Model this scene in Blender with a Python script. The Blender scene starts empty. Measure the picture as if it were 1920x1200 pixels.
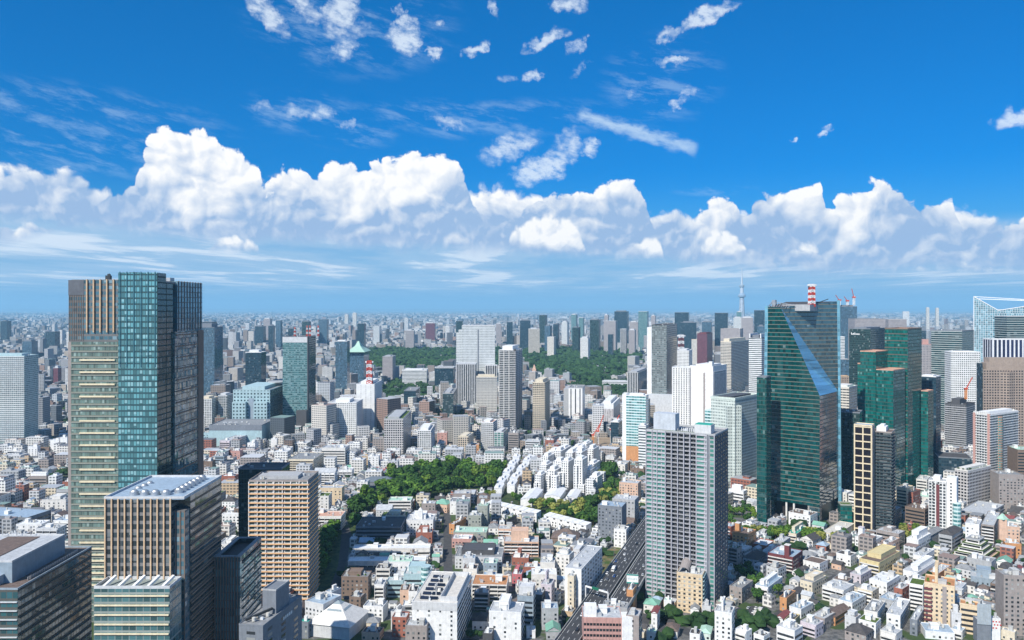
import bpy, bmesh, math, random
import numpy as np
from mathutils import Vector, Matrix, noise as mnoise

# ------------------------------------------------------------------ camera, light, air
SC = bpy.context.scene
COL = SC.collection
R = math.radians
FPX, EYE, HORIZON, CX = 1500.0, 230.0, 577.0, 960.0     # focal length, eye height and level line measured in the photograph

cam_d = bpy.data.cameras.new('camera')
cam_d.sensor_width = 36.0
cam_d.lens = 36.0 * FPX / 1920.0
cam_d.shift_y = (HORIZON - 600.0) / 1920.0
cam_d.clip_start, cam_d.clip_end = 1.0, 300000.0
cam = bpy.data.objects.new('camera', cam_d)
cam.location = (0, 0, EYE)
cam.rotation_euler = (R(90), 0, 0)
COL.objects.link(cam)
SC.camera = cam

vs = SC.view_settings
vs.view_transform, vs.look, vs.exposure, vs.gamma = 'Standard', 'None', 0.2, 1.0
vs.use_curve_mapping = False
cy = SC.cycles
cy.use_denoising = True
cy.max_bounces, cy.diffuse_bounces, cy.glossy_bounces = 5, 2, 3
cy.transmission_bounces, cy.volume_bounces, cy.transparent_max_bounces = 2, 1, 8
cy.caustics_reflective = cy.caustics_refractive = False
cy.sample_clamp_indirect = 6.0
cy.use_adaptive_sampling = True
cy.adaptive_threshold = 0.012

SUN_EL, SUN_AZ = R(43), R(216.6)           # azimuth clockwise from the view direction: behind the viewer, to the left
sun_d = bpy.data.lights.new('sun', 'SUN')
sun_d.energy, sun_d.angle, sun_d.color = 5.0, R(0.5), (1.0, 0.95, 0.86)
sun = bpy.data.objects.new('sun', sun_d)
SUN_DIR = Vector((math.sin(SUN_AZ) * math.cos(SUN_EL), math.cos(SUN_AZ) * math.cos(SUN_EL), math.sin(SUN_EL)))
sun.rotation_euler = SUN_DIR.to_track_quat('Z', 'Y').to_euler()
sun.location = (-400, -400, 900)
COL.objects.link(sun)


class NT:
    """short-hand for building node trees"""
    def __init__(s, tree):
        s.t, s.n, s.l = tree, tree.nodes, tree.links

    def new(s, kind, **kw):
        nd = s.n.new(kind)
        for k, v in kw.items():
            setattr(nd, k, v)
        return nd

    def put(s, sock, v):
        if isinstance(v, bpy.types.NodeSocket):
            s.l.new(v, sock)
        elif v is not None:
            sock.default_value = v

    def m(s, op, a, b=None, c=None, clamp=False):
        nd = s.new('ShaderNodeMath', operation=op, use_clamp=clamp)
        for i, v in enumerate((a, b, c)):
            if v is not None:
                s.put(nd.inputs[i], v)
        return nd.outputs[0]

    def vm(s, op, a, b=None, scale=None):
        nd = s.new('ShaderNodeVectorMath', operation=op)
        s.put(nd.inputs[0], a)
        if b is not None:
            s.put(nd.inputs[1], b)
        if scale is not None:
            s.put(nd.inputs['Scale'], scale)
        return nd.outputs['Value'] if op in ('LENGTH', 'DOT_PRODUCT', 'DISTANCE') else nd.outputs[0]

    def step(s, x, lo, hi, a=0.0, b=1.0):            # smooth step from a at lo to b at hi
        nd = s.new('ShaderNodeMapRange', interpolation_type='SMOOTHSTEP')
        for i, v in enumerate((x, lo, hi, a, b)):
            s.put(nd.inputs[i], v)
        return nd.outputs[0]

    def lin(s, x, lo, hi, a=0.0, b=1.0):
        nd = s.new('ShaderNodeMapRange')
        for i, v in enumerate((x, lo, hi, a, b)):
            s.put(nd.inputs[i], v)
        return nd.outputs[0]

    def mix(s, f, a, b, blend='MIX'):
        nd = s.new('ShaderNodeMix', data_type='RGBA', blend_type=blend)
        s.put(nd.inputs[0], f)
        for i, v in ((6, a), (7, b)):
            if isinstance(v, tuple) and len(v) == 3:
                v = v + (1,)
            s.put(nd.inputs[i], v)
        return nd.outputs[2]

    def noise(s, vec, scale, detail=4, rough=0.55, lac=2.0, dist=0.0, dim='3D'):
        nd = s.new('ShaderNodeTexNoise', noise_dimensions=dim)
        s.put(nd.inputs['Vector'], vec)
        for k, v in (('Scale', scale), ('Detail', detail), ('Roughness', rough), ('Lacunarity', lac), ('Distortion', dist)):
            s.put(nd.inputs[k], v)
        return nd.outputs[0]

    def voro(s, vec, scale, detail=0.0, rough=0.5, feature='SMOOTH_F1', smooth=0.6, lac=2.0):
        nd = s.new('ShaderNodeTexVoronoi', feature=feature)
        s.put(nd.inputs['Vector'], vec)
        for k, v in (('Scale', scale), ('Detail', detail), ('Roughness', rough), ('Lacunarity', lac)):
            s.put(nd.inputs[k], v)
        if feature == 'SMOOTH_F1':
            s.put(nd.inputs['Smoothness'], smooth)
        return nd.outputs[0]

    def xyz(s, x, y, z):
        nd = s.new('ShaderNodeCombineXYZ')
        for i, v in enumerate((x, y, z)):
            s.put(nd.inputs[i], v)
        return nd.outputs[0]

    def sep(s, v):
        nd = s.new('ShaderNodeSeparateXYZ')
        s.put(nd.inputs[0], v)
        return nd.outputs

    def curve(s, x, pts):                            # pts: (x, y) pairs, both 0..1
        nd = s.new('ShaderNodeFloatCurve')
        s.put(nd.inputs['Value'], x)
        c = nd.mapping.curves[0]
        pts = sorted(pts)
        while len(c.points) < len(pts):
            c.points.new(0.5, 0.5)
        for p, (a, b) in zip(c.points, pts):
            p.location = (a, b)
            p.handle_type = 'AUTO'
        nd.mapping.update()
        return nd.outputs[0]


# ---- sky: physical sky, tinted to a clear summer afternoon, with cumulus, low banks of cloud and high wisps by direction
world = bpy.data.worlds.new('World')
SC.world = world
world.use_nodes = True
world.cycles.sampling_method = 'MANUAL'
world.cycles.sample_map_resolution = 512
w = NT(world.node_tree)
w.n.clear()
skyt = w.new('ShaderNodeTexSky', sky_type='NISHITA')
skyt.sun_disc = False
skyt.sun_elevation, skyt.sun_rotation = SUN_EL, SUN_AZ
skyt.air_density, skyt.dust_density, skyt.ozone_density, skyt.altitude = 1.0, 0.35, 2.5, 300
geo = w.new('ShaderNodeTexCoord').outputs['Generated']
dx, dy, dz = w.sep(geo)
AZ = w.m('MULTIPLY', w.m('ARCTAN2', dx, dy), 57.2958)
EL = w.m('MULTIPLY', w.m('ARCSINE', dz), 57.2958)


def sky_at(px, py):                                  # direction (azimuth, elevation in degrees) of a point of the sky
    return (math.degrees(math.atan((px - CX) / FPX)),
            math.degrees(math.atan((HORIZON - py) / math.hypot(FPX, px - CX))))


def outline(pts, lo=-45.0, hi=45.0, top=20.0):       # cloud height as a curve over azimuth
    q = [sky_at(*p) for p in pts]
    q = [(lo, q[0][1])] + q + [(hi, q[-1][1])]
    cv = w.curve(w.lin(AZ, lo, hi), [((a - lo) / (hi - lo), e / top) for a, e in q])
    return w.m('MULTIPLY', cv, top)


SKY_TINT = (0.0, 0.45, 0.96)
base = w.mix(1.0, skyt.outputs[0], SKY_TINT + (1,), 'MULTIPLY')
hz = w.step(EL, 0.0, 10.0, 1.0, 0.0)
base = w.mix(w.m('MULTIPLY', hz, 0.93), base, (1.25, 3.6, 6.3, 1))
base = w.mix(w.step(EL, 2.0, 14.0, 0.0, 0.15), base, (0.0, 3.4, 8.3, 1))

SKYUV = w.xyz(w.m('MULTIPLY', AZ, 0.0174533), w.m('MULTIPLY', EL, 0.0174533), 0.0)
LIT = (9.4, 9.3, 9.2)
SHADE = (3.1, 4.5, 6.8)
LIGHT_OFF = (-0.0055, 0.0075, 0.0)


def dome(vec, scale):
    nd = w.new('ShaderNodeTexVoronoi', feature='F1', voronoi_dimensions='2D')
    w.put(nd.inputs['Vector'], vec)
    nd.inputs['Scale'].default_value = scale
    q = nd.outputs['Distance']
    return w.m('SUBTRACT', 0.42, w.m('MULTIPLY', q, q))


def puffs(vec, big):
    """cauliflower height field: rounded lumps on rounded lumps, plus ragged fine noise"""
    a = w.m('ADD', w.m('MULTIPLY', dome(vec, big), 1.0), w.m('MULTIPLY', dome(vec, big * 2.4), 0.62))
    a = w.m('MULTIPLY_ADD', dome(vec, big * 5.3), 0.45, a)
    b = w.noise(vec, big * 1.1, 7, 0.62, dim='2D')
    return w.m('MULTIPLY_ADD', w.m('SUBTRACT', b, 0.5), 2.1, w.m('SUBTRACT', a, 0.45))


def cumulus(col, top, bottom, big, amp, edge, seed, shade_from=0.35, shade_to=1.05, strength=1.0, base_soft=1.3, gain=1.0, tall=5.0):
    v = w.vm('ADD', SKYUV, (seed, seed * 0.37, 0.0))
    wp = w.new('ShaderNodeTexNoise', noise_dimensions='2D')
    w.put(wp.inputs['Vector'], v)
    wp.inputs['Scale'].default_value, wp.inputs['Detail'].default_value = big * 0.9, 3
    v = w.vm('ADD', v, w.vm('SCALE', wp.outputs['Color'], None, 0.55 / big))
    big_n = w.sep(wp.outputs['Color'])[2]
    n0 = puffs(v, big)
    n1 = puffs(w.vm('ADD', v, LIGHT_OFF), big)
    d = w.m('ADD', w.m('SUBTRACT', top, w.m('ADD', EL, 0.25)), w.m('MULTIPLY', n0, amp))
    alpha = w.step(d, 0.0, edge)
    lowd = w.m('ADD', w.m('SUBTRACT', EL, bottom), w.m('MULTIPLY', n0, amp * 0.35))
    alpha = w.m('MULTIPLY', alpha, w.step(lowd, -base_soft, 0.25))
    rel = w.m('SUBTRACT', 1.0, w.m('DIVIDE', w.m('SUBTRACT', EL, bottom), tall))
    slope = w.m('MULTIPLY', w.m('SUBTRACT', n0, n1), gain)
    sh = w.step(w.m('MULTIPLY_ADD', w.m('SUBTRACT', big_n, 0.5), 1.5, rel), shade_from, shade_to)
    sh = w.m('SUBTRACT', w.m('MULTIPLY', sh, strength), slope, None, True)
    c = w.mix(sh, LIT + (1,), SHADE + (1,))
    return w.mix(alpha, col, c)


# high thin streaks, gathered where the photograph has them
def patch(px, py, rx, ry):
    a, e = sky_at(px, py)
    q = w.m('ADD', w.m('POWER', w.m('DIVIDE', w.m('SUBTRACT', AZ, a), rx * 0.0382), 2.0),
            w.m('POWER', w.m('DIVIDE', w.m('SUBTRACT', EL, e), ry * 0.0382), 2.0))
    return w.step(q, 0.0, 1.0, 1.0, 0.0)


def union(parts):
    t = parts[0]
    for p in parts[1:]:
        t = w.m('MAXIMUM', t, p)
    return t


wisp_vec = w.xyz(w.m('ADD', w.m('MULTIPLY', AZ, 0.075), w.m('MULTIPLY', EL, 0.05)), w.m('ADD', w.m('MULTIPLY', EL, 0.24), w.m('MULTIPLY', AZ, 0.03)), 0.0)
wn = w.noise(wisp_vec, 4.2, 6, 0.66, dist=0.12, dim='2D')
wn2 = w.noise(w.xyz(w.m('MULTIPLY_ADD', EL, -0.09, w.m('MULTIPLY', AZ, 0.15)), w.m('MULTIPLY_ADD', AZ, 0.10, w.m('MULTIPLY', EL, 0.32)), 0.0), 6.5, 5, 0.6, dist=0.1, dim='2D')
thin = union([patch(660, 40, 230, 110), patch(90, 205, 330, 55), patch(150, 265, 330, 70), patch(560, 210, 130, 45), patch(660, 240, 110, 45),
              patch(850, 235, 90, 30), patch(1240, 150, 130, 90), patch(930, 220, 360, 40), patch(1340, 355, 90, 14)])
thin = w.m('MULTIPLY', thin, w.step(wn, 0.44, 0.72))
rag = w.new('ShaderNodeTexNoise', noise_dimensions='2D')
w.put(rag.inputs['Vector'], SKYUV)
rag.inputs['Scale'].default_value, rag.inputs['Detail'].default_value, rag.inputs['Roughness'].default_value = 48.0, 4, 0.6
rag_v = w.sep(rag.outputs['Color'])
AZR = w.m('MULTIPLY_ADD', w.m('SUBTRACT', rag_v[0], 0.5), 2.4, AZ)
ELR = w.m('MULTIPLY_ADD', w.m('SUBTRACT', rag_v[1], 0.5), 1.3, EL)


def shred(px, py, rx, ry, ang, k):                   # one torn scrap of cloud: a slanted patch with frayed edges
    a, e = sky_at(px, py)
    c_, s_ = math.cos(R(ang)), math.sin(R(ang))
    u, v = w.m('SUBTRACT', AZR, a), w.m('SUBTRACT', ELR, e)
    p = w.m('ADD', w.m('MULTIPLY', u, c_ / (rx * .043)), w.m('MULTIPLY', v, s_ / (rx * .043)))
    q = w.m('ADD', w.m('MULTIPLY', u, -s_ / (ry * .046)), w.m('MULTIPLY', v, c_ / (ry * .046)))
    r2 = w.m('ADD', w.m('MULTIPLY', p, p), w.m('MULTIPLY', q, q))
    return w.lin(r2, 0.0, 1.0, k, 0.0)


puff = union([shred(*q) for q in (
    (505, 30, 50, 20, -40, .8), (575, 15, 62, 18, -35, .65), (640, 25, 46, 30, 75, .85), (668, 55, 30, 14, 20, .5), (648, 92, 28, 20, 20, .7), (757, 45, 22, 17, 0, .8),
    (762, 74, 34, 24, -10, .95), (748, 18, 14, 9, 0, .7), (812, 100, 19, 9, 0, .8), (887, 91, 27, 10, 25, .85), (825, 45, 17, 8, 0, .5), (928, 18, 13, 14, 0, .6), (1025, 75, 42, 12, 25, .8),
    (1085, 85, 21, 12, 35, .7), (1068, 8, 38, 13, 0, .8), (995, 141, 25, 11, 5, .8), (1080, 130, 25, 8, 25, .4), (945, 150, 17, 7, 0, .4), (1325, 28, 50, 14, 20, .95), (1255, 63, 27, 9, 25, .6),
    (1265, 114, 33, 9, 5, .75), (1290, 170, 22, 8, 20, .55), (1275, 192, 18, 8, 20, .55), (1180, 172, 17, 9, 0, .45), (955, 278, 62, 22, 20, .7), (1018, 316, 62, 26, 15, 1.0), (1062, 277, 42, 26, 60, .6),
    (1108, 276, 22, 16, 0, .85), (1545, 248, 11, 7, 40, .8), (1494, 265, 8, 6, 0, .8), (1910, 222, 36, 15, 10, .85), (555, 208, 29, 10, 0, .5), (603, 214, 23, 12, 10, .6), (650, 232, 17, 9, 0, .5),
    (840, 230, 42, 10, -15, .55), (485, 197, 17, 8, 0, .4))])
puff = w.step(w.m('MULTIPLY', puff, w.m('MULTIPLY_ADD', w.m('SUBTRACT', wn2, 0.5), 2.4, 0.95)), 0.03, 1.0)


def streak(ax, ay, bx, by, width):
    a0, e0 = sky_at(ax, ay)
    a1, e1 = sky_at(bx, by)
    L = math.hypot(a1 - a0, e1 - e0)
    ux, uy = (a1 - a0) / L, (e1 - e0) / L
    du, dv = w.m('SUBTRACT', AZ, a0), w.m('SUBTRACT', EL, e0)
    t = w.m('ADD', w.m('MULTIPLY', du, ux), w.m('MULTIPLY', dv, uy))
    s = w.m('SUBTRACT', w.m('MULTIPLY', dv, ux), w.m('MULTIPLY', du, uy))
    s = w.m('ADD', s, w.m('MULTIPLY', w.m('SUBTRACT', wn2, 0.5), 0.9))
    k = w.m('MULTIPLY', w.step(w.m('ABSOLUTE', s), 0.0, width * 0.0382, 1.0, 0.0), w.step(t, 0.0, 0.6))
    return w.m('MULTIPLY', k, w.step(t, L - 0.5, L, 1.0, 0.0))


trail = w.m('MULTIPLY', streak(1080, 212, 1312, 282, 17), w.lin(wn, 0.3, 0.6, 0.55, 0.95))
col = w.mix(w.m('MULTIPLY', thin, 0.24), base, (6.0, 7.6, 9.0, 1))
col = w.mix(w.m('MULTIPLY', puff, 0.74), col, (7.6, 8.4, 9.2, 1))
col = w.mix(w.m('MULTIPLY', trail, 0.62), col, (6.4, 7.8, 9.0, 1))

high = col
# low bank of broken cloud under the cumulus, thinning into blue haze at the horizon
inv_z = w.m('DIVIDE', 1.0, w.m('MAXIMUM', dz, 0.012))                          # a level sheet of cloud seen edge-on
bank_vec = w.xyz(w.m('MULTIPLY', w.m('MULTIPLY', dx, inv_z), 0.42), w.m('MULTIPLY', w.m('MULTIPLY', dy, inv_z), 0.15), 0.0)
bn = w.noise(bank_vec, 1.25, 6, 0.60, dist=0.25, dim='2D')
bn2 = w.noise(bank_vec, 0.55, 3, 0.5, dim='2D')
bn = w.m('MULTIPLY_ADD', w.m('SUBTRACT', bn2, 0.5), 0.6, bn)
bank_top = outline([(0, 370), (200, 390), (500, 410), (900, 420), (1200, 425), (1500, 420), (1920, 415)])
bank = w.m('MULTIPLY', w.step(w.m('SUBTRACT', bank_top, EL), -0.8, 1.2), w.step(EL, -0.4, 1.8, 0.1, 0.95))
col = w.mix(w.m('MULTIPLY', bank, w.step(bn, 0.25, 0.5, 0.55, 1.0)), col, (3.3, 5.1, 7.2, 1))
bl = w.m('MULTIPLY', w.step(bn, 0.50, 0.68), w.step(EL, 0.5, 2.4, 0.0, 0.95))
col = w.mix(w.m('MULTIPLY', bl, w.step(w.m('SUBTRACT', bank_top, EL), -0.3, 0.8)), col, (6.6, 7.5, 8.6, 1))

# distant cumulus line, then the taller heads in front of it
c1 = outline([(0, 300), (60, 280), (120, 292), (165, 320), (200, 350), (250, 370), (420, 340), (500, 330), (560, 330), (700, 360), (830, 380),
              (880, 350), (920, 342), (990, 365), (1100, 365), (1180, 380), (1230, 385), (1275, 378), (1300, 395), (1350, 385), (1420, 400), (1560, 420),
              (1700, 400), (1790, 385), (1845, 392), (1875, 410), (1920, 400)])
b1 = outline([(0, 395), (300, 420), (600, 440), (900, 455), (1200, 470), (1500, 490), (1920, 490)])
col = cumulus(col, c1, b1, 15.0, 1.5, 0.75, 2.3, 0.05, 0.85, 0.95, gain=0.75, tall=4.2, base_soft=1.1)
c2 = outline([(0, 420), (150, 400), (205, 360), (250, 325), (272, 260), (300, 240), (350, 243), (380, 238), (420, 262), (455, 275), (485, 300), (500, 330),
              (530, 318), (560, 315), (590, 330), (615, 308), (660, 302), (690, 315), (710, 285), (760, 290), (800, 280), (850, 300), (872, 335), (895, 385),
              (925, 425), (955, 415), (1000, 375), (1060, 362), (1110, 352), (1165, 338), (1200, 355), (1215, 395), (1248, 425), (1290, 402), (1320, 380),
              (1365, 362), (1400, 388), (1420, 355), (1450, 348), (1500, 345), (1538, 340), (1552, 385), (1575, 358), (1640, 350), (1700, 358), (1745, 365),
              (1775, 346), (1795, 372), (1830, 440), (1870, 420), (1920, 398)])
b2 = outline([(0, 440), (200, 400), (300, 420), (450, 440), (560, 430), (700, 445), (800, 440), (870, 420), (930, 455), (1050, 465), (1180, 460), (1260, 470),
              (1300, 470), (1450, 475), (1560, 490), (1700, 480), (1920, 480)])
col = cumulus(col, c2, b2, 13.0, 1.35, 0.26, 7.9, 0.10, 0.84, 1.0, gain=0.85, tall=5.4, base_soft=0.9)
c3 = outline([(0, 470), (25, 425), (75, 400), (120, 415), (150, 470), (380, 480), (400, 445), (440, 430), (480, 445), (500, 480), (700, 490), (930, 480), (960, 420), (1000, 392), (1060, 398), (1090, 430), (1115, 480), (1155, 480), (1175, 450), (1215, 428), (1240, 450),
              (1260, 500), (1290, 500), (1315, 440), (1350, 425), (1395, 450), (1440, 500), (1470, 470), (1500, 442), (1535, 455), (1555, 500), (1640, 510), (1670, 485), (1700, 474), (1735, 500), (1780, 500), (1800, 480), (1830, 490), (1920, 500)])
b3 = outline([(0, 440), (150, 430), (380, 462), (500, 465), (930, 455), (1115, 468), (1250, 474), (1400, 470), (1560, 478), (1750, 500), (1920, 500)])
col = cumulus(col, c3, b3, 19.0, 0.95, 0.6, 4.4, 0.55, 1.35, 0.8, gain=0.8, tall=2.4, base_soft=0.5)
col = w.mix(w.step(EL, 0.1, 2.0, 0.62, 0.0), col, (1.25, 3.6, 6.3, 1))


def backdrop(colour):
    nd = w.new('ShaderNodeBackground')
    w.put(nd.inputs[0], colour)
    nd.inputs[1].default_value = 0.1
    return nd.outputs[0]


def choose(test, no, yes):
    nd = w.new('ShaderNodeMixShader')
    w.l.new(test, nd.inputs[0]), w.l.new(no, nd.inputs[1]), w.l.new(yes, nd.inputs[2])
    return nd.outputs[0]


clear = backdrop(w.mix(0.12, base, (9.0, 9.6, 10.4, 1)))                       # overhead and behind the viewer: open sky with a little cloud
front = choose(w.m('GREATER_THAN', EL, 14.2), backdrop(col), backdrop(high))
ahead = w.m('MULTIPLY', w.m('LESS_THAN', w.m('ABSOLUTE', AZ), 44.0), w.m('LESS_THAN', EL, 34.0))
out = choose(w.m('LESS_THAN', dz, -0.001), choose(ahead, clear, front), backdrop((0.9, 1.15, 1.5, 1)))
w.l.new(out, w.new('ShaderNodeOutputWorld').inputs[0])


# ------------------------------------------------------------------ placing: a point of the photograph at a chosen distance is a point of the city
def X(px, d):
    return (px - CX) / FPX * d


def Z(py, d):
    return EYE - (py - HORIZON) / FPX * d


def depth(py):                                       # distance of a ground point
    return EYE * FPX / (py - HORIZON)


class Box:
    """a rectangular plan: nearest corner c, left end l and right end r of its two seen walls; th turns the walls away from the viewer"""
    def __init__(s, l, c, r, d, th=0.0, depth_m=None, width_m=None):
        t = R(th)
        s.c, s.s, s.th, s.d = math.cos(t), math.sin(t), th, d
        px, py = X(c, d), d
        tl = (l - CX) / FPX
        s.w = width_m or (px - tl * py) / (s.c + tl * s.s)
        if depth_m:
            s.l = depth_m
        else:
            tr = (r - CX) / FPX
            den = s.s - tr * s.c
            s.l = (tr * py - px) / den if abs(den) > 0.02 else 20.0
            if not 4.0 < s.l < 140:
                s.l = min(max(s.l, 8.0), 60.0) if s.l > 0 else s.w * 0.8
        s.P = Vector((px, py))
        s.ux, s.uy = Vector((s.c, -s.s)), Vector((s.s, s.c))
        s.mid = s.P - s.ux * s.w / 2 + s.uy * s.l / 2


# ------------------------------------------------------------------ materials
def new_mat(name):
    m = bpy.data.materials.new(name)
    m.use_nodes = True
    t = NT(m.node_tree)
    t.n.clear()
    out = t.new('ShaderNodeOutputMaterial')
    p = t.new('ShaderNodeBsdfPrincipled')
    t.l.new(p.outputs[0], out.inputs[0])
    return m, t, p


MATS = {}


def plain(name, color, rough=0.75, metal=0.0, grain=0.16, scale=0.35, rnd=0.0, spec=0.4):
    if name in MATS:
        return MATS[name]
    m, t, p = new_mat(name)
    v = t.new('ShaderNodeTexCoord').outputs['Object']
    g = t.noise(v, scale, 5, 0.65)
    g2 = t.noise(t.vm('MULTIPLY', v, (1.0, 1.0, 0.12)), 1.1, 3, 0.6)       # weathering runs down the walls
    f = t.m('ADD', t.lin(g, 0.3, 0.7, 1 - grain, 1 + grain * 0.6), t.lin(g2, 0.35, 0.65, -grain * 0.5, grain * 0.25))
    if rnd:
        f = t.m('MULTIPLY', f, t.lin(t.new('ShaderNodeObjectInfo').outputs['Random'], 0, 1, 1 - rnd, 1 + rnd))
    c = t.mix(1.0, color + (1,), t.xyz(f, f, f), 'MULTIPLY')
    t.put(p.inputs['Base Color'], c)
    p.inputs['Roughness'].default_value = rough
    p.inputs['Metallic'].default_value = metal
    p.inputs['Specular IOR Level'].default_value = spec
    MATS[name] = m
    return m


def make_facade_group():
    g = bpy.data.node_groups.new('facade', 'ShaderNodeTree')
    io = g.interface
    for nm, kind, dv in (('Wall', 'Color', (0.5, 0.5, 0.5, 1)), ('Glass', 'Color', (0.02, 0.03, 0.04, 1)), ('Floor', 'Float', 3.5), ('Bay', 'Float', 3.0),
                         ('X0', 'Float', 0.15), ('X1', 'Float', 0.85), ('Y0', 'Float', 0.3), ('Y1', 'Float', 0.8), ('Rough', 'Float', 0.08),
                         ('Blind', 'Float', 0.15), ('Tilt', 'Float', 0.012), ('IOR', 'Float', 1.6), ('Base', 'Float', 0.0)):
        s = io.new_socket(nm, in_out='INPUT', socket_type='NodeSocket' + kind)
        s.default_value = dv
    io.new_socket('Shader', in_out='OUTPUT', socket_type='NodeSocketShader')
    t = NT(g)
    I = t.new('NodeGroupInput').outputs
    uv = t.sep(t.new('ShaderNodeUVMap').outputs[0])
    u, v = t.m('DIVIDE', uv[0], I['Bay']), t.m('DIVIDE', uv[1], I['Floor'])
    fu, fv = t.m('FRACT', u), t.m('FRACT', v)
    cell = t.xyz(t.m('FLOOR', u), t.m('FLOOR', v), 3.0)
    wn = t.new('ShaderNodeTexWhiteNoise', noise_dimensions='3D')
    t.put(wn.inputs[0], cell)
    rc = t.sep(wn.outputs['Color'])
    geo = t.new('ShaderNodeNewGeometry')
    nz = t.sep(geo.outputs['True Normal'])[2]
    mask = t.m('MULTIPLY', t.m('MULTIPLY', t.m('GREATER_THAN', fu, I['X0']), t.m('LESS_THAN', fu, I['X1'])),
               t.m('MULTIPLY', t.m('GREATER_THAN', fv, I['Y0']), t.m('LESS_THAN', fv, I['Y1'])))
    mask = t.m('MULTIPLY', mask, t.m('LESS_THAN', t.m('ABSOLUTE', nz), 0.8))
    mask = t.m('MULTIPLY', mask, t.m('GREATER_THAN', uv[1], I['Base']))
    pos = t.new('ShaderNodeTexCoord').outputs['Object']
    gr = t.lin(t.noise(pos, 0.12, 4, 0.6), 0.3, 0.7, 0.86, 1.06)
    wall = t.mix(1.0, I['Wall'], t.xyz(gr, gr, gr), 'MULTIPLY')
    k = t.lin(rc[0], 0, 1, 0.55, 1.5)
    glass = t.mix(1.0, I['Glass'], t.xyz(k, k, k), 'MULTIPLY')
    blind = t.m('MULTIPLY', t.m('LESS_THAN', rc[1], I['Blind']), t.m('GREATER_THAN', fv, t.m('ADD', I['Y0'], t.m('MULTIPLY', rc[2], 0.35))))
    pale = t.mix(0.55, t.mix(1.0, I['Glass'], (3.2, 3.2, 3.2, 1), 'MULTIPLY'), (0.30, 0.31, 0.30))
    glass = t.mix(t.m('MULTIPLY', blind, 0.75), glass, pale)
    p1 = t.new('ShaderNodeBsdfPrincipled')
    t.put(p1.inputs['Base Color'], wall)
    p1.inputs['Roughness'].default_value = 0.72
    p1.inputs['Specular IOR Level'].default_value = 0.35
    p2 = t.new('ShaderNodeBsdfPrincipled')
    t.put(p2.inputs['Base Color'], glass)
    t.put(p2.inputs['Roughness'], I['Rough'])
    t.put(p2.inputs['IOR'], I['IOR'])
    off = t.vm('SCALE', t.vm('SUBTRACT', wn.outputs['Color'], (0.5, 0.5, 0.5)), None, I['Tilt'])
    nrm = t.vm('NORMALIZE', t.vm('ADD', geo.outputs['Normal'], off))
    t.put(p2.inputs['Normal'], nrm)
    mx = t.new('ShaderNodeMixShader')
    t.l.new(mask, mx.inputs[0]), t.l.new(p1.outputs[0], mx.inputs[1]), t.l.new(p2.outputs[0], mx.inputs[2])
    t.l.new(mx.outputs[0], t.new('NodeGroupOutput').inputs[0])
    return g


FACADE = make_facade_group()


def facade(name, wall, glass=(0.02, 0.03, 0.04), floor=3.5, bay=3.0, x=(0.15, 0.85), y=(0.3, 0.8), rough=0.08, blind=0.12, tilt=0.012, ior=1.6, base=0.0):
    if name in MATS:
        return MATS[name]
    m = bpy.data.materials.new(name)
    m.use_nodes = True
    t = NT(m.node_tree)
    t.n.clear()
    g = t.new('ShaderNodeGroup')
    g.node_tree = FACADE
    for k, v in (('Wall', wall + (1,)), ('Glass', glass + (1,)), ('Floor', floor), ('Bay', bay), ('X0', x[0]), ('X1', x[1]), ('Y0', y[0]), ('Y1', y[1]),
                 ('Rough', rough), ('Blind', blind), ('Tilt', tilt), ('IOR', ior), ('Base', base)):
        g.inputs[k].default_value = v
    t.l.new(g.outputs[0], t.new('ShaderNodeOutputMaterial').inputs[0])
    MATS[name] = m
    return m


def glass_mat(name, color, rough=0.08, ior=1.6, rnd=0.4):
    if name in MATS:
        return MATS[name]
    m, t, p = new_mat(name)
    r = t.new('ShaderNodeObjectInfo').outputs['Random']
    k = t.lin(r, 0, 1, 1 - rnd, 1 + rnd)
    t.put(p.inputs['Base Color'], t.mix(1.0, color + (1,), t.xyz(k, k, k), 'MULTIPLY'))
    p.inputs['Roughness'].default_value = rough
    p.inputs['IOR'].default_value = ior
    MATS[name] = m
    return m


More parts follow.
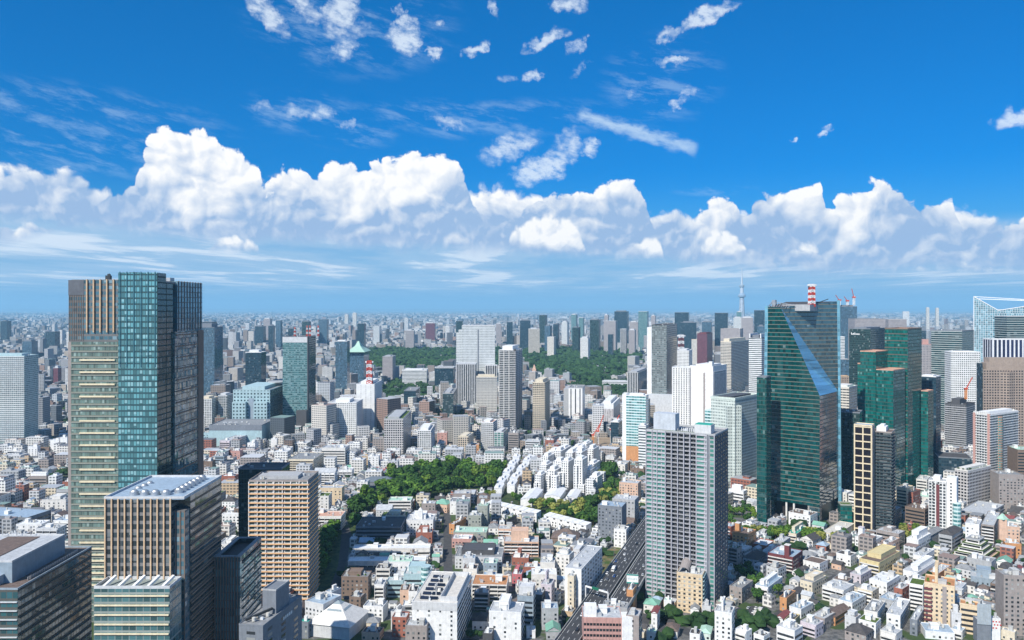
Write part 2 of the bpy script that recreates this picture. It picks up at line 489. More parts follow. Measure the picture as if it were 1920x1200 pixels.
# ------------------------------------------------------------------ meshes
class MB:
    def __init__(s):
        s.v, s.f, s.uv, s.mi = [], [], [], []

    def face(s, pts, uvs=None, mi=0):
        i = len(s.v)
        s.v += [tuple(p) for p in pts]
        s.f.append(tuple(range(i, i + len(pts))))
        s.uv += uvs if uvs else [(p[0], p[1]) for p in pts]
        s.mi.append(mi)
        return s

    def wall(s, a, b, z0, z1, u0=0.0, mi=0):         # vertical wall from plan point a to plan point b
        L = math.hypot(b[0] - a[0], b[1] - a[1])
        return s.face([(a[0], a[1], z0), (b[0], b[1], z0), (b[0], b[1], z1), (a[0], a[1], z1)],
                      [(u0, z0), (u0 + L, z0), (u0 + L, z1), (u0, z1)], mi)

    def prism(s, poly, z0, z1, top=True, mi=0, tmi=None, bottom=False):   # plan anticlockwise seen from above
        for i in range(len(poly)):
            s.wall(poly[i], poly[(i + 1) % len(poly)], z0, z1, 0.0, mi)
        if top:
            s.face([(p[0], p[1], z1) for p in poly], None, mi if tmi is None else tmi)
        if bottom:
            s.face([(p[0], p[1], z0) for p in reversed(poly)], None, mi)
        return s

    def box(s, x0, y0, z0, x1, y1, z1, mi=0, tmi=None, bottom=True):
        return s.prism([(x0, y0), (x1, y0), (x1, y1), (x0, y1)], z0, z1, True, mi, tmi, bottom)

    def frame(s, x0, y0, x1, y1, t, z0, z1, mi=0):   # a low wall round a rectangle, inside faces included
        s.box(x0, y0, z0, x1, y0 + t, z1, mi)
        s.box(x0, y1 - t, z0, x1, y1, z1, mi)
        s.box(x0, y0 + t, z0, x0 + t, y1 - t, z1, mi)
        s.box(x1 - t, y0 + t, z0, x1, y1 - t, z1, mi)
        return s

    def cyl(s, cx, cy_, r, z0, z1, n=14, r1=None, mi=0):
        r1 = r if r1 is None else r1
        for i in range(n):
            a, b = 2 * math.pi * i / n, 2 * math.pi * (i + 1) / n
            s.face([(cx + r * math.cos(a), cy_ + r * math.sin(a), z0), (cx + r * math.cos(b), cy_ + r * math.sin(b), z0),
                    (cx + r1 * math.cos(b), cy_ + r1 * math.sin(b), z1), (cx + r1 * math.cos(a), cy_ + r1 * math.sin(a), z1)],
                   [(r * a, z0), (r * b, z0), (r * b, z1), (r * a, z1)], mi)
        s.face([(cx + r1 * math.cos(2 * math.pi * i / n), cy_ + r1 * math.sin(2 * math.pi * i / n), z1) for i in range(n)], None, mi)
        return s

    def bar(s, a, b, w, mi=0):                       # a square bar between two points
        a, b = Vector(a), Vector(b)
        d = (b - a).normalized()
        n = d.cross(Vector((0, 0, 1)))
        n = n.normalized() if n.length > 1e-3 else Vector((1, 0, 0))
        m = d.cross(n)
        h = w / 2
        q = [n * h + m * h, -n * h + m * h, -n * h - m * h, n * h - m * h]
        for i in range(4):
            j = (i + 1) % 4
            s.face([a + q[i], b + q[i], b + q[j], a + q[j]], [(0, 0)] * 4, mi)
        s.face([a + p for p in q], [(0, 0)] * 4, mi), s.face([b + p for p in reversed(q)], [(0, 0)] * 4, mi)
        return s

    def build(s, name, mats, parent=None, loc=None, label=None):
        me = bpy.data.meshes.new(name)
        me.from_pydata(s.v, [], s.f)
        lay = me.uv_layers.new(name='UVMap')
        lay.data.foreach_set('uv', np.array(s.uv, dtype=np.float32).ravel())
        for m in (mats if isinstance(mats, (list, tuple)) else [mats]):
            me.materials.append(m)
        if any(s.mi):
            me.polygons.foreach_set('material_index', s.mi)
        me.update()
        return link(name, me, parent, loc, label)


def link(name, me, parent=None, loc=None, label=None):
    o = bpy.data.objects.new(name, me)
    COL.objects.link(o)
    if parent:
        o.parent = parent
    if loc is not None:
        o.location = loc
    if label:
        o['label'] = label
    return o


THINGS = []                                          # (root, description, plan point) of things whose label still needs its place in words


def thing(name, label, cat, loc, rot=0.0, group=None, settle=False):
    o = bpy.data.objects.new(name, None)
    COL.objects.link(o)
    o.location = loc
    o.rotation_euler = (0, 0, rot)
    o['label'], o['category'] = label, cat
    if group:
        o['group'] = group
    if settle:
        THINGS.append(o)
    return o


LANDMARKS = []


def landmark(words, o):
    LANDMARKS.append((words, o.location.x, o.location.y))


ORD = ['', 'second ', 'third ', 'fourth ', 'fifth ', 'sixth ', 'seventh ', 'eighth ', 'ninth ', 'tenth ', 'eleventh ', 'twelfth ']


def settle_labels():
    """finish labels: say which landmark a thing stands by, and count outward from it where look and place are shared"""
    seen = {}
    for o in THINGS:
        x, y = o.location.x, o.location.y
        words, lx, ly = min(LANDMARKS, key=lambda q: math.hypot(q[1] - x, q[2] - y))
        a, b = X2(x, y) - X2(lx, ly), y - ly
        if abs(x - lx) > abs(b) * 0.8:
            rel = 'left of' if a < 0 else 'right of'
        else:
            rel = 'in front of' if b < 0 else 'behind'
        seen.setdefault((o['label'], rel, words), []).append((math.hypot(x - lx, y - ly), o))
    alone = {}
    for o in THINGS:
        alone[o['label']] = alone.get(o['label'], 0) + 1
    for (base, rel, words), objs in seen.items():
        objs.sort(key=lambda q: q[0])
        for i, (_, o) in enumerate(objs):
            if len(objs) == 1:
                tail = f' {rel} the {words}'
            else:
                tail = f', {ORD[i] if i < len(ORD) else "twelfth "}nearest {rel} the {words}'
            lab = base + tail
            if len(lab.split()) > 16:
                lab = base if alone[base] == 1 and len(base.split()) > 3 else ' '.join(base.split()[1 + max(0, len(lab.split()) - 17):]) + tail
            o['label'] = lab


def X2(x, y):
    return CX + FPX * x / max(y, 1)


class Bld:
    """a building: an Empty at the middle of its plan; the front wall runs along local x at y = -l/2"""
    def __init__(s, name, label, cat, b, h, group=None, settle=False):
        s.b, s.w, s.l, s.h = b, b.w, b.l, h
        s.root = thing(name, label, cat, (b.mid.x, b.mid.y, 0), -R(b.th), group, settle)
        s.x0, s.x1, s.y0, s.y1 = -b.w / 2, b.w / 2, -b.l / 2, b.l / 2

    def part(s, name, mb, mats, parent=None, loc=None, label=None):
        return mb.build(name, mats, parent or s.root, loc, label)

    def lx(s, px):                                   # local x of a point of the front wall seen at px
        t = (px - CX) / FPX
        P, c, sn = s.b.P, s.b.c, s.b.s
        return s.x1 - (P.x - t * P.y) / (c + t * sn)

    def ly(s, px):                                   # local y of a point of the right wall seen at px
        t = (px - CX) / FPX
        P, c, sn = s.b.P, s.b.c, s.b.s
        return s.y0 + (t * P.y - P.x) / (sn - t * c)

    def walls(s, mat, z0=0.0, z1=None, inset=0.0, name='wall', top=True):
        z1 = s.h if z1 is None else z1
        return s.part(name, MB().prism([(s.x0 + inset, s.y0 + inset), (s.x1 - inset, s.y0 + inset), (s.x1 - inset, s.y1 - inset), (s.x0 + inset, s.y1 - inset)],
                                       z0, z1, top), mat)

    def roof(s, mat, parapet=1.0, over=0.08, z=None, wallmat=None, t=0.4):
        z = s.h if z is None else z
        m = MB()
        m.frame(s.x0 - over, s.y0 - over, s.x1 + over, s.y1 + over, t, z - 0.25, z + parapet, 1)
        m.box(s.x0 + t - over, s.y0 + t - over, z - 0.2, s.x1 - t + over, s.y1 - t + over, z + 0.12, 0)
        return s.part('roof', m, [mat, wallmat or mat])


UNIT = {}


def unit_box():
    """a 1 m cube standing on its base, shared by all copies of a kind"""
    return MB().box(-0.5, -0.5, 0, 0.5, 0.5, 1)


def shared(kind, mat, builder):
    k = (kind, mat.name)
    if k not in UNIT:
        o = builder().build(kind, mat)
        UNIT[k] = o.data
        bpy.data.objects.remove(o)
    return UNIT[k]


def put(kind, me, parent, loc, scale=(1, 1, 1), rz=0.0):
    o = bpy.data.objects.new(kind, me)
    COL.objects.link(o)
    o.parent = parent
    o.location, o.scale, o.rotation_euler = loc, scale, (0, 0, rz)
    return o


def tank_mesh():
    m = MB().cyl(0, 0, 0.5, 0.18, 0.92, 12)
    m.cyl(0, 0, 0.5, 0.92, 1.0, 12, 0.12)
    for a in range(4):
        x, y = 0.33 * math.cos(a * 1.571 + .78), 0.33 * math.sin(a * 1.571 + .78)
        m.box(x - .05, y - .05, 0, x + .05, y + .05, 0.18)
    return m


def ac_mesh():
    m = MB().box(-0.5, -0.5, 0, 0.5, 0.5, 0.86)
    m.cyl(0, 0, 0.36, 0.86, 1.0, 10)
    return m


def shed_mesh():
    m = MB().box(-0.5, -0.5, 0, 0.5, 0.5, 0.93)
    m.box(-0.54, -0.54, 0.93, 0.54, 0.54, 1.0)
    m.box(-0.2, -0.52, 0.0, 0.1, -0.5, 0.7)
    return m


WHITE = plain('white_render', (0.80, 0.80, 0.78))
M_UNIT = plain('roof_plant_metal', (0.55, 0.57, 0.58), 0.5, 0.2, rnd=0.35)
M_TANK = plain('tank_cream', (0.66, 0.64, 0.58), 0.5, rnd=0.2)
M_SHED = plain('stair_house_wall', (0.62, 0.62, 0.60), rnd=0.3)
M_STEEL = plain('galvanised_steel', (0.5, 0.52, 0.54), 0.4, 0.6)
M_DARKMETAL = plain('dark_metal', (0.06, 0.065, 0.07), 0.45, 0.4)
ROOFS = {
    'grey': plain('roof_grey', (0.27, 0.28, 0.29), 0.8, grain=0.3), 'light': plain('roof_light', (0.48, 0.50, 0.52), 0.8, grain=0.25),
    'white': plain('roof_white', (0.74, 0.75, 0.76), 0.7, grain=0.2), 'dark': plain('roof_dark', (0.08, 0.075, 0.075), 0.8, grain=0.3),
    'brown': plain('roof_brown', (0.17, 0.125, 0.105), 0.8, grain=0.3), 'red': plain('roof_red', (0.24, 0.07, 0.07), 0.8, grain=0.25),
    'green': plain('roof_copper_green', (0.20, 0.42, 0.32), 0.7, grain=0.2), 'mint': plain('roof_mint', (0.42, 0.62, 0.50), 0.7, grain=0.15),
    'turf': plain('roof_turf', (0.09, 0.15, 0.025), 0.95, grain=0.5, scale=1.2), 'blue': plain('roof_steel_blue', (0.34, 0.44, 0.54), 0.5, grain=0.2),
    'orange': plain('roof_terracotta', (0.50, 0.24, 0.11), 0.8, grain=0.25), 'teal': plain('roof_teal', (0.03, 0.36, 0.28), 0.6, grain=0.2),
    'offwhite': plain('roof_offwhite', (0.62, 0.59, 0.54), 0.8, grain=0.2), 'salmon': plain('roof_salmon', (0.62, 0.36, 0.26), 0.8, grain=0.2),
}


def roof_things(B, rng, z, n, x0=None, x1=None, y0=None, y1=None, big=True, parent=None):
    x0, x1 = (B.x0 if x0 is None else x0) + 1.6, (B.x1 if x1 is None else x1) - 1.6
    y0, y1 = (B.y0 if y0 is None else y0) + 1.6, (B.y1 if y1 is None else y1) - 1.6
    if x1 - x0 < 1.5 or y1 - y0 < 1.5:
        return
    done = []
    for k in range(n):
        kind = 'stair_house' if k == 0 and big else rng.choice(['air_conditioner', 'air_conditioner', 'air_conditioner', 'water_tank', 'plant_box'])
        if kind == 'stair_house':
            sx, sy, sz = min(rng.uniform(3, 5.5), (x1 - x0) * .5), min(rng.uniform(3.5, 6), (y1 - y0) * .6), rng.uniform(2.6, 4.2)
        elif kind == 'water_tank':
            sx = sy = rng.uniform(1.6, 2.6)
            sz = rng.uniform(2.0, 3.2)
        elif kind == 'plant_box':
            sx, sy, sz = rng.uniform(1.5, 3.5), rng.uniform(1.5, 3), rng.uniform(1.2, 2.2)
        else:
            sx, sy, sz = rng.uniform(0.9, 1.8), rng.uniform(0.9, 1.6), rng.uniform(1.2, 1.9)
        for _ in range(8):
            x, y = rng.uniform(x0 + sx / 2, max(x1 - sx / 2, x0 + sx / 2 + .01)), rng.uniform(y0 + sy / 2, max(y1 - sy / 2, y0 + sy / 2 + .01))
            if all(abs(x - a) > (sx + c) / 2 + .2 or abs(y - b) > (sy + d) / 2 + .2 for a, b, c, d in done):
                break
        else:
            continue
        done.append((x, y, sx, sy))
        if kind == 'stair_house':
            me = shared('stair_house', rng.choice([M_SHED, WHITE]), shed_mesh)
        elif kind == 'water_tank':
            me = shared('water_tank', M_TANK, tank_mesh)
        elif kind == 'plant_box':
            me = shared('plant_box', M_UNIT, unit_box)
        else:
            me = shared('air_conditioner', M_UNIT, ac_mesh)
        put(kind, me, parent or B.root, (x, y, z), (sx, sy, sz))


# ------------------------------------------------------------------ ground, air and the far city
def structure(o, kind='structure'):
    o['kind'] = kind
    return o


def ground_mat():
    m, t, p = new_mat('city_ground')
    pos = t.new('ShaderNodeTexCoord').outputs['Object']
    vo = t.new('ShaderNodeTexVoronoi', voronoi_dimensions='2D')
    t.put(vo.inputs['Vector'], pos)
    vo.inputs['Scale'].default_value = 1 / 34.0
    r = t.sep(vo.outputs['Color'])
    far = t.mix(t.m('GREATER_THAN', r[0], 0.5), (0.075, 0.085, 0.08), (0.42, 0.42, 0.42))
    far = t.mix(t.m('GREATER_THAN', r[1], 0.80), far, (0.05, 0.075, 0.035))
    patch_n = t.noise(pos, 1 / 900.0, 4, 0.6)
    far = t.mix(t.step(patch_n, 0.52, 0.66), far, (0.055, 0.075, 0.045))
    n = t.noise(pos, 0.25, 5, 0.65)
    near = t.mix(t.step(n, 0.35, 0.7), (0.085, 0.086, 0.088), (0.20, 0.195, 0.185))
    g = t.noise(pos, 0.035, 3, 0.5)
    near = t.mix(t.step(g, 0.50, 0.58), near, (0.055, 0.085, 0.03))
    dist = t.vm('LENGTH', t.vm('MULTIPLY', pos, (1, 1, 0)))
    t.put(p.inputs['Base Color'], t.mix(t.step(dist, 1500, 2600), near, far))
    p.inputs['Roughness'].default_value = 0.9
    p.inputs['Specular IOR Level'].default_value = 0.2
    return m


g = MB()
ring = [0, 400, 1200, 3000, 9000, 25000, 62000]
for i in range(len(ring) - 1):
    for k in range(48):
        a, b = 2 * math.pi * k / 48, 2 * math.pi * (k + 1) / 48
        q = [(ring[j] * math.cos(c), ring[j] * math.sin(c), 0) for j, c in ((i, a), (i + 1, a), (i + 1, b), (i, b))]
        g.face(q if i else q[1:])
structure(g.build('ground', ground_mat()))

air = bpy.data.materials.new('summer_air')
air.use_nodes = True
t = NT(air.node_tree)
t.n.clear()
pv = t.new('ShaderNodeVolumePrincipled')
pv.inputs['Color'].default_value = (0.36, 0.70, 0.95, 1)
pv.inputs['Density'].default_value = 4.2e-5
pv.inputs['Anisotropy'].default_value = 0.0
t.l.new(pv.outputs[0], t.new('ShaderNodeOutputMaterial').inputs['Volume'])
hz_box = MB().box(-64000, -64000, -1.0, 64000, 64000, 660.0).build('haze', air)
hz_box['kind'] = 'stuff'


def painted_facade():
    """walls of the far city: colour of each block from its own attribute, rows of windows from its wall coordinates"""
    m, t, p = new_mat('far_city_walls')
    c = t.new('ShaderNodeVertexColor', layer_name='tint').outputs[0]
    uv = t.sep(t.new('ShaderNodeUVMap').outputs[0])
    fu, fv = t.m('FRACT', t.m('DIVIDE', uv[0], 4.0)), t.m('FRACT', t.m('DIVIDE', uv[1], 3.6))
    nz = t.sep(t.new('ShaderNodeNewGeometry').outputs['True Normal'])[2]
    k = t.m('MULTIPLY', t.m('MULTIPLY', t.m('GREATER_THAN', fu, 0.3), t.m('GREATER_THAN', fv, 0.45)), t.m('LESS_THAN', nz, 0.5))
    t.put(p.inputs['Base Color'], t.mix(t.m('MULTIPLY', k, 0.8), c, (0.035, 0.045, 0.055)))
    p.inputs['Roughness'].default_value = 0.6
    return m


FAR_MAT = painted_facade()


def boxes_mesh(name, rows, mat):
    """many blocks at once: rows of (x, y, turn, w, l, h, wall rgb, roof rgb, z0)"""
    n = len(rows)
    a = np.array([[r[0], r[1], r[2], r[3], r[4], r[5], r[8]] for r in rows], dtype=np.float64)
    ca, sa = np.cos(a[:, 2]), np.sin(a[:, 2])
    sx = np.array([-.5, .5, .5, -.5]); sy = np.array([-.5, -.5, .5, .5])
    lx, ly = a[:, 3:4] * sx, a[:, 4:5] * sy
    px = a[:, 0:1] + lx * ca[:, None] - ly * sa[:, None]
    py = a[:, 1:2] + lx * sa[:, None] + ly * ca[:, None]
    V = np.zeros((n, 8, 3))
    V[:, :4, 0] = px; V[:, 4:, 0] = px; V[:, :4, 1] = py; V[:, 4:, 1] = py
    V[:, :4, 2] = a[:, 6:7]; V[:, 4:, 2] = (a[:, 6] + a[:, 5])[:, None]
    F = np.array([[0, 1, 5, 4], [1, 2, 6, 5], [2, 3, 7, 6], [3, 0, 4, 7], [4, 5, 6, 7]])
    faces = (F[None] + 8 * np.arange(n)[:, None, None]).reshape(-1, 4)
    me = bpy.data.meshes.new(name)
    me.vertices.add(8 * n)
    me.vertices.foreach_set('co', V.astype(np.float32).ravel())
    me.loops.add(faces.size)
    me.loops.foreach_set('vertex_index', faces.astype(np.int32).ravel())
    me.polygons.add(len(faces))
    me.polygons.foreach_set('loop_start', np.arange(0, faces.size, 4, dtype=np.int32))
    me.polygons.foreach_set('loop_total', np.full(len(faces), 4, dtype=np.int32))
    w_, l_, h_ = a[:, 3], a[:, 4], a[:, 5]
    UV = np.zeros((n, 5, 4, 2))
    for k, ext in enumerate((w_, l_, w_, l_)):
        UV[:, k, 1, 0] = ext; UV[:, k, 2, 0] = ext; UV[:, k, 2, 1] = h_; UV[:, k, 3, 1] = h_
    me.uv_layers.new(name='UVMap').data.foreach_set('uv', UV.astype(np.float32).ravel())
    C = np.ones((n, 5, 4, 4))
    C[:, :4, :, :3] = np.array([r[6] for r in rows])[:, None, None, :]
    C[:, 4, :, :3] = np.array([r[7] for r in rows])[:, None, :]
    ca_ = me.color_attributes.new('tint', 'FLOAT_COLOR', 'CORNER')
    ca_.data.foreach_set('color', C.astype(np.float32).ravel())
    me.materials.append(mat)
    me.polygons.foreach_set('use_smooth', np.zeros(len(me.polygons), dtype=bool))
    me.update()
    return link(name, me)


FAR_WALLS = [(.80, .80, .78), (.74, .73, .70), (.66, .66, .66), (.60, .58, .54), (.52, .46, .39), (.42, .42, .43), (.34, .28, .24), (.20, .22, .24), (.66, .62, .56),
             (.78, .77, .75), (.70, .70, .70), (.40, .27, .22), (.10, .12, .14), (.55, .58, .60), (.30, .31, .33), (.48, .44, .40)]
FAR_ROOFS = [(.34, .35, .36), (.42, .43, .44), (.55, .56, .57), (.25, .26, .27), (.40, .42, .44), (.17, .17, .18), (.20, .29, .26), (.28, .2, .17)]

# green places kept clear of buildings: polygons of the photograph laid on the ground
def ground_poly(pts):
    return [(X(a, depth(b)), depth(b)) for a, b in pts]


def inside(poly, x, y):
    c = False
    j = len(poly) - 1
    for i in range(len(poly)):
        if (poly[i][1] > y) != (poly[j][1] > y) and x < (poly[j][0] - poly[i][0]) * (y - poly[i][1]) / (poly[j][1] - poly[i][1]) + poly[i][0]:
            c = not c
        j = i
    return c


PALACE_WOOD = ground_poly([(650, 663), (700, 655), (860, 657), (1000, 655), (1120, 655), (1195, 661), (1210, 676), (1185, 700), (1130, 722), (1060, 716), (1000, 702), (860, 690), (740, 700), (660, 690)])
SOUTH_WOOD = ground_poly([(690, 742), (735, 715), (790, 722), (850, 735), (850, 745), (790, 750), (730, 755)])
SHRINE_WOOD = ground_poly([(1060, 722), (1180, 716), (1215, 735), (1175, 748), (1120, 744), (1080, 738)])
NO_CITY = [PALACE_WOOD, SOUTH_WOOD, SHRINE_WOOD]
OCC = []                                             # plans already built on: (x, y, turn, half width, half length)


def occupy(b, pad=2.0):
    OCC.append((b.mid.x, b.mid.y, R(b.th), b.w / 2 + pad, b.l / 2 + pad))


def free(x, y, r):
    for cx_, cy_, th, hw, hl in OCC:
        dx_, dy_ = x - cx_, y - cy_
        if abs(dx_) > hw + hl + r or abs(dy_) > hw + hl + r:
            continue
        c, s_ = math.cos(th), math.sin(th)
        if abs(dx_ * c - dy_ * s_) < hw + r and abs(dx_ * s_ + dy_ * c) < hl + r:
            return False
    return True


def build_far_city():
    rng = random.Random(11)
    rows = []

    def ring(d0, d1, sp, wr, hr, tall, gap=0.25):
        d = d0
        while d < d1:
            n = int(1.40 * d / sp)
            for k in range(n):
                if rng.random() < gap:
                    continue
                x = (-0.70 + 1.40 * (k + rng.uniform(0.1, 0.9)) / n) * d
                y = d + rng.uniform(-0.5, 0.5) * sp
                if any(inside(p, x, y) for p in NO_CITY) or (d < 2900 and not free(x, y, 9)):
                    continue
                w_, l_ = rng.uniform(*wr), rng.uniform(*wr)
                h_ = rng.uniform(*hr) * (1 if rng.random() > 0.22 else rng.uniform(1.2, 2.0))
                if rng.random() < tall:
                    h_ = rng.uniform(32, 68) if d < 3600 else rng.uniform(45, 100)
                    w_, l_ = rng.uniform(18, 34), rng.uniform(18, 34)
                wc, rc = rng.choice(FAR_WALLS), rng.choice(FAR_ROOFS)
                fade = rng.uniform(.75, 1.05) if d < 3000 else rng.uniform(.6, 1.05)
                wc = tuple(q * fade for q in wc)
                a = rng.choice([-0.35, 0.1, -0.1, 0.4, -0.6]) + rng.uniform(-.06, .06)
                rows.append((x, y, a, w_, l_, h_, wc, rc, 0.0))
                if d < 2600 and rng.random() < 0.5:
                    rows.append((x + rng.uniform(-.2, .2) * w_, y + rng.uniform(-.2, .2) * l_, a, w_ * .35, l_ * .35, rng.uniform(2, 4), wc, rc, h_))
            d += sp
    ring(1290, 2000, 22, (9, 21), (6, 20), 0.028, 0.24)
    ring(2000, 3600, 29, (11, 28), (7, 25), 0.045, 0.27)
    ring(3600, 6500, 46, (15, 36), (8, 28), 0.04, 0.28)
    ring(6500, 13000, 85, (22, 60), (8, 30), 0.022, 0.3)
    ring(13000, 30000, 210, (40, 130), (8, 32), 0.015, 0.3)
    o = boxes_mesh('distant_city', rows, FAR_MAT)
    o['kind'] = 'stuff'
    o['label'] = 'sprawl of pale low buildings reaching to the horizon'
    o['category'] = 'city'


def leaf_mat(name, c1, c2, scale=0.5):
    if name in MATS:
        return MATS[name]
    m, t, p = new_mat(name)
    pos = t.new('ShaderNodeTexCoord').outputs['Object']
    rnd = t.new('ShaderNodeObjectInfo').outputs['Random']
    n = t.noise(pos, scale, 4, 0.7)
    c = t.mix(t.step(n, 0.35, 0.65), c1, c2)
    k = t.lin(rnd, 0, 1, 0.75, 1.25)
    t.put(p.inputs['Base Color'], t.mix(1.0, c, t.xyz(k, k, k), 'MULTIPLY'))
    p.inputs['Roughness'].default_value = 0.75
    p.inputs['Specular IOR Level'].default_value = 0.2
    MATS[name] = m
    return m


def build_wood(name, polys, n, r_range, z_range, mat, label, seed, spots=None):
    """a far wood that reads as one mass: ragged clumps of leaf crossing each other over its whole plan"""
    rng = np.random.RandomState(seed)
    phi = (1 + 5 ** .5) / 2
    iv = np.array([(-1, phi, 0), (1, phi, 0), (-1, -phi, 0), (1, -phi, 0), (0, -1, phi), (0, 1, phi), (0, -1, -phi), (0, 1, -phi), (phi, 0, -1), (phi, 0, 1), (-phi, 0, -1), (-phi, 0, 1)])
    iv = iv / np.linalg.norm(iv[0])
    ifc = [(0, 11, 5), (0, 5, 1), (0, 1, 7), (0, 7, 10), (0, 10, 11), (1, 5, 9), (5, 11, 4), (11, 10, 2), (10, 7, 6), (7, 1, 8), (3, 9, 4), (3, 4, 2), (3, 2, 6), (3, 6, 8), (3, 8, 9), (4, 9, 5), (2, 4, 11), (6, 2, 10), (8, 6, 7), (9, 8, 1)]
    vs_, fs = [], []
    todo = list(spots or [])
    for poly in polys:
        xs, ys = [p[0] for p in poly], [p[1] for p in poly]
        k = 0
        while k < n:
            x, y = rng.uniform(min(xs), max(xs)), rng.uniform(min(ys), max(ys))
            k += 1 if inside(poly, x, y) else 0.3
            if inside(poly, x, y):
                todo.append((x, y))
    for x, y in todo:
        r = rng.uniform(*r_range)
        h = rng.uniform(*z_range) * (0.75 + 0.5 * mnoise.noise(Vector((x / 120, y / 120, 3))))
        for q in range(3):
            rr = r * rng.uniform(.45, .8)
            v = iv * rr * rng.uniform(0.65, 1.3, (12, 1)) * np.array([1, 1, .8]) + np.array([x + rng.normal(0, r * .45), y + rng.normal(0, r * .45), h - rr * .7 + rng.normal(0, r * .2)])
            b = len(vs_) * 12
            vs_.append(v)
            fs += [(b + f[0], b + f[1], b + f[2]) for f in ifc]
    me = bpy.data.meshes.new(name)
    me.from_pydata(np.concatenate(vs_).tolist(), [], fs)
    me.materials.append(mat)
    me.update()
    o = link(name, me)
    o['kind'], o['label'], o['category'] = 'stuff', label, 'wood'
    return o


def build_city_trees():
    """trees scattered in yards, streets and small gardens of the far low city: nobody could count them"""
    rng = random.Random(9)
    pts = []
    while len(pts) < 2600:
        d = rng.uniform(1250, 4300)
        x = rng.uniform(-.68, .68) * d
        if mnoise.noise(Vector((x / 260, d / 330, 7.7))) > rng.uniform(-.25, .55) and free(x, d, 3) and not any(inside(p, x, d) for p in NO_CITY):
            pts.append((x, d))
    return pts


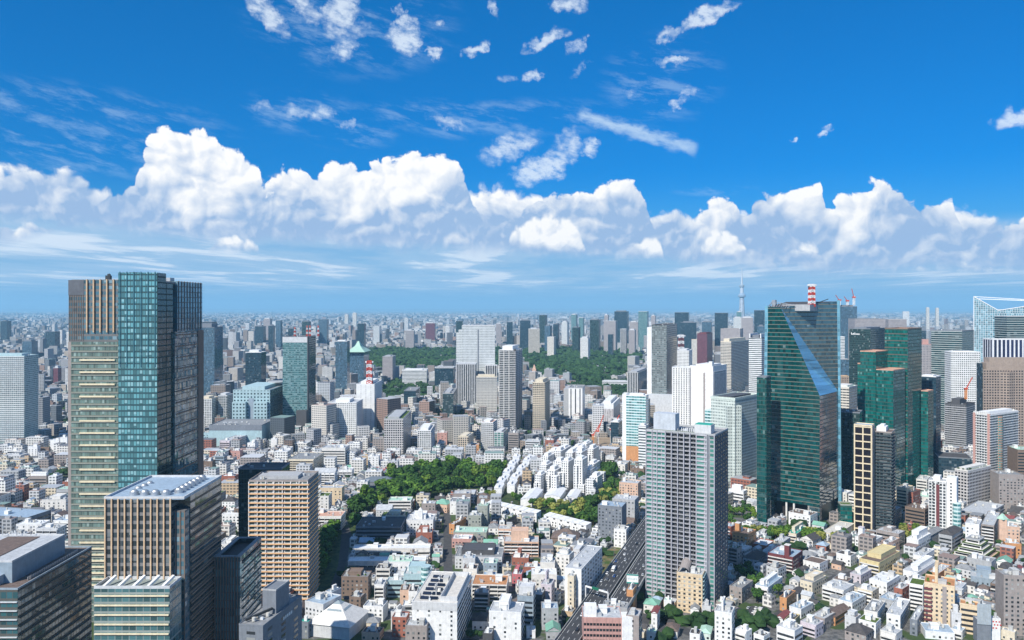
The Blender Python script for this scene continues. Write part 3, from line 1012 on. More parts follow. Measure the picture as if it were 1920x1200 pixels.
# ------------------------------------------------------------------ towers: facades
F = {
    'midtown_low': facade('grey_green_curtain_wall', (0.22, 0.23, 0.19), (0.13, 0.20, 0.18), 4.3, 1.6, (0.05, 0.95), (0.22, 1.0), 0.1, 0.10, 0.02, 1.7),
    'midtown_high': facade('blue_grey_hotel_wall', (0.17, 0.17, 0.17), (0.07, 0.15, 0.19), 4.1, 3.2, (0.06, 0.94), (0.42, 1.0), 0.1, 0.08, 0.02, 1.7),
    'midtown_bay': facade('teal_glass_wall', (0.03, 0.085, 0.10), (0.10, 0.27, 0.30), 4.3, 2.2, (0.10, 0.92), (0.24, 0.94), 0.08, 0.22, 0.02, 1.9),
    'midtown_side': facade('dark_mirror_wall', (0.08, 0.085, 0.09), (0.075, 0.155, 0.175), 4.3, 3.0, (0.02, 0.98), (0.10, 1.0), 0.05, 0.06, 0.05, 2.4),
    'east_front': facade('slate_fin_wall', (0.21, 0.21, 0.21), (0.035, 0.05, 0.06), 4.2, 4.1, (0.02, 0.98), (0.40, 1.0), 0.1, 0.10, 0.02, 1.7),
    'east_side': facade('tan_banded_mirror_wall', (0.20, 0.145, 0.105), (0.03, 0.05, 0.058), 4.2, 6.0, (0.01, 0.99), (0.30, 1.0), 0.06, 0.10, 0.04, 2.2),
    'east_low': facade('cream_blind_glass_wall', (0.28, 0.32, 0.30), (0.06, 0.14, 0.15), 4.6, 3.4, (0.04, 0.96), (0.16, 0.95), 0.1, 0.05, 0.02, 1.7),
    'west_side': facade('teal_brown_curtain_wall', (0.10, 0.10, 0.09), (0.03, 0.10, 0.115), 4.4, 3.0, (0.05, 0.95), (0.24, 0.95), 0.05, 0.05, 0.02, 1.9),
    'orange_apt': facade('window_wall_white_posts', (0.66, 0.67, 0.66), (0.07, 0.11, 0.11), 3.55, 4.6, (0.09, 0.93), (0.30, 1.0), 0.1, 0.25, 0.02, 1.6),
    'dark_side_apt': facade('dark_brown_apartment_side', (0.13, 0.10, 0.075), (0.02, 0.025, 0.03), 3.55, 3.2, (0.12, 0.88), (0.35, 0.9), 0.1, 0.1),
    'aqua_square': facade('aqua_wall_square_windows', (0.38, 0.52, 0.55), (0.015, 0.03, 0.04), 6.0, 6.0, (0.28, 0.74), (0.30, 0.74), 0.1, 0.05),
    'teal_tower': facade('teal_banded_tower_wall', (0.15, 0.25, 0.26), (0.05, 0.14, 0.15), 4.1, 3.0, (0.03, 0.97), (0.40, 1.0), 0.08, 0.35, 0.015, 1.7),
    'teal_tower_side': facade('dark_tower_side_wall', (0.045, 0.055, 0.06), (0.03, 0.07, 0.08), 4.1, 3.0, (0.05, 0.95), (0.35, 1.0), 0.08, 0.25, 0.02, 1.7),  # darker copy of the teal wall, its right side's shade in the colour
    'blue_glass': facade('blue_grey_glass_wall', (0.10, 0.15, 0.19), (0.055, 0.11, 0.16), 4.2, 3.0, (0.04, 0.96), (0.15, 1.0), 0.06, 0.05, 0.01, 1.8),
    'navy_glass': facade('navy_glass_wall', (0.030, 0.055, 0.075), (0.018, 0.045, 0.065), 4.2, 3.0, (0.05, 0.95), (0.22, 1.0), 0.08, 0.08, 0.015, 1.7),
    'dark_green_glass': facade('dark_green_glass_wall', (0.03, 0.06, 0.06), (0.012, 0.035, 0.035), 4.2, 2.4, (0.06, 0.94), (0.25, 1.0), 0.08, 0.10, 0.015, 1.7),
    'emerald': facade('emerald_glass_wall', (0.05, 0.085, 0.07), (0.003, 0.115, 0.105), 4.3, 2.2, (0.03, 0.97), (0.20, 1.0), 0.05, 0.05, 0.015, 2.0),
    'grand_front': facade('green_tower_louvred_wall', (0.14, 0.145, 0.12), (0.002, 0.056, 0.055), 4.4, 3.0, (0.0, 1.0), (0.20, 1.0), 0.05, 0.03, 0.004, 1.9),
    'grand_side': facade('steel_tower_louvred_wall', (0.17, 0.165, 0.14), (0.03, 0.075, 0.09), 4.4, 3.0, (0.0, 1.0), (0.24, 1.0), 0.05, 0.02, 0.006, 2.2),
    'grand_slope': facade('sky_toned_sloping_glass', (0.10, 0.27, 0.42), (0.10, 0.27, 0.43), 4.4, 1.8, (0.03, 0.97), (0.06, 1.0), 0.05, 0.0, 0.004, 2.6),  # reflected sky put into the blue of the facet
    'sky_toned_strip': facade('sky_toned_corner_glass', (0.22, 0.40, 0.48), (0.14, 0.34, 0.44), 4.4, 2.4, (0.05, 0.95), (0.12, 1.0), 0.1, 0.0, 0.004, 1.9),  # lit, sky-reflecting edge put into the pale colour
    'white_grid': facade('white_wall_square_windows', (0.78, 0.78, 0.76), (0.03, 0.045, 0.05), 3.5, 3.2, (0.2, 0.8), (0.34, 0.80), 0.1, 0.15),
    'grey_grid': facade('grey_wall_square_windows', (0.52, 0.50, 0.49), (0.012, 0.016, 0.022), 3.6, 3.4, (0.17, 0.83), (0.26, 0.82), 0.1, 0.04),
    'tan_grid': facade('tan_wall_square_windows', (0.36, 0.285, 0.235), (0.012, 0.016, 0.024), 3.7, 3.6, (0.24, 0.76), (0.28, 0.76), 0.1, 0.03),
    'cream_grid': facade('cream_wall_square_windows', (0.72, 0.69, 0.62), (0.03, 0.04, 0.05), 3.4, 3.0, (0.2, 0.78), (0.34, 0.78), 0.1, 0.15),
    'white_band': facade('white_banded_wall', (0.78, 0.79, 0.79), (0.05, 0.075, 0.085), 4.0, 6.0, (0.0, 1.0), (0.46, 0.92), 0.1, 0.15),
    'cream_band': facade('cream_banded_wall', (0.66, 0.61, 0.53), (0.05, 0.06, 0.065), 3.9, 5.0, (0.04, 0.96), (0.45, 0.9), 0.1, 0.1),
    'green_band': facade('green_banded_office_wall', (0.42, 0.47, 0.46), (0.015, 0.045, 0.05), 4.1, 6.0, (0.0, 1.0), (0.30, 0.98), 0.1, 0.06),
    'pale_grid': facade('pale_concrete_fine_windows', (0.62, 0.65, 0.65), (0.05, 0.07, 0.08), 3.9, 3.0, (0.25, 0.75), (0.35, 0.78), 0.1, 0.1),
    'stripe_dark': facade('dark_wall_white_ribs', (0.72, 0.72, 0.72), (0.03, 0.035, 0.04), 4.0, 4.2, (0.32, 1.0), (0.0, 1.0), 0.1, 0.05),
    'stripe_white': facade('white_wall_dark_slots', (0.78, 0.77, 0.75), (0.05, 0.05, 0.05), 3.6, 4.2, (0.58, 0.92), (0.22, 0.88), 0.12, 0.1),
    'hotel_stripe': facade('grey_lilac_striped_wall', (0.60, 0.58, 0.58), (0.28, 0.26, 0.27), 3.4, 3.2, (0.45, 0.95), (0.0, 1.0), 0.3, 0.2),
    'navy_stripe': facade('navy_white_striped_wall', (0.80, 0.80, 0.82), (0.02, 0.025, 0.07), 60.0, 7.0, (0.38, 1.0), (0.0, 1.0), 0.15, 0.0),
    'apt_grey': facade('grey_balcony_wall', (0.50, 0.51, 0.51), (0.035, 0.05, 0.055), 3.2, 3.6, (0.14, 0.86), (0.12, 0.84), 0.12, 0.22),
    'apt_white': facade('white_balcony_wall', (0.74, 0.74, 0.72), (0.05, 0.06, 0.07), 3.2, 3.2, (0.16, 0.84), (0.14, 0.84), 0.12, 0.22),
    'apt_aqua': facade('aqua_white_balcony_wall', (0.56, 0.64, 0.62), (0.08, 0.15, 0.15), 3.2, 3.2, (0.16, 0.84), (0.14, 0.84), 0.12, 0.22),
    'apt_beige': facade('beige_balcony_wall', (0.62, 0.53, 0.42), (0.05, 0.05, 0.05), 3.2, 3.4, (0.16, 0.84), (0.14, 0.84), 0.12, 0.2),
    'apt_dark': facade('charcoal_balcony_wall', (0.12, 0.12, 0.12), (0.02, 0.03, 0.035), 3.2, 3.4, (0.1, 0.9), (0.1, 0.85), 0.12, 0.25),
    'apt_teal': facade('pale_post_teal_window_wall', (0.56, 0.56, 0.57), (0.05, 0.16, 0.14), 3.32, 5.4, (0.16, 0.97), (0.26, 0.98), 0.1, 0.12),
    'pale_green': facade('pale_green_fine_wall', (0.60, 0.66, 0.62), (0.10, 0.14, 0.14), 3.9, 2.2, (0.35, 0.85), (0.30, 0.82), 0.15, 0.2),
    'aqua_band': facade('aqua_banded_office_wall', (0.62, 0.74, 0.73), (0.06, 0.20, 0.21), 4.0, 4.0, (0.03, 0.97), (0.40, 0.95), 0.1, 0.3),
    'maroon': facade('maroon_wall', (0.20, 0.075, 0.10), (0.05, 0.03, 0.04), 4.0, 3.0, (0.3, 0.7), (0.0, 1.0), 0.2, 0.05),
    'lilac_stone': facade('grey_pink_stone_wall', (0.40, 0.37, 0.37), (0.06, 0.07, 0.09), 4.0, 3.2, (0.3, 0.7), (0.25, 0.85), 0.15, 0.1),
    'lattice': facade('pale_lattice_glass', (0.58, 0.64, 0.66), (0.13, 0.27, 0.33), 4.2, 4.2, (0.10, 0.93), (0.10, 0.93), 0.1, 0.08, 0.01, 1.7),
    'scaffold': facade('scaffold_wall', (0.20, 0.20, 0.20), (0.05, 0.05, 0.055), 3.3, 3.0, (0.1, 0.9), (0.35, 1.0), 0.5, 0.15),
}
P = {k: plain('paint_' + k, c, r) for k, (c, r) in {
    'white': ((0.80, 0.80, 0.79), .7), 'offwhite': ((0.72, 0.70, 0.66), .75), 'cream': ((0.70, 0.62, 0.48), .75), 'tan': ((0.56, 0.42, 0.27), .75), 'sand': ((0.70, 0.56, 0.38), .7),
    'orange': ((0.58, 0.29, 0.13), .75), 'apricot': ((0.78, 0.47, 0.24), .65), 'peach': ((0.66, 0.45, 0.33), .75), 'brick': ((0.34, 0.13, 0.09), .8), 'maroon': ((0.17, 0.05, 0.055), .8),
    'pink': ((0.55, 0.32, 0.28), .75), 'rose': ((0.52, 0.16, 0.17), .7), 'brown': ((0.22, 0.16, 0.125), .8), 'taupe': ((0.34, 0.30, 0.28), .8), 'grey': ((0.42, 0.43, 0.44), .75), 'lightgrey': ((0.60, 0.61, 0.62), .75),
    'slate': ((0.20, 0.22, 0.25), .7), 'dark': ((0.085, 0.085, 0.09), .7), 'greygreen': ((0.34, 0.36, 0.32), .8), 'aqua': ((0.40, 0.55, 0.58), .7), 'palegreen': ((0.60, 0.68, 0.62), .7), 'lilac': ((0.62, 0.56, 0.60), .75),
    'stone': ((0.38, 0.30, 0.245), .75), 'yellow': ((0.66, 0.55, 0.30), .75), 'fin': ((0.66, 0.47, 0.30), .6), 'louvre': ((0.80, 0.69, 0.48), .6), 'bluegrey': ((0.30, 0.37, 0.43), .6)}.items()}


def balcony_mesh(w_, l_, dep, rail, sides, mat, piers=0.0):
    """one storey's balcony: slab, rail wall and end posts along the front (f), right (r) and left (l) walls"""
    key = ('balcony', round(w_, 2), round(l_, 2), dep, rail, sides, mat.name)
    if key in UNIT:
        return UNIT[key]
    m = MB()
    x0, x1, y0, y1 = -w_ / 2, w_ / 2, -l_ / 2, l_ / 2
    r_ = dep if 'r' in sides else 0
    l_off = dep if 'l' in sides else 0
    if 'f' in sides:
        m.box(x0 - l_off, y0 - dep, 0, x1 + r_, y0, 0.18)
        m.box(x0 - l_off, y0 - dep, 0.18, x1 + r_, y0 - dep + 0.15, rail)
    if 'r' in sides:
        m.box(x1, y0 + 0.002, 0, x1 + dep, y1, 0.18)
        m.box(x1 + dep - 0.15, y0 - dep + 0.152 if 'f' in sides else y0, 0.18, x1 + dep, y1, rail)
    if 'l' in sides:
        m.box(x0 - dep, y0 + 0.002, 0, x0, y1, 0.18)
        m.box(x0 - dep, y0 - dep + 0.152 if 'f' in sides else y0, 0.18, x0 - dep + 0.15, y1, rail)
    o = m.build('balcony', mat)
    UNIT[key] = o.data
    bpy.data.objects.remove(o)
    return UNIT[key]


def balconies(B, mat, floor=3.2, dep=1.3, rail=1.15, sides='fr', z0=3.2, z1=None, limit=98):
    z1 = B.h - 1.0 if z1 is None else z1
    me = balcony_mesh(B.w, B.l, dep, rail, sides, mat)
    z, n = z0, 0
    while z < z1 and n < limit:
        put('balcony', me, B.root, (0, 0, z))
        z += floor
        n += 1


def simple_tower(name, label, b, yt, fac, roofmat='grey', wallmat=None, top_h=5.0, balc=None, units=3, seed=0, group=None, cat='tower', floor=3.3, sides='fr', settle=False, crown=True, rail=1.15, bdep=1.3):
    h = Z(yt, b.d) if yt > 0 else -yt
    B = Bld(name, label, cat, b, h, group, settle)
    wm = wallmat or P['lightgrey']
    B.walls(F[fac] if isinstance(fac, str) else fac)
    rf = B.roof(ROOFS[roofmat], 1.2, wallmat=wm, t=0.6)
    rng = random.Random(seed + int(b.P.x * 7))
    if crown and top_h:
        i = min(b.w, b.l) * rng.uniform(.14, .24)
        a0, a1 = B.x0 + i, B.x1 - i * rng.uniform(.8, 1.6)
        B.part('plant_house', MB().box(a0, B.y0 + i, h + .1, a1, B.y1 - i, h + top_h), wm)
    if units:
        roof_things(B, rng, h + 0.12, units, big=False, parent=rf)
    if balc:
        balconies(B, P[balc], floor, sides=sides, rail=rail, dep=bdep)
    occupy(b)
    return B


def lattice_mast(root_name, label, loc, h, w0, w1=None, red=None, white=None, bands=7, dishes=True):
    """a red and white banded lattice mast with two dish rings"""
    w1 = w1 or w0
    red = red or plain('mast_red', (0.60, 0.06, 0.03), 0.5)
    white = white or plain('mast_white', (0.8, 0.8, 0.8), 0.5)
    r = thing(root_name, label, 'mast', loc)
    for k in range(bands):
        z0, z1 = h * k / bands, h * (k + 1) / bands
        a, b = w0 + (w1 - w0) * k / bands, w0 + (w1 - w0) * (k + 1) / bands
        m = MB()
        t_ = max(w0 * 0.14, 0.35)
        c = [(-1, -1), (1, -1), (1, 1), (-1, 1)]
        for i in range(4):
            j = (i + 1) % 4
            p, q = Vector((c[i][0] * a / 2, c[i][1] * a / 2, z0)), Vector((c[i][0] * b / 2, c[i][1] * b / 2, z1))
            p2, q2 = Vector((c[j][0] * a / 2, c[j][1] * a / 2, z0)), Vector((c[j][0] * b / 2, c[j][1] * b / 2, z1))
            m.bar(p, q, t_), m.bar(p, q2, t_ * .7), m.bar(p2, q, t_ * .7), m.bar(q, q2, t_ * .8)
        m.build('mast_section', red if k % 2 == 0 else white, r)
    if dishes:
        m = MB()
        for s in (-1, 1):
            m.cyl(s * w1 * 0.75, -w1 * .2, w1 * .28, h * .93, h * .99, 10)
        m.box(-w1 * .8, -w1 * .3, h * .9, w1 * .8, w1 * .3, h * .93)
        m.build('antenna_platform', white, r)
    return r


# ------------------------------------------------------------------ the tall hotel and office tower at the left
def build_midtown():
    d = 585.0
    b = Box(130, 300, 376, d, 0.0)
    H = Z(525, d)
    B = Bld('hotel_tower', 'tallest tower at left with teal glass bay and cream horizontal louvres', 'tower', b, H)
    zs = Z(641, d)                                               # where the hotel storeys begin
    xb = B.lx(228)
    y0, y1, x0, x1 = B.y0, B.y1, B.x0, B.x1
    yl = y0 + 22.0                                               # the left wing is shallow
    B.part('lower_wall', MB().prism([(x0, y0), (xb, y0), (xb, yl), (x0, yl)], 0, zs, False), F['midtown_low'])
    B.part('upper_wall', MB().prism([(x0 - .6, y0 + .3), (xb, y0 + .3), (xb, yl), (x0 - .6, yl)], zs, H), F['midtown_high'])
    B.part('corner_strip', MB().box(x0 - .9, y0 - .1, 0, x0 + 1.2, yl, zs), P['taupe'])
    B.part('corner_panel', MB().box(x0 - .8, y0 + .05, H - 11, B.lx(157), y0 + .3, H), plain('corner_panel_grey', (0.13, 0.14, 0.16), .5))
    m = MB()
    for k in range(9):
        xx = x0 - .5 + k * 1.3
        m.box(xx, y0 + .02, zs + 1, xx + .28, y0 + .3, H - 11.2)
    B.part('brown_ribs', m, P['brown'])
    hb = Z(511, d - 5)
    B.part('glass_bay', MB().prism([(xb, y0 - 5), (x1, y0 - 5), (x1, y0 + 10), (xb, y0 + 10)], 0, hb), [F['midtown_bay']])
    for k in range(11):                                          # mullion ribs of the bay above the offices
        xx = xb + (x1 - xb) * (k + .5) / 11
        if k % 2 == 0:
            B.part('bay_rib', MB().box(xx - .35, y0 - 5.35, zs - 18, xx + .35, y0 - 5.003, hb + .6), plain('bay_rib_blue', (0.05, 0.15, 0.19), .3))
    B.part('bay_side', MB().box(x1 + .003, y0 - 4.9, 0, x1 + .35, y0 + 9.5, hb - .5), F['dark_green_glass'])  # darker panel on the bay's right side, shade put into its colour
    xr = x1 + 2.0
    B.part('slot_wall', MB().prism([(xb, y0 + 10), (x1 + .5, y0 + 10), (x1 + .5, y0 + 21), (xb, y0 + 21)], 0, H - 2), F['dark_green_glass'])
    z2 = Z(622, d + 24)
    B.part('right_wall', MB().prism([(xb, y0 + 21.003), (xr, y0 + 21.003), (xr, y1), (xb, y1)], 0, z2, False), F['midtown_side'])
    B.part('right_upper_wall', MB().prism([(xb, y0 + 27), (xr - .6, y0 + 27), (xr - .6, y1), (xb, y1)], z2, H), facade('hotel_side_glass', (0.12, 0.15, 0.17), (0.09, 0.20, 0.25), 4.1, 3.2, (0.03, 0.97), (0.16, 1.0), 0.06, 0.04, 0.02, 2.3))
    for k in range(9):
        yy = y0 + 29 + k * (y1 - y0 - 30) / 8.5
        B.part('side_fin', MB().box(xr - .6, yy, z2 + .5, xr - .2, yy + .5, H + .4), P['brown'])
    for k in range(19):                                          # tan sun-shades on the right wall
        zz = z2 - 3 - k * 8.6
        B.part('sun_shade', MB().box(xr, y0 + 23, zz, xr + .7, y1 - 12, zz + 0.9), plain('tan_shade', (0.22, 0.14, 0.10), .6))
    B.part('right_edge', MB().box(xr + .01, y1 - 11, 0, xr + .5, y1 + .3, z2), P['brown'])
    for k in range(6):                                           # cream fins of the hotel storeys
        xx = B.lx(163.5 + k * 12.5)
        B.part('fin', MB().box(xx - .42, y0 - .9, zs + 7, xx + .42, y0 + .3, H + .5), P['fin'])
    k = 0
    py = 675.0
    while py < 1100:                                             # cream louvres of the office storeys
        z = Z(py, d)
        B.part('louvre', MB().box(B.lx(150), y0 - 1.0, z - .55, B.lx(216), y0 - .002, z + .55), P['louvre'])
        py += 22.8 if py < 1010 else 11.4
    m = MB()
    z = 4.0
    while z < zs:
        m.box(x0 + 1.3, y0 - .5, z, xb - .1, y0 - .003, z + .35)
        z += 4.3
    B.part('floor_ledges', m, P['greygreen'])
    B.part('roof', MB().box(x0 + 1, y0 + 1.5, H + .02, xb - 1, yl - 1, H + .4).box(xb, y0 + 10.1, H - 1.9, x1, y1 - 1, H - .5), ROOFS['grey'])
    B.part('roof_machine', MB().box(-6, 4, H - 2, 4, 14, H + 3).box(8, 10, H, 20, 18, H + 3.5), M_UNIT)
    # window-cleaning cranes on the roof: left one with a long low jib, right one a boxy head
    c = MB().box(-13, y0 + 12, H, -9.5, y0 + 15, H + 3.8).box(-12, y0 + 13, H + 3.8, -10.5, y0 + 14.2, H + 5)
    c.bar((-11, y0 + 13.5, H + 4.6), (B.lx(188), y0 + 13.5, H + 5.2), .6)
    c.box(B.lx(186), y0 + 12.9, H + 3.4, B.lx(190), y0 + 14, H + 4.8)
    B.part('cleaning_crane', c, M_DARKMETAL)
    c = MB().box(5, y0 + 16, H - 2, 9, y0 + 20, H + 4).box(3, y0 + 15.5, H + 4, 9.6, y0 + 20.5, H + 6.4)
    c.bar((3, y0 + 18, H + 5.5), (-3, y0 + 18, H + 6.2), .5)
    B.part('cleaning_crane', c, M_DARKMETAL)
    occupy(b)
    landmark('tallest hotel tower', B.root)


def build_east():
    d = 400.0
    b = Box(196, 345, 415, d, 0.0)
    h = Z(937, d)
    B = Bld('fin_fronted_office', 'brown office block with vertical cream fins and round cooling fans on its roof', 'office building', b, h)
    x0, x1, y0, y1 = B.x0, B.x1, B.y0, B.y1
    xn = B.lx(322)
    B.part('front_wall', MB().prism([(x0, y0), (xn, y0), (xn, y0 + 8), (x0, y0 + 8)], 0, h, False), F['east_front'])
    B.part('notch_wall', MB().prism([(xn, y0 + 2), (x1 - .4, y0 + 2), (x1 - .4, y0 + 8), (xn, y0 + 8)], 0, h - 6), F['midtown_high'])
    B.part('side_wall', MB().prism([(x0, y0 + 8.003), (x1, y0 + 8.003), (x1, y1), (x0, y1)], 0, h, False), F['east_side'])
    for k in range(11):
        xx = x0 + .5 + (xn - x0 - 1) * k / 10
        B.part('fin', MB().box(xx - .32, y0 - .8, Z(1104, d), xx + .32, y0 - .002, h + .4), P['fin'])
    for k in range(3):
        xx = xn + 1 + k * 2.2
        B.part('notch_rib', MB().box(xx, y0 + 1.6, 0, xx + .5, y0 + 2, h - 6), P['brown'])
    for k in range(27):                                          # tan sun shades of the long side
        z = h - 9 - k * 4.2
        if z < 2:
            break
        B.part('sun_shade', MB().box(x1 + .002, y0 + 9, z, x1 + .55, y1 - .5, z + .7), plain('tan_shade_light', (0.30, 0.20, 0.14), .55))
    m = MB().box(x0, y0, h, x1, y1, h + .5, 0)
    m.frame(x0 - .2, y0 - .2, x1 + .2, y1 + .2, .5, h + .503, h + 1.6, 1)
    m.box(x0 + 9, y0 + 12, h + .5, x1 - 12, y1 - 10, h + 1.6, 0)
    B.part('roof', m, [ROOFS['blue'], P['lightgrey']])
    fan = shared('cooling_fan', M_STEEL, lambda: MB().cyl(0, 0, .5, 0, .7, 16).cyl(0, 0, .42, .7, 1.0, 16, .30))
    for k in range(4):
        put('cooling_fan', fan, B.root, (x0 + 11 + k * 5.4, y0 + 8.2, h + .5), (4.4, 4.4, 2.6))
    for k in range(7):
        put('cooling_fan', fan, B.root, (x1 - 8, y0 + 13 + k * 5.2, h + .5), (4.2, 4.2, 2.6))
    for k in range(3):
        put('cooling_fan', fan, B.root, (x0 + 8.5 + k * .3, y0 + 18 + k * 6, h + .5), (3.8, 3.8, 2.2))
    occupy(b)
    landmark('fin-fronted office block', B.root)
    d = 386.0
    b2 = Box(176, 318, 0, d, 0.0, depth_m=15.0)
    h2 = Z(1104, d)
    B.part('low_front', MB().prism([(b2.P.x - b.mid.x - b2.w, d - b.mid.y), (b2.P.x - b.mid.x, d - b.mid.y), (b2.P.x - b.mid.x, y0 - .01), (b2.P.x - b.mid.x - b2.w, y0 - .01)], 0, h2), F['east_low'])
    xa, xb = b2.P.x - b.mid.x - b2.w, b2.P.x - b.mid.x
    for k in range(12):
        z = h2 - 3.6 - k * 4.6
        B.part('louvre', MB().box(xa + .4, d - b.mid.y - .7, z, xb - .3, d - b.mid.y - .003, z + .6), P['louvre'])
    for k in range(5):
        xx = xa + 4 + k * (xb - xa - 8) / 4
        B.part('roof_scoop', MB().bar((xx, y0 - 13, h2 + .3), (xx + 2.2, y0 - 5, h2 + 3.2), 1.3), P['white'])
    B.part('low_roof', MB().frame(xa, d - b.mid.y, xb, y0 - .02, .4, h2, h2 + 1.4), P['lightgrey'])
    return B


def build_west():
    d = 400.0
    b = Box(-190, 33, 172, d, 0.0)
    h = Z(1107, d)
    B = Bld('dark_glass_block', 'dark teal glass block with bare roof terrace at bottom left corner', 'office building', b, h)
    x0, x1, y0, y1 = B.x0, B.x1, B.y0, B.y1
    B.walls(F['west_side'], name='wall')
    m = MB().box(x0, y0, h, x1, y1, h + .3, 0)
    m.frame(x0 - .15, y0 - .15, x1 + .15, y1 + .15, .5, h + .303, h + 1.2, 1)
    B.part('roof', m, [ROOFS['brown'], P['bluegrey']])
    px1 = x1 - 9
    yb = y0 + 10
    z1 = Z(1050, d + 14)
    B.part('roof_storey', MB().box(x0 + 2, yb, h + .3, px1, y1 - 12, z1), P['bluegrey'])
    m = MB().frame(x0 + 2, yb, px1, y1 - 12, .6, z1, z1 + .9, 0)
    m.box(px1 - 30, yb + 6, z1, px1 - 12, y1 - 16, z1 + .6, 1)
    B.part('roof_deck', m, [P['lightgrey'], ROOFS['brown']])
    B.part('roof_slab', MB().box(x0 + 3, yb + 1, z1 + .002, px1 - 1, y1 - 13, z1 + .25), ROOFS['light'])
    B.part('lower_step', MB().box(x0 + 2.5, yb - 5, h + .3, px1 - 4, yb - .01, h + 5), P['bluegrey'])
    for k in range(3):
        B.part('roof_mast', MB().box(px1 - 34 + k * 8, y1 - 15, z1 + .9, px1 - 33.7 + k * 8, y1 - 14.7, z1 + 6).box(px1 - 34.4 + k * 8, y1 - 15.1, z1 + 5, px1 - 33.3 + k * 8, y1 - 14.6, z1 + 6), M_STEEL)
    for k in range(24):
        B.part('roof_rail_panel', MB().box(x1 - 3.6, y0 + 14 + k * 2, h + .3, x1 - 3.3, y0 + 15.4 + k * 2, h + 2.0), M_STEEL)
    for k in range(14):
        z = h - 6 - k * 4.4
        B.part('sun_shade', MB().box(x1 + .002, y0 + 2, z, x1 + .4, y1 - 1, z + .45), plain('shade_brown', (0.17, 0.14, 0.10), .55))
        if z > 1:
            B.part('front_ledge', MB().box(x0, y0 - .8, z, x1, y0 - .002, z + .45), P['lightgrey'])
    occupy(b)
    landmark('dark glass block at bottom left', B.root)
    # dark fin block between
    d = 440.0
    b = Box(401, 450, 490, d, 0.0)
    h = Z(1044, d)
    B = Bld('dark_brown_office', 'dark brown office block with roof pit behind the fin-fronted block', 'office building', b, h)
    B.walls(F['midtown_side'], top=False)
    B.part('roof', MB().box(B.x0, B.y0 + 3, h - 4, B.x1, B.y1, h - 3, 0).frame(B.x0 - .1, B.y0 - .1, B.x1 + .1, B.y1 + .1, 2.2, h - .3, h + .3, 1), [ROOFS['dark'], ROOFS['grey']])
    for k in range(9):
        xx = B.x0 + .8 + k * (B.w - 1.2) / 8.5
        B.part('fin', MB().box(xx - .25, B.y0 - .7, 0, xx + .25, B.y0 - .003, h), P['brown'])
    for k in range(14):
        z = h - 5 - k * 4.2
        B.part('sun_shade', MB().box(B.x1 + .002, B.y0 + 4, z, B.x1 + .5, B.y1, z + .5), plain('shade_brown', (0.17, 0.14, 0.10), .55))
    occupy(b)


def build_orange_apartments():
    d = 622.0
    b = Box(467, 577, 597, d, 0.0)
    h = Z(903, d)
    B = Bld('apricot_apartment_tower', 'apartment tower ringed by apricot balcony bands with white posts', 'apartment tower', b, h)
    B.walls(F['orange_apt'])
    f = 3.55
    n = int(h / f)
    me = balcony_mesh(B.w, B.l, 1.4, 1.05, 'fr', P['apricot'])
    for k in range(1, n + 1):
        put('balcony', me, B.root, (0, 0, k * f - .15))
    for k in range(8):
        xx = B.x0 + B.w * k / 7
        B.part('post', MB().box(xx - .3, B.y0 - 1.0, 0, xx + .3, B.y0 - .003, h), P['white'])
    B.roof(ROOFS['grey'], 1.4, wallmat=P['taupe'])
    B.part('roof_plant', MB().box(B.x0 + 8, B.y0 + 9, h, B.x1 - 10, B.y1 - 8, h + 2.6).box(B.x0 + 3, B.y0 + 14, h, B.x0 + 8, B.y1 - 10, h + 1.8), P['grey'])
    roof_things(B, random.Random(5), h + .1, 8, big=False)
    occupy(b)
    landmark('apricot-banded apartment tower', B.root)
    b = Box(447, 528, 0, 700.0, 0.0, depth_m=26)
    simple_tower('dark_teal_office', 'dark teal glass office rising behind the apricot-banded tower', b, 880, 'dark_green_glass', 'dark', P['slate'], 0, seed=3, crown=False)


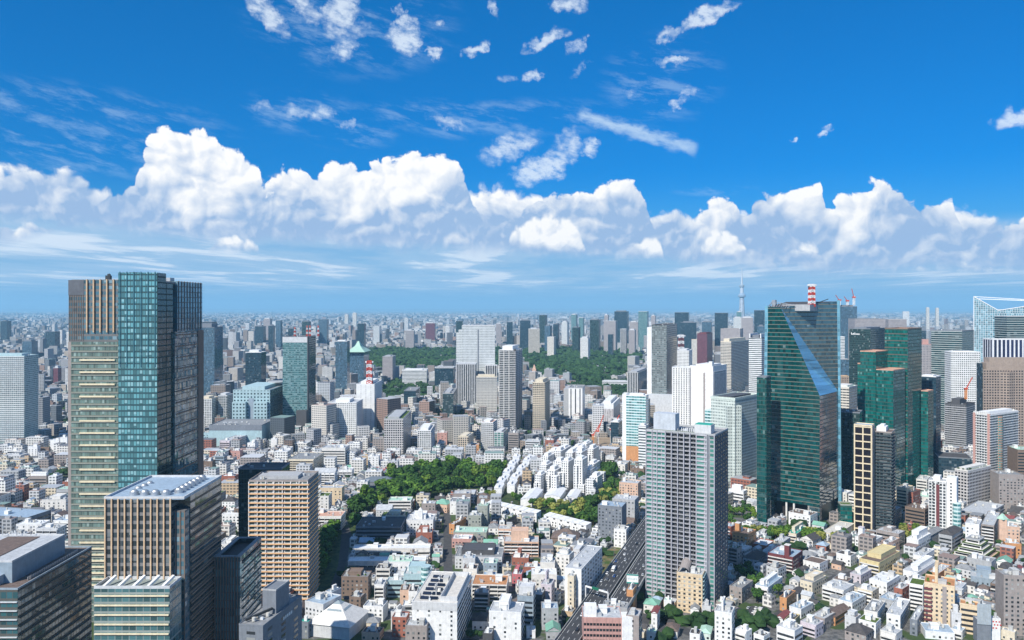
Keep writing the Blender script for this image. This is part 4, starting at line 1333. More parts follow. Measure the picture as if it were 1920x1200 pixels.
def build_balcony_tower():
    """the big grey apartment tower right of centre"""
    d = 607.0
    b = Box(1212, 1341, 1365, d, 30.0)
    h = Z(818, d)
    B = Bld('grey_apartment_tower', 'broad grey apartment tower with dark central balconies and teal windows beside the expressway', 'apartment tower', b, h)
    f = h / 40.0
    x0, x1, y0, y1 = B.x0, B.x1, B.y0, B.y1
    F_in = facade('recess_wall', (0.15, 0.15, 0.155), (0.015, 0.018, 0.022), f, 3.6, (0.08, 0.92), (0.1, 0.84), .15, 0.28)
    F_out = facade('outer_bay_wall', (0.36, 0.36, 0.38), (0.06, 0.20, 0.17), f, 6.2, (0.06, 0.94), (0.30, 0.95), .1, 0.10)
    xa, xb = B.lx(1248), B.lx(1306)
    B.part('left_wall', MB().prism([(x0, y0), (xa, y0), (xa, y0 + 4), (x0, y0 + 4)], 0, h), F_out)
    B.part('right_wall', MB().prism([(xb, y0), (x1, y0), (x1, y1), (xb, y1)], 0, h), [facade('shade_dark_side_wall', (0.085, 0.10, 0.125), (0.05, 0.10, 0.11), f, 7.0, (0.3, 0.7), (0.35, 0.8), .1, 0.1)])  # right wall's shade put into its darker colour
    B.part('right_bay', MB().box(xb, y0 - .4, 0, x1 - 6.5, y0 - .003, h - 1), F_out)
    B.part('right_corner_bay', MB().box(x1 - 4.2, y0 - .4, 0, x1 - .2, y0 - .003, h - 1), F_out)
    B.part('recess', MB().prism([(xa, y0 + 1.6), (xb, y0 + 1.6), (xb, y0 + 4), (xa, y0 + 4)], 0, h), F_in)
    B.part('core', MB().box(x0, y0 + 4.003, 0, xb - .003, y1, h), P['lightgrey'])
    wm = xb - xa - .1
    mid = balcony_mesh(wm, 3.2, 1.5, 1.15, 'f', plain('grey_balcony_rail', (0.33, 0.33, 0.35), .6))
    edge = MB().box(x0 - .2, y0 - .7, 0, xa - .3, y0 - .003, .95).build('e', plain('pale_spandrel', (0.47, 0.47, 0.50), .6))
    edge2 = MB().box(xb + .3, y0 - 1.1, 0, x1 - 6.4, y0 - .42, .95).build('e', MATS['pale_spandrel'])
    for k in range(1, 41):
        z = k * f - .4
        put('balcony', mid, B.root, ((xa + xb) / 2, y0 + 1.6 + 1.6, z))
        put('spandrel', edge.data, B.root, (0, 0, z))
        put('spandrel', edge2.data, B.root, (0, 0, z))
    bpy.data.objects.remove(edge), bpy.data.objects.remove(edge2)
    piers = [x0, x0 + 5, x0 + 9, xa, xa + wm * .2, xa + wm * .4, xa + wm * .6, xa + wm * .8, xb, xb + 7, x1 - 6.2, x1 - .5]
    for q in piers:
        B.part('pier', MB().box(q - .35, y0 - 1.0, 0, q + .35, y0 + 1.59, h + 1.0), plain('pier_lilac_grey', (0.42, 0.42, 0.46), .6))
    B.part('dark_slot', MB().box(x1 - 6.1, y0 - .1, 0, x1 - 4.3, y0 - .004, h), P['slate'])
    m = MB().box(x0, y0, h + .003, x1, y1, h + .3, 0)
    m.frame(x0 - .1, y0 - .1, x1 + .1, y1 + .1, .4, h + .303, h + 1.5, 1)
    B.part('roof', m, [ROOFS['grey'], P['grey']])
    B.part('roof_garden', MB().box(x0 + 2, y0 + 1.2, h + .3, xb - 3, y0 + 3.4, h + 1.3), ROOFS['turf'])
    zt = Z(778, d + 20)
    B.part('roof_block', MB().box(x0 + 3, y0 + 8, h + .3, x0 + 21, y0 + 18, zt), plain('roof_block_panel', (0.52, 0.56, 0.61), .5))
    B.part('lift_house', MB().box(x1 - 18, y0 + 6, h + .3, x1 - 5, y0 + 16, h + 7), P['lightgrey'])
    B.part('helipad', MB().box(x1 - 17.5, y0 + 6.5, h + 7.003, x1 - 5.5, y0 + 15.5, h + 7.5), ROOFS['teal'])
    for k in range(9):
        B.part('roof_frame_post', MB().box(x0 + 26 + k * 1.6, y0 + 8, h + .3, x0 + 26.4 + k * 1.6, y0 + 8.4, h + 3.4), P['white'])
    roof_things(B, random.Random(8), h + .3, 7, xa, xb, y0 + 5, y1 - 5, False)
    occupy(b)
    landmark('grey balcony tower', B.root)


def build_faceted_tower():
    d = 845.0
    b = Box(1432, 1537, 1572, d, 40.0, depth_m=60)
    B = Bld('faceted_glass_tower', 'dark green faceted glass tower with a sky-reflection blue sloping facet cut into its corner', 'tower', b, Z(572, d))
    x0, x1, y0, y1 = B.x0, B.x1, B.y0, B.y1

    def zl(xl, yl, py):                              # height of a local plan point seen at row py
        wy = b.mid.y - xl * b.s + yl * b.c
        return Z(py, wy)
    L1z, zK = zl(x0, y0, 576), zl(x0, y1, 566)
    xa = x0 + (x1 - x0) * 0.30
    L0, D0, C0, K0 = (x0, y0, 0), (x1, y0, 0), (x1, y1, 0), (x0, y1, 0)
    L1 = (x0 + 2.2, y0 + 2, L1z)
    zc = zl(x1, y0, 742)
    D, Cc = (x1, y0, zc), (x1 - .4, y1, zc)
    A1 = (xa, y0 + 1.4, zl(xa, y0, 576))
    B1 = (x1 - 1.6, y1, zl(x1, y1, 565))
    K1 = (x0 + 2.2, y1, zK)

    def facet(nm, pts, mat, uvo):
        pts = [Vector(p) for p in pts]
        e = (pts[1] - pts[0])
        e.z = 0
        e.normalize()
        m = MB()
        m.face(pts, [((p - pts[0]).dot(e) + uvo, p.z) for p in pts])
        B.part(nm, m, mat)
    zb = zl(x1, y0, 951)
    facet('front_wall', [(x0, y0, zb), (x1, y0, zb), D, A1, L1], F['grand_front'], 0)
    facet('side_wall', [(x1, y0, zb), (x1, y1, zb), Cc, D], F['grand_side'], 0)
    facet('upper_facet', [A1, Cc, B1], F['grand_side'], 0)
    facet('sloping_facet', [A1, D, Cc], F['grand_slope'], 0)
    facet('back_wall', [C0, K0, K1, B1, Cc], F['grand_side'], 0)
    facet('left_wall', [K0, L0, L1, K1], F['sky_toned_strip'], 0)
    m = MB().face([L1, A1, B1, K1])
    B.part('roof', m, ROOFS['dark'])
    # open foot: set-back dark lobby with stone columns
    B.part('lobby_wall', MB().prism([(x0 + 4, y0 + 7), (x1 - 4, y0 + 7), (x1 - 4, y1), (x0 + 4, y1)], 0, zb, False).face([(x0, y0, zb), (x0, y1, zb), (x1, y1, zb), (x1, y0, zb)]), plain('lobby_dark', (0.04, 0.035, 0.035), .3))
    B.part('foot_wall', MB().box(x0, y0 + .2, 0, x0 + 11, y0 + 6, zb), F['grand_front'])
    B.part('foot_wall', MB().box(x1 - 11, y0 + .2, 0, x1 - .1, y0 + 6, zb), F['grand_side'])
    for px in (1474, 1488, 1518, 1533):
        q = min(B.lx(px), x1 - 12)
        B.part('column', MB().box(q - .9, y0 + .6, 0, q + .9, y0 + 2.4, zb), P['offwhite'])
    # added blades at the two outer edges, reflected sky put into their pale colour
    for a, p in (((x0, y0), L1), ((x1, y1), B1)):
        q = Vector((a[0], a[1], 0))
        e = Vector(p)
        o = Vector((-1.0, -1.3, 0)) if a[0] < 0 else Vector((2.2, 1.6, 0))
        i = Vector((2.0, 0, 0)) if a[0] < 0 else Vector((-.2, -.2, 0))
        m = MB()
        h_ = e.z + 1.5
        p0, p1 = q + o, q + i
        e2o, e2i = Vector((e.x, e.y, 0)) + o, Vector((e.x, e.y, 0)) + i
        th = Vector((.25, -.3, 0))
        for s in (Vector((0, 0, 0)), Vector((.5, .5, 0))):
            m.face([p0 + s, p1 + s, e2i + s + Vector((0, 0, h_)), e2o + s + Vector((0, 0, h_))], [(0, 0), (3, 0), (3, h_), (0, h_)])
        m.face([p0, e2o + Vector((0, 0, h_)), e2o + Vector((.5, .5, h_)), p0 + Vector((.5, .5, 0))])
        B.part('sky_toned_edge', m, F['sky_toned_strip'])
    # roof machinery
    m = MB()
    zr = L1z
    for k in range(9):
        xx = x0 + 4 + k * 2.6
        m.bar((xx, y0 + 4, zr - 1), (xx + 1, y0 + 10, zr + 6 - k * .5), .5)
    m.bar((x0 + 3, y0 + 4, zr + 1), (x0 + 8, y0 + 10, zr + 6.5), .6).bar((x0 + 8, y0 + 10, zr + 6.2), (x0 + 30, y0 + 14, zr + 2), .5)
    m.box(x0 + 6, y0 + 8, zr - 1, x0 + 10, y0 + 12, zr + 8)
    B.part('roof_frame', m, M_STEEL)
    B.part('roof_plant', MB().box(x0 + 14, y0 + 16, zr - 4, x1 - 16, y1 - 8, zr + 3), P['grey'])
    c = MB().box(10, 20, zr - 2, 12, 22, zr + 6)
    c.bar((11, 21, zr + 5), (24, 16, zr + 9), .7)
    B.part('cleaning_crane', c, M_DARKMETAL)
    occupy(b)
    landmark('green faceted tower', B.root)
    wx, wy = X(1522, 880), 880.0
    lattice_mast('roof_mast', 'red and white lattice mast on the roof of the green faceted tower', (wx, wy, Z(575, wy)), Z(533, wy) - Z(575, wy), 5.4, 5.0, bands=8)
    b = Box(1419, 1437, 0, 838.0, 40.0, depth_m=12)
    simple_tower('slim_green_annexe', 'slim dark green glass shaft standing left against the faceted tower', b, 708, facade('deep_green_glass_wall', (0.05, 0.09, 0.08), (0.003, 0.065, 0.062), 4.4, 2.2, (0.05, 0.95), (0.18, 1.0), 0.05, 0.04, 0.006, 1.9), 'dark', P['slate'], 0, units=0, crown=False)
    b = Box(1576, 1598, 0, 835.0, 10.0, depth_m=12)
    simple_tower('green_glass_pavilion', 'small bright green glass box at the foot of the grid-fronted tower', b, 948, 'emerald', 'turf', P['greygreen'], 0, units=0, crown=False, cat='pavilion')


def build_emerald():
    b = Box(1659, 1702, 1728, 985.0, 45.0)
    h = Z(617, 985)
    B = Bld('emerald_stepped_tower', 'emerald glass tower of stepped shafts right of the faceted tower', 'tower', b, h)
    B.walls(F['emerald'], name='main_shaft')
    B.roof(ROOFS['salmon'], 1.0, wallmat=P['brown'])

    def shaft(nm, l, c, r, d, yt):
        q = Box(l, c, r, d, 45.0)
        hh = Z(yt, d)
        corners = [q.P - q.ux * q.w, q.P, q.P + q.uy * q.l, q.P - q.ux * q.w + q.uy * q.l]
        inv = [(Vector((p.x - b.mid.x, p.y - b.mid.y))) for p in corners]
        loc = [(v.dot(b.ux), v.dot(b.uy)) for v in inv]
        B.part(nm, MB().prism(loc, 0, hh), F['emerald'])
        m = MB()
        cx_, cy_ = sum(p[0] for p in loc) / 4, sum(p[1] for p in loc) / 4
        xs, ys = [p[0] for p in loc], [p[1] for p in loc]
        m.frame(min(xs) - .1, min(ys) - .1, max(xs) + .1, max(ys) + .1, .5, hh - .2, hh + 1.0)
        m.box(min(xs) + .5, min(ys) + .5, hh + .005, max(xs) - .5, max(ys) - .5, hh + .3)
        B.part('roof', m, ROOFS['salmon'])
        return hh
    shaft('left_shaft', 1613, 1642, 1664, 975.0, 660)
    shaft('front_shaft', 1643, 1675, 1697, 955.0, 695)
    shaft('right_shaft', 1727, 1740, 1750, 1010.0, 734)
    shaft('left_wing', 1608, 1630, 1648, 985.0, 683)
    m = MB()
    for k in range(int(h / 8.6)):
        m.box(B.x0 - .3, B.y0 - .5, 8 + k * 8.6, B.x1 + .3, B.y0 - .003, 8.5 + k * 8.6)
    B.part('floor_ledges', m, P['brown'])
    occupy(b, 14)
    landmark('emerald stepped tower', B.root)


def build_grid_tower():
    d = 816.0
    b = Box(1636, 1672, 1681, d, 33.0, depth_m=24)
    h = Z(812, d)
    B = Bld('grid_fronted_tower', 'dark apartment tower with a cream square grid up its left front', 'apartment tower', b, h)
    B.walls(F['apt_dark'])
    balconies(B, plain('dark_teal_rail', (0.07, 0.10, 0.11), .4), 3.4, 1.2, 1.1, 'fr')
    B.roof(ROOFS['brown'], 1.0, wallmat=P['taupe'])
    B.part('roof_block', MB().box(B.x0 + 3, B.y0 + 5, h, B.x1 - 6, B.y1 - 4, h + 5).box(B.x0 + 6, B.y0 + 7, h + 5, B.x1 - 8, B.y1 - 6, h + 7), P['white'])
    q = Box(1601, 1635, 0, 812.0, 33.0, depth_m=15)
    xa = Vector((q.P.x - b.mid.x, q.P.y - b.mid.y))
    ax, ay = xa.dot(b.ux), xa.dot(b.uy)
    h2 = Z(800, 812)
    B.part('grid_block', MB().box(ax - q.w + .4, ay + .9, 0, ax - .2, ay + q.l, h2 - .5), glass_mat('dark_window_wall', (0.025, 0.022, 0.03), .1))
    n = 14
    cream = plain('cream_grid', (0.74, 0.62, 0.42), .6)
    for k in range(n + 1):
        z = 4 + (h2 - 5) * k / n
        B.part('grid_beam', MB().box(ax - q.w, ay, z - .55, ax, ay + 1.2, z + .55), cream)
    for k in range(3):
        xx = ax - q.w + .6 + (q.w - 1.2) * k / 2
        B.part('grid_post', MB().box(xx - .6, ay - .05, 0, xx + .6, ay + 1.25, h2), cream)
    B.part('grid_side', MB().box(ax - .003, ay + 1.3, 0, ax + .4, ay + q.l, h2), P['taupe'])
    m = MB().frame(ax - q.w, ay, ax, ay + q.l, .5, h2, h2 + 1.4, 0)
    m.box(ax - q.w + .5, ay + .5, h2 - .4, ax - .5, ay + q.l - .5, h2 + .6, 1)
    B.part('grid_roof', m, [cream, ROOFS['blue']])
    occupy(b, 6)
    OCC.append((q.mid.x, q.mid.y, R(33), q.w / 2 + 3, q.l / 2 + 3))
    landmark('cream grid-fronted tower', B.root)


def build_crown_tower():
    """glass tower at the right edge whose open crown dips in a V"""
    d = 1600.0
    b = Box(1826, 2010, 0, d, 31.0, depth_m=50)
    B = Bld('crown_glass_tower', 'pale lattice glass tower with open V-shaped crown at the right edge', 'tower', b, Z(655, d))
    x0, x1, y0, y1 = B.x0, B.x1, B.y0, B.y1
    zt, zv = Z(556, d + 85), Z(582, d + 65)
    xv = B.lx(1872)
    B.walls(F['lattice'], top=True, z1=zv - 6)
    white = plain('crown_white', (0.8, 0.82, 0.83), .4)
    crown = MB()
    for pts in ([(x0, y0), (xv, y0), zt, zv], [(xv, y0), (x1, y0), zv, zt - 6]):
        a, c, z1, z2 = pts
        crown.face([(a[0], a[1], zv - 6), (c[0], c[1], zv - 6), (c[0], c[1], z2), (a[0], a[1], z1)],
                   [(0, zv - 6), (abs(c[0] - a[0]), zv - 6), (abs(c[0] - a[0]), z2), (0, z1)])
    crown.face([(x0, y1, zv - 6), (x0, y0, zv - 6), (x0, y0, zt), (x0, y1, zt - 4)], [(0, 0), (60, 0), (60, 30), (0, 30)])
    B.part('crown_wall', crown, F['lattice'])
    for a, c in (((x0, y0, zt), (xv, y0, zv)), ((xv, y0, zv), (x1, y0, zt - 6)), ((x0, y0, zt), (x1, y1, zt - 12)), ((x0, y0, 0), (x0, y0, zt)), ((x0, y0, zt), (x0, y1, zt - 4)), ((x0, y1, zt - 4), (x1, y1, zt - 12))):
        B.part('crown_beam', MB().bar(a, c, 1.5), white)
    B.part('crown_floor', MB().box(x0 + 6, y0 + 8, zv - 5.9, x1 - 4, y1 - 4, zv + 2), F['pale_grid'])
    occupy(b)
    landmark('V-crowned glass tower', B.root)


def build_skytree():
    d = 8300.0
    x = X(1391, d)
    o = thing('broadcast_tower', 'slender pale broadcasting tower with two lookout decks on the horizon', 'tower', (x, d, 0))
    m = plain('tower_lattice', (0.50, 0.56, 0.62), .5)

    def lathe(nm, prof, mat, n=14):
        mb = MB()
        for (r0, z0), (r1, z1) in zip(prof, prof[1:]):
            for i in range(n):
                a, c = 2 * math.pi * i / n, 2 * math.pi * (i + 1) / n
                mb.face([(r0 * math.cos(a), r0 * math.sin(a), z0), (r0 * math.cos(c), r0 * math.sin(c), z0), (r1 * math.cos(c), r1 * math.sin(c), z1), (r1 * math.cos(a), r1 * math.sin(a), z1)],
                        [(a * 10, z0), (c * 10, z0), (c * 10, z1), (a * 10, z1)])
        mb.build(nm, mat, o)
    lathe('shaft', [(36, 0), (31, 100), (27, 230), (22, 335)], facade('tower_lattice_wall', (0.50, 0.56, 0.62), (0.22, 0.27, 0.33), 14, 7, (.3, .9), (.2, .9), .4, 0, 0))
    lathe('lower_deck', [(22, 335), (38, 345), (38, 362), (26, 375), (19, 380)], plain('deck_blue', (0.30, 0.40, 0.50), .3))
    lathe('upper_shaft', [(19, 380), (17, 440)], m)
    lathe('upper_deck', [(17, 440), (26, 448), (25, 462), (14, 470)], MATS['paint_bluegrey'])
    lathe('antenna', [(12, 470), (9, 530), (9, 531), (6, 560), (6, 580), (4.5, 581), (3.5, 640)], m)
    landmark('broadcasting tower', o)


# name, label, (l, c, r, d, th), top row, facade, roof, wall paint, extras
MID = [
    ('apartment_tower', 'pale green-white apartment tower at the left edge', (-40, 46, 72, 1322, 0), 668, 'apt_aqua', 'light', 'aqua', dict(balc='white', floor=3.3, sides='f', top_h=4)),
    ('glass_tower', 'blue-grey glass tower seen behind the right side of the hotel tower', (340, 402, 443, 2050, 0), 614, 'blue_glass', 'grey', 'slate', dict(top_h=10)),
    ('office_tower', 'tall teal office tower with dark right side and four small roof masts', (530, 577, 620, 1490, 0), 632, 'teal_tower', 'dark', 'slate', dict(top_h=0)),
    ('white_office', 'white office with rows of small windows left of the mast-topped slab', (615, 668, 680, 1374, 0), 756, 'white_grid', 'light', 'white', dict(floor=3.4, balc='white', sides='r', rail=1.4)),
    ('white_slab', 'plain white slab carrying the red and white mast', (668, 702, 716, 1450, 0), 721, facade('ribbed_white_slab', (0.76, 0.76, 0.74), (0.3, 0.3, 0.3), 3.6, 9, (.9, .98), (.2, .9)), 'light', 'white', dict(floor=3.4, balc='white', sides='r', rail=1.5)),
    ('grid_office', 'grey office with dark square window grid and turf-edged roof', (720, 756, 771, 1228, 0), 786, 'grey_grid', 'turf', 'grey', dict(top_h=3)),
    ('white_apartments', 'white apartment block with blank central strip and grey right half', (783, 808, 829, 1228, 0), 808, 'apt_white', 'light', 'white', dict(floor=3.1, balc='white', sides='r', top_h=4, crown=True)),
    ('slab_tower', 'big pale concrete slab tower with fine square windows in the middle distance', (866, 928, 944, 1900, 0), 611, 'pale_grid', 'light', 'lightgrey', dict(top_h=0)),
    ('slab_wing', 'lower ribbed wing in front of the pale concrete slab tower', (855, 892, 902, 1820, 0), 683, 'stripe_dark', 'light', 'lightgrey', dict(top_h=0, units=2)),
    ('cream_apartments', 'cream apartment block left of the dark glass balcony tower', (893, 932, 945, 1680, 0), 707, 'cream_grid', 'light', 'cream', dict(balc='offwhite', sides='f', floor=3.3)),
    ('balcony_tower', 'dark glass apartment tower with white balcony edges at the centre', (936, 966, 1000, 1468, 12), 657, 'apt_dark', 'light', 'white', dict(balc='white', floor=3.3, sides='fr', top_h=8, rail=.75)),
    ('beige_apartments', 'beige apartment slab with brown shaded side right of the dark balcony tower', (999, 1021, 1047, 1455, 12), 718, 'apt_beige', 'light', 'cream', dict(balc='cream', floor=3.3, sides='fr', top_h=6)),
    ('white_slab', 'white slab with tall black window slots in front of the shrine trees', (1066, 1092, 1106, 1590, 10), 728, facade('white_slot_slab', (0.80, 0.80, 0.80), (0.04, 0.05, 0.06), 70, 9, (.42, .66), (.03, .98)), 'grey', 'grey', dict(top_h=0)),
    ('hotel_block', 'pale grey-pink hotel box with white top storey near the red cranes', (1127, 1150, 1162, 1494, 14), 758, 'hotel_stripe', 'white', 'white', dict(top_h=6)),
    ('aqua_office', 'aqua banded glass office left of the tall white-edged slab', (1174, 1211, 1216, 1170, 22), 743, 'aqua_band', 'light', 'white', dict(top_h=3)),
    ('white_edged_slab', 'tall grey glass slab with a white blind edge wall', (1222, 1250, 1269, 1560, 20), 610, facade('grey_slab_glass', (0.22, 0.23, 0.23), (0.13, 0.17, 0.17), 4.0, 3.4, (.05, .95), (.35, .95), .15, .15), 'dark', 'dark', dict(top_h=0)),
    ('striped_tower', 'white tower with dark vertical window slots left of the big white hotel', (1260, 1294, 0, 1330, 20), 690, 'stripe_white', 'light', 'white', dict(depth=30, top_h=0)),
    ('white_hotel', 'big white hotel slab with lilac striped side panel', (1294, 1337, 1396, 1310, 36), 688, plain('hotel_white', (0.82, 0.80, 0.78)), 'grey', 'white', dict(top_h=3, units=9)),
    ('pale_green_office', 'pale green-white office with fine vertical ribs behind the grey balcony tower', (1333, 1378, 1425, 1010, 42), 752, 'pale_green', 'grey', 'palegreen', dict(top_h=0, units=6)),
    ('banded_tower', 'slim white tower with blue-grey bands left of the faceted tower', (1404, 1428, 1442, 1620, 30), 634, 'white_band', 'dark', 'slate', dict(top_h=6)),
    ('cream_office', 'cream banded office with two wings beyond the white hotel', (1351, 1371, 1404, 2050, 36), 641, 'cream_band', 'light', 'cream', dict(top_h=8)),
    ('concrete_office', 'grey-cream banded block with green roof behind the faceted tower', (1560, 1592, 1607, 1150, 40), 727, 'cream_band', 'mint', 'offwhite', dict(top_h=3)),
    ('script_tower', 'dark green office tower behind the emerald tower with small white script sign', (1592, 1632, 1662, 1500, 42), 617, 'dark_green_glass', 'grey', 'slate', dict(top_h=3)),
    ('wide_office', 'wide grey office with dark roof band behind the dark green script-signed tower', (1603, 1660, 0, 2350, 5), 598, 'lilac_stone', 'dark', 'slate', dict(depth=60, top_h=0)),
    ('grey_slab', 'plain grey slab standing just right of the wide grey office', (1666, 1700, 0, 2500, 5), 599, 'lilac_stone', 'grey', 'grey', dict(depth=40, top_h=0)),
    ('banded_office', 'dark green office with pale horizontal bands right of the emerald tower', (1746, 1804, 1826, 1500, 45), 621, 'green_band', 'grey', 'slate', dict(top_h=0)),
    ('white_hotel_tower', 'white tower with small square windows in front of the banded green office', (1783, 1838, 0, 1300, 8), 661, 'white_grid', 'white', 'white', dict(depth=26, top_h=2)),
    ('tan_tower', 'tan stone tower with square window grid and navy shade-toned left side at the right edge', (1844, 1935, 0, 1100, 2), 694, 'tan_grid', 'dark', 'stone', dict(depth=15, top_h=0)),
    ('striped_office', 'navy and white vertically striped office behind the tan stone tower', (1861, 1950, 0, 1350, 2), 637, 'navy_stripe', 'grey', 'white', dict(depth=30, top_h=0)),
    ('green_banded_block', 'grey-green banded office in front of the V-crowned glass tower', (1888, 1990, 0, 1450, 2), 594, 'green_band', 'grey', 'grey', dict(depth=40, top_h=0)),
    ('dark_glass_office', 'dark glass office with white edge strip right of the emerald tower', (1724, 1755, 1764, 1080, 45), 707, 'navy_glass', 'grey', 'white', dict(top_h=2)),
    ('scaffolded_tower', 'grey tower under scaffolding topped by an orange crane', (1772, 1811, 1828, 1230, 45), 760, 'scaffold', 'dark', 'dark', dict(top_h=8, balc='lightgrey', floor=3.3, rail=.8)),
    ('residential_tower', 'white residential tower with brown corner strips at the right', (1826, 1856, 1909, 991, 58), 778, 'apt_white', 'light', 'white', dict(balc='white', floor=3.2, top_h=3, units=8, rail=1.0)),
    ('green_roofed_office', 'cream office with black windows and planted roof below the white residential tower', (1790, 1815, 1858, 905, 56), 884, 'grey_grid', 'turf', 'offwhite', dict(top_h=3, units=7)),
    ('twin_apartments', 'white apartment slab with dark red recess above the lit low houses', (1741, 1774, 1790, 812, 36), 905, 'apt_white', 'light', 'white', dict(top_h=5, units=5, depth=18)),
    ('unfinished_tower', 'blue-grey tower under construction with red cranes beyond the faceted tower', (1573, 1607, 0, 2600, 10), 575, 'blue_glass', 'dark', 'slate', dict(depth=50, top_h=6)),
    ('dark_podium', 'low navy glass block below the scaffolded tower', (1760, 1822, 0, 1040, 20), 861, 'navy_glass', 'dark', 'slate', dict(depth=40, top_h=0, units=0)),
    ('dark_tower', 'dark shaded glass tower in the gap behind the grid-fronted tower', (1572, 1612, 0, 930, 30), 775, 'dark_green_glass', 'dark', 'slate', dict(depth=25, top_h=0)),
    ('blue_edged_tower', 'blue-grey slab with white left edge behind the tall teal office tower', (629, 651, 0, 2100, 0), 640, 'blue_glass', 'grey', 'white', dict(depth=34, top_h=3)),
    ('navy_tower', 'dark navy glass tower left of the tall teal office tower', (460, 490, 499, 2000, 0), 661, 'navy_glass', 'grey', 'white', dict(top_h=6)),
    ('pagoda_tower', 'grey-blue tower under a pale green pagoda roof', (652, 682, 692, 2300, 0), 660, 'blue_glass', 'mint', 'slate', dict(top_h=0, units=0)),
    ('aqua_broadcast_block', 'aqua studio block with square windows and a round helipad', (437, 506, 538, 1440, 0), 732, 'aqua_square', 'grey', 'aqua', dict(top_h=6, units=6)),
    ('aqua_low_block', 'low aqua hall with dark roof band in front of the studio block', (392, 491, 515, 1330, 0), 798, P['aqua'], 'grey', 'slate', dict(top_h=0, units=8)),
    ('white_apartments', 'tall cream apartment slabs just right of the hotel tower', (374, 397, 410, 1500, 0), 748, 'apt_white', 'light', 'cream', dict(top_h=4)),
    ('grey_apartments', 'grey ribbed apartment slab between cream slabs and aqua studio', (409, 426, 437, 1520, 0), 742, 'apt_grey', 'light', 'lightgrey', dict(top_h=4)),
    ('navy_block', 'dark blue box left of the pale slab tower below the palace wood', (757, 780, 788, 1790, 0), 733, 'navy_glass', 'grey', 'slate', dict(top_h=0)),
    ('grey_block', 'grey-tan office right of the dark blue box', (788, 812, 828, 1720, 0), 757, 'apt_grey', 'grey', 'grey', dict(top_h=3)),
    ('teal_block', 'small teal-grey tower below the ribbed slab wing', (830, 850, 856, 1650, 0), 738, 'teal_tower_side', 'grey', 'grey', dict(top_h=3)),
    ('parliament_office', 'dark blue office slab with white end wall below the palace wood', (815, 850, 0, 2250, 0), 690, 'navy_glass', 'grey', 'white', dict(depth=60, top_h=0)),
    ('blue_white_office', 'blue and white office slab left of the dark one with white end', (754, 800, 0, 2350, 0), 694, 'white_band', 'light', 'white', dict(depth=40, top_h=3)),
    ('grey_office', 'grey stone office standing alone at the left end of the palace wood', (717, 736, 742, 2500, 0), 669, 'lilac_stone', 'grey', 'grey', dict(top_h=3)),
    ('white_ribbed_block', 'dark office with white vertical ribs left of the white-edged slab', (1176, 1197, 1216, 2000, 20), 699, 'stripe_dark', 'grey', 'grey', dict(top_h=3)),
    ('government_office', 'long grey-white office below the right end of the palace wood', (1129, 1176, 0, 2300, 8), 716, 'white_band', 'light', 'lightgrey', dict(depth=30, top_h=3)),
    ('window_office', 'light grey office with black square openings beyond the white hotel', (1267, 1292, 1309, 1900, 20), 658, 'white_grid', 'light', 'lightgrey', dict(top_h=4)),
    ('maroon_tower', 'maroon octagonal tower among the blue-grey far towers', (1307, 1326, 1336, 2800, 25), 626, 'maroon', 'red', 'maroon', dict(top_h=4, units=0)),
    ('cream_slab', 'cream block beside the maroon tower', (1297, 1307, 0, 2700, 10), 637, 'cream_grid', 'light', 'cream', dict(depth=20, top_h=0, units=0)),
    ('lilac_office', 'grey-pink office with dark central glass beyond the cream banded office', (1351, 1388, 1402, 2600, 25), 617, 'lilac_stone', 'grey', 'taupe', dict(top_h=0)),
    ('white_narrow_block', 'slim white apartment block in front of the aqua banded office', (1197, 1211, 1216, 1130, 25), 799, 'white_band', 'light', 'white', dict(top_h=3, units=2)),
    ('dark_teal_block', 'small dark teal block with white side left of the aqua banded office', (1145, 1160, 1168, 1340, 20), 792, 'navy_glass', 'grey', 'white', dict(top_h=2, units=2)),
    ('cream_tower', 'narrow cream apartment tower left of the dark balcony tower foot', (857, 873, 882, 1350, 8), 786, 'cream_grid', 'light', 'cream', dict(top_h=3, units=2)),
    ('white_balcony_block', 'white apartment block with red-brown roof edge at the centre foot', (902, 924, 932, 1290, 10), 793, 'apt_white', 'salmon', 'white', dict(top_h=3, units=2, balc='white', floor=3.2)),
    ('grey_balcony_block', 'grey-white glazed block right of the white one with red-brown roof edge', (926, 944, 953, 1280, 10), 811, 'apt_teal', 'dark', 'lightgrey', dict(top_h=2, units=2)),
    ('beige_low_tower', 'beige apartment block with brown side below the narrow cream tower', (859, 878, 888, 1240, 10), 819, 'apt_beige', 'light', 'cream', dict(top_h=2, units=2)),
    ('white_glazed_office', 'small white glazed office behind the faceted tower top left of construction cranes', (1574, 1584, 0, 2100, 10), 632, 'white_band', 'white', 'white', dict(depth=20, top_h=0, units=0)),
    ('tan_block', 'small tan block in the gap right of the faceted tower', (1574, 1592, 0, 1700, 10), 706, 'tan_grid', 'salmon', 'tan', dict(depth=20, top_h=0, units=0)),
    ('grey_glass_block', 'grey glass block above the small tan one right of the faceted tower', (1574, 1592, 0, 1900, 10), 674, 'blue_glass', 'grey', 'grey', dict(depth=20, top_h=0, units=0)),
    ('grey_pink_tower', 'grey office tower with pink top between emerald tower and banded office', (1727, 1746, 0, 1900, 10), 646, 'lilac_stone', 'salmon', 'pink', dict(depth=30, top_h=12, units=0)),
]

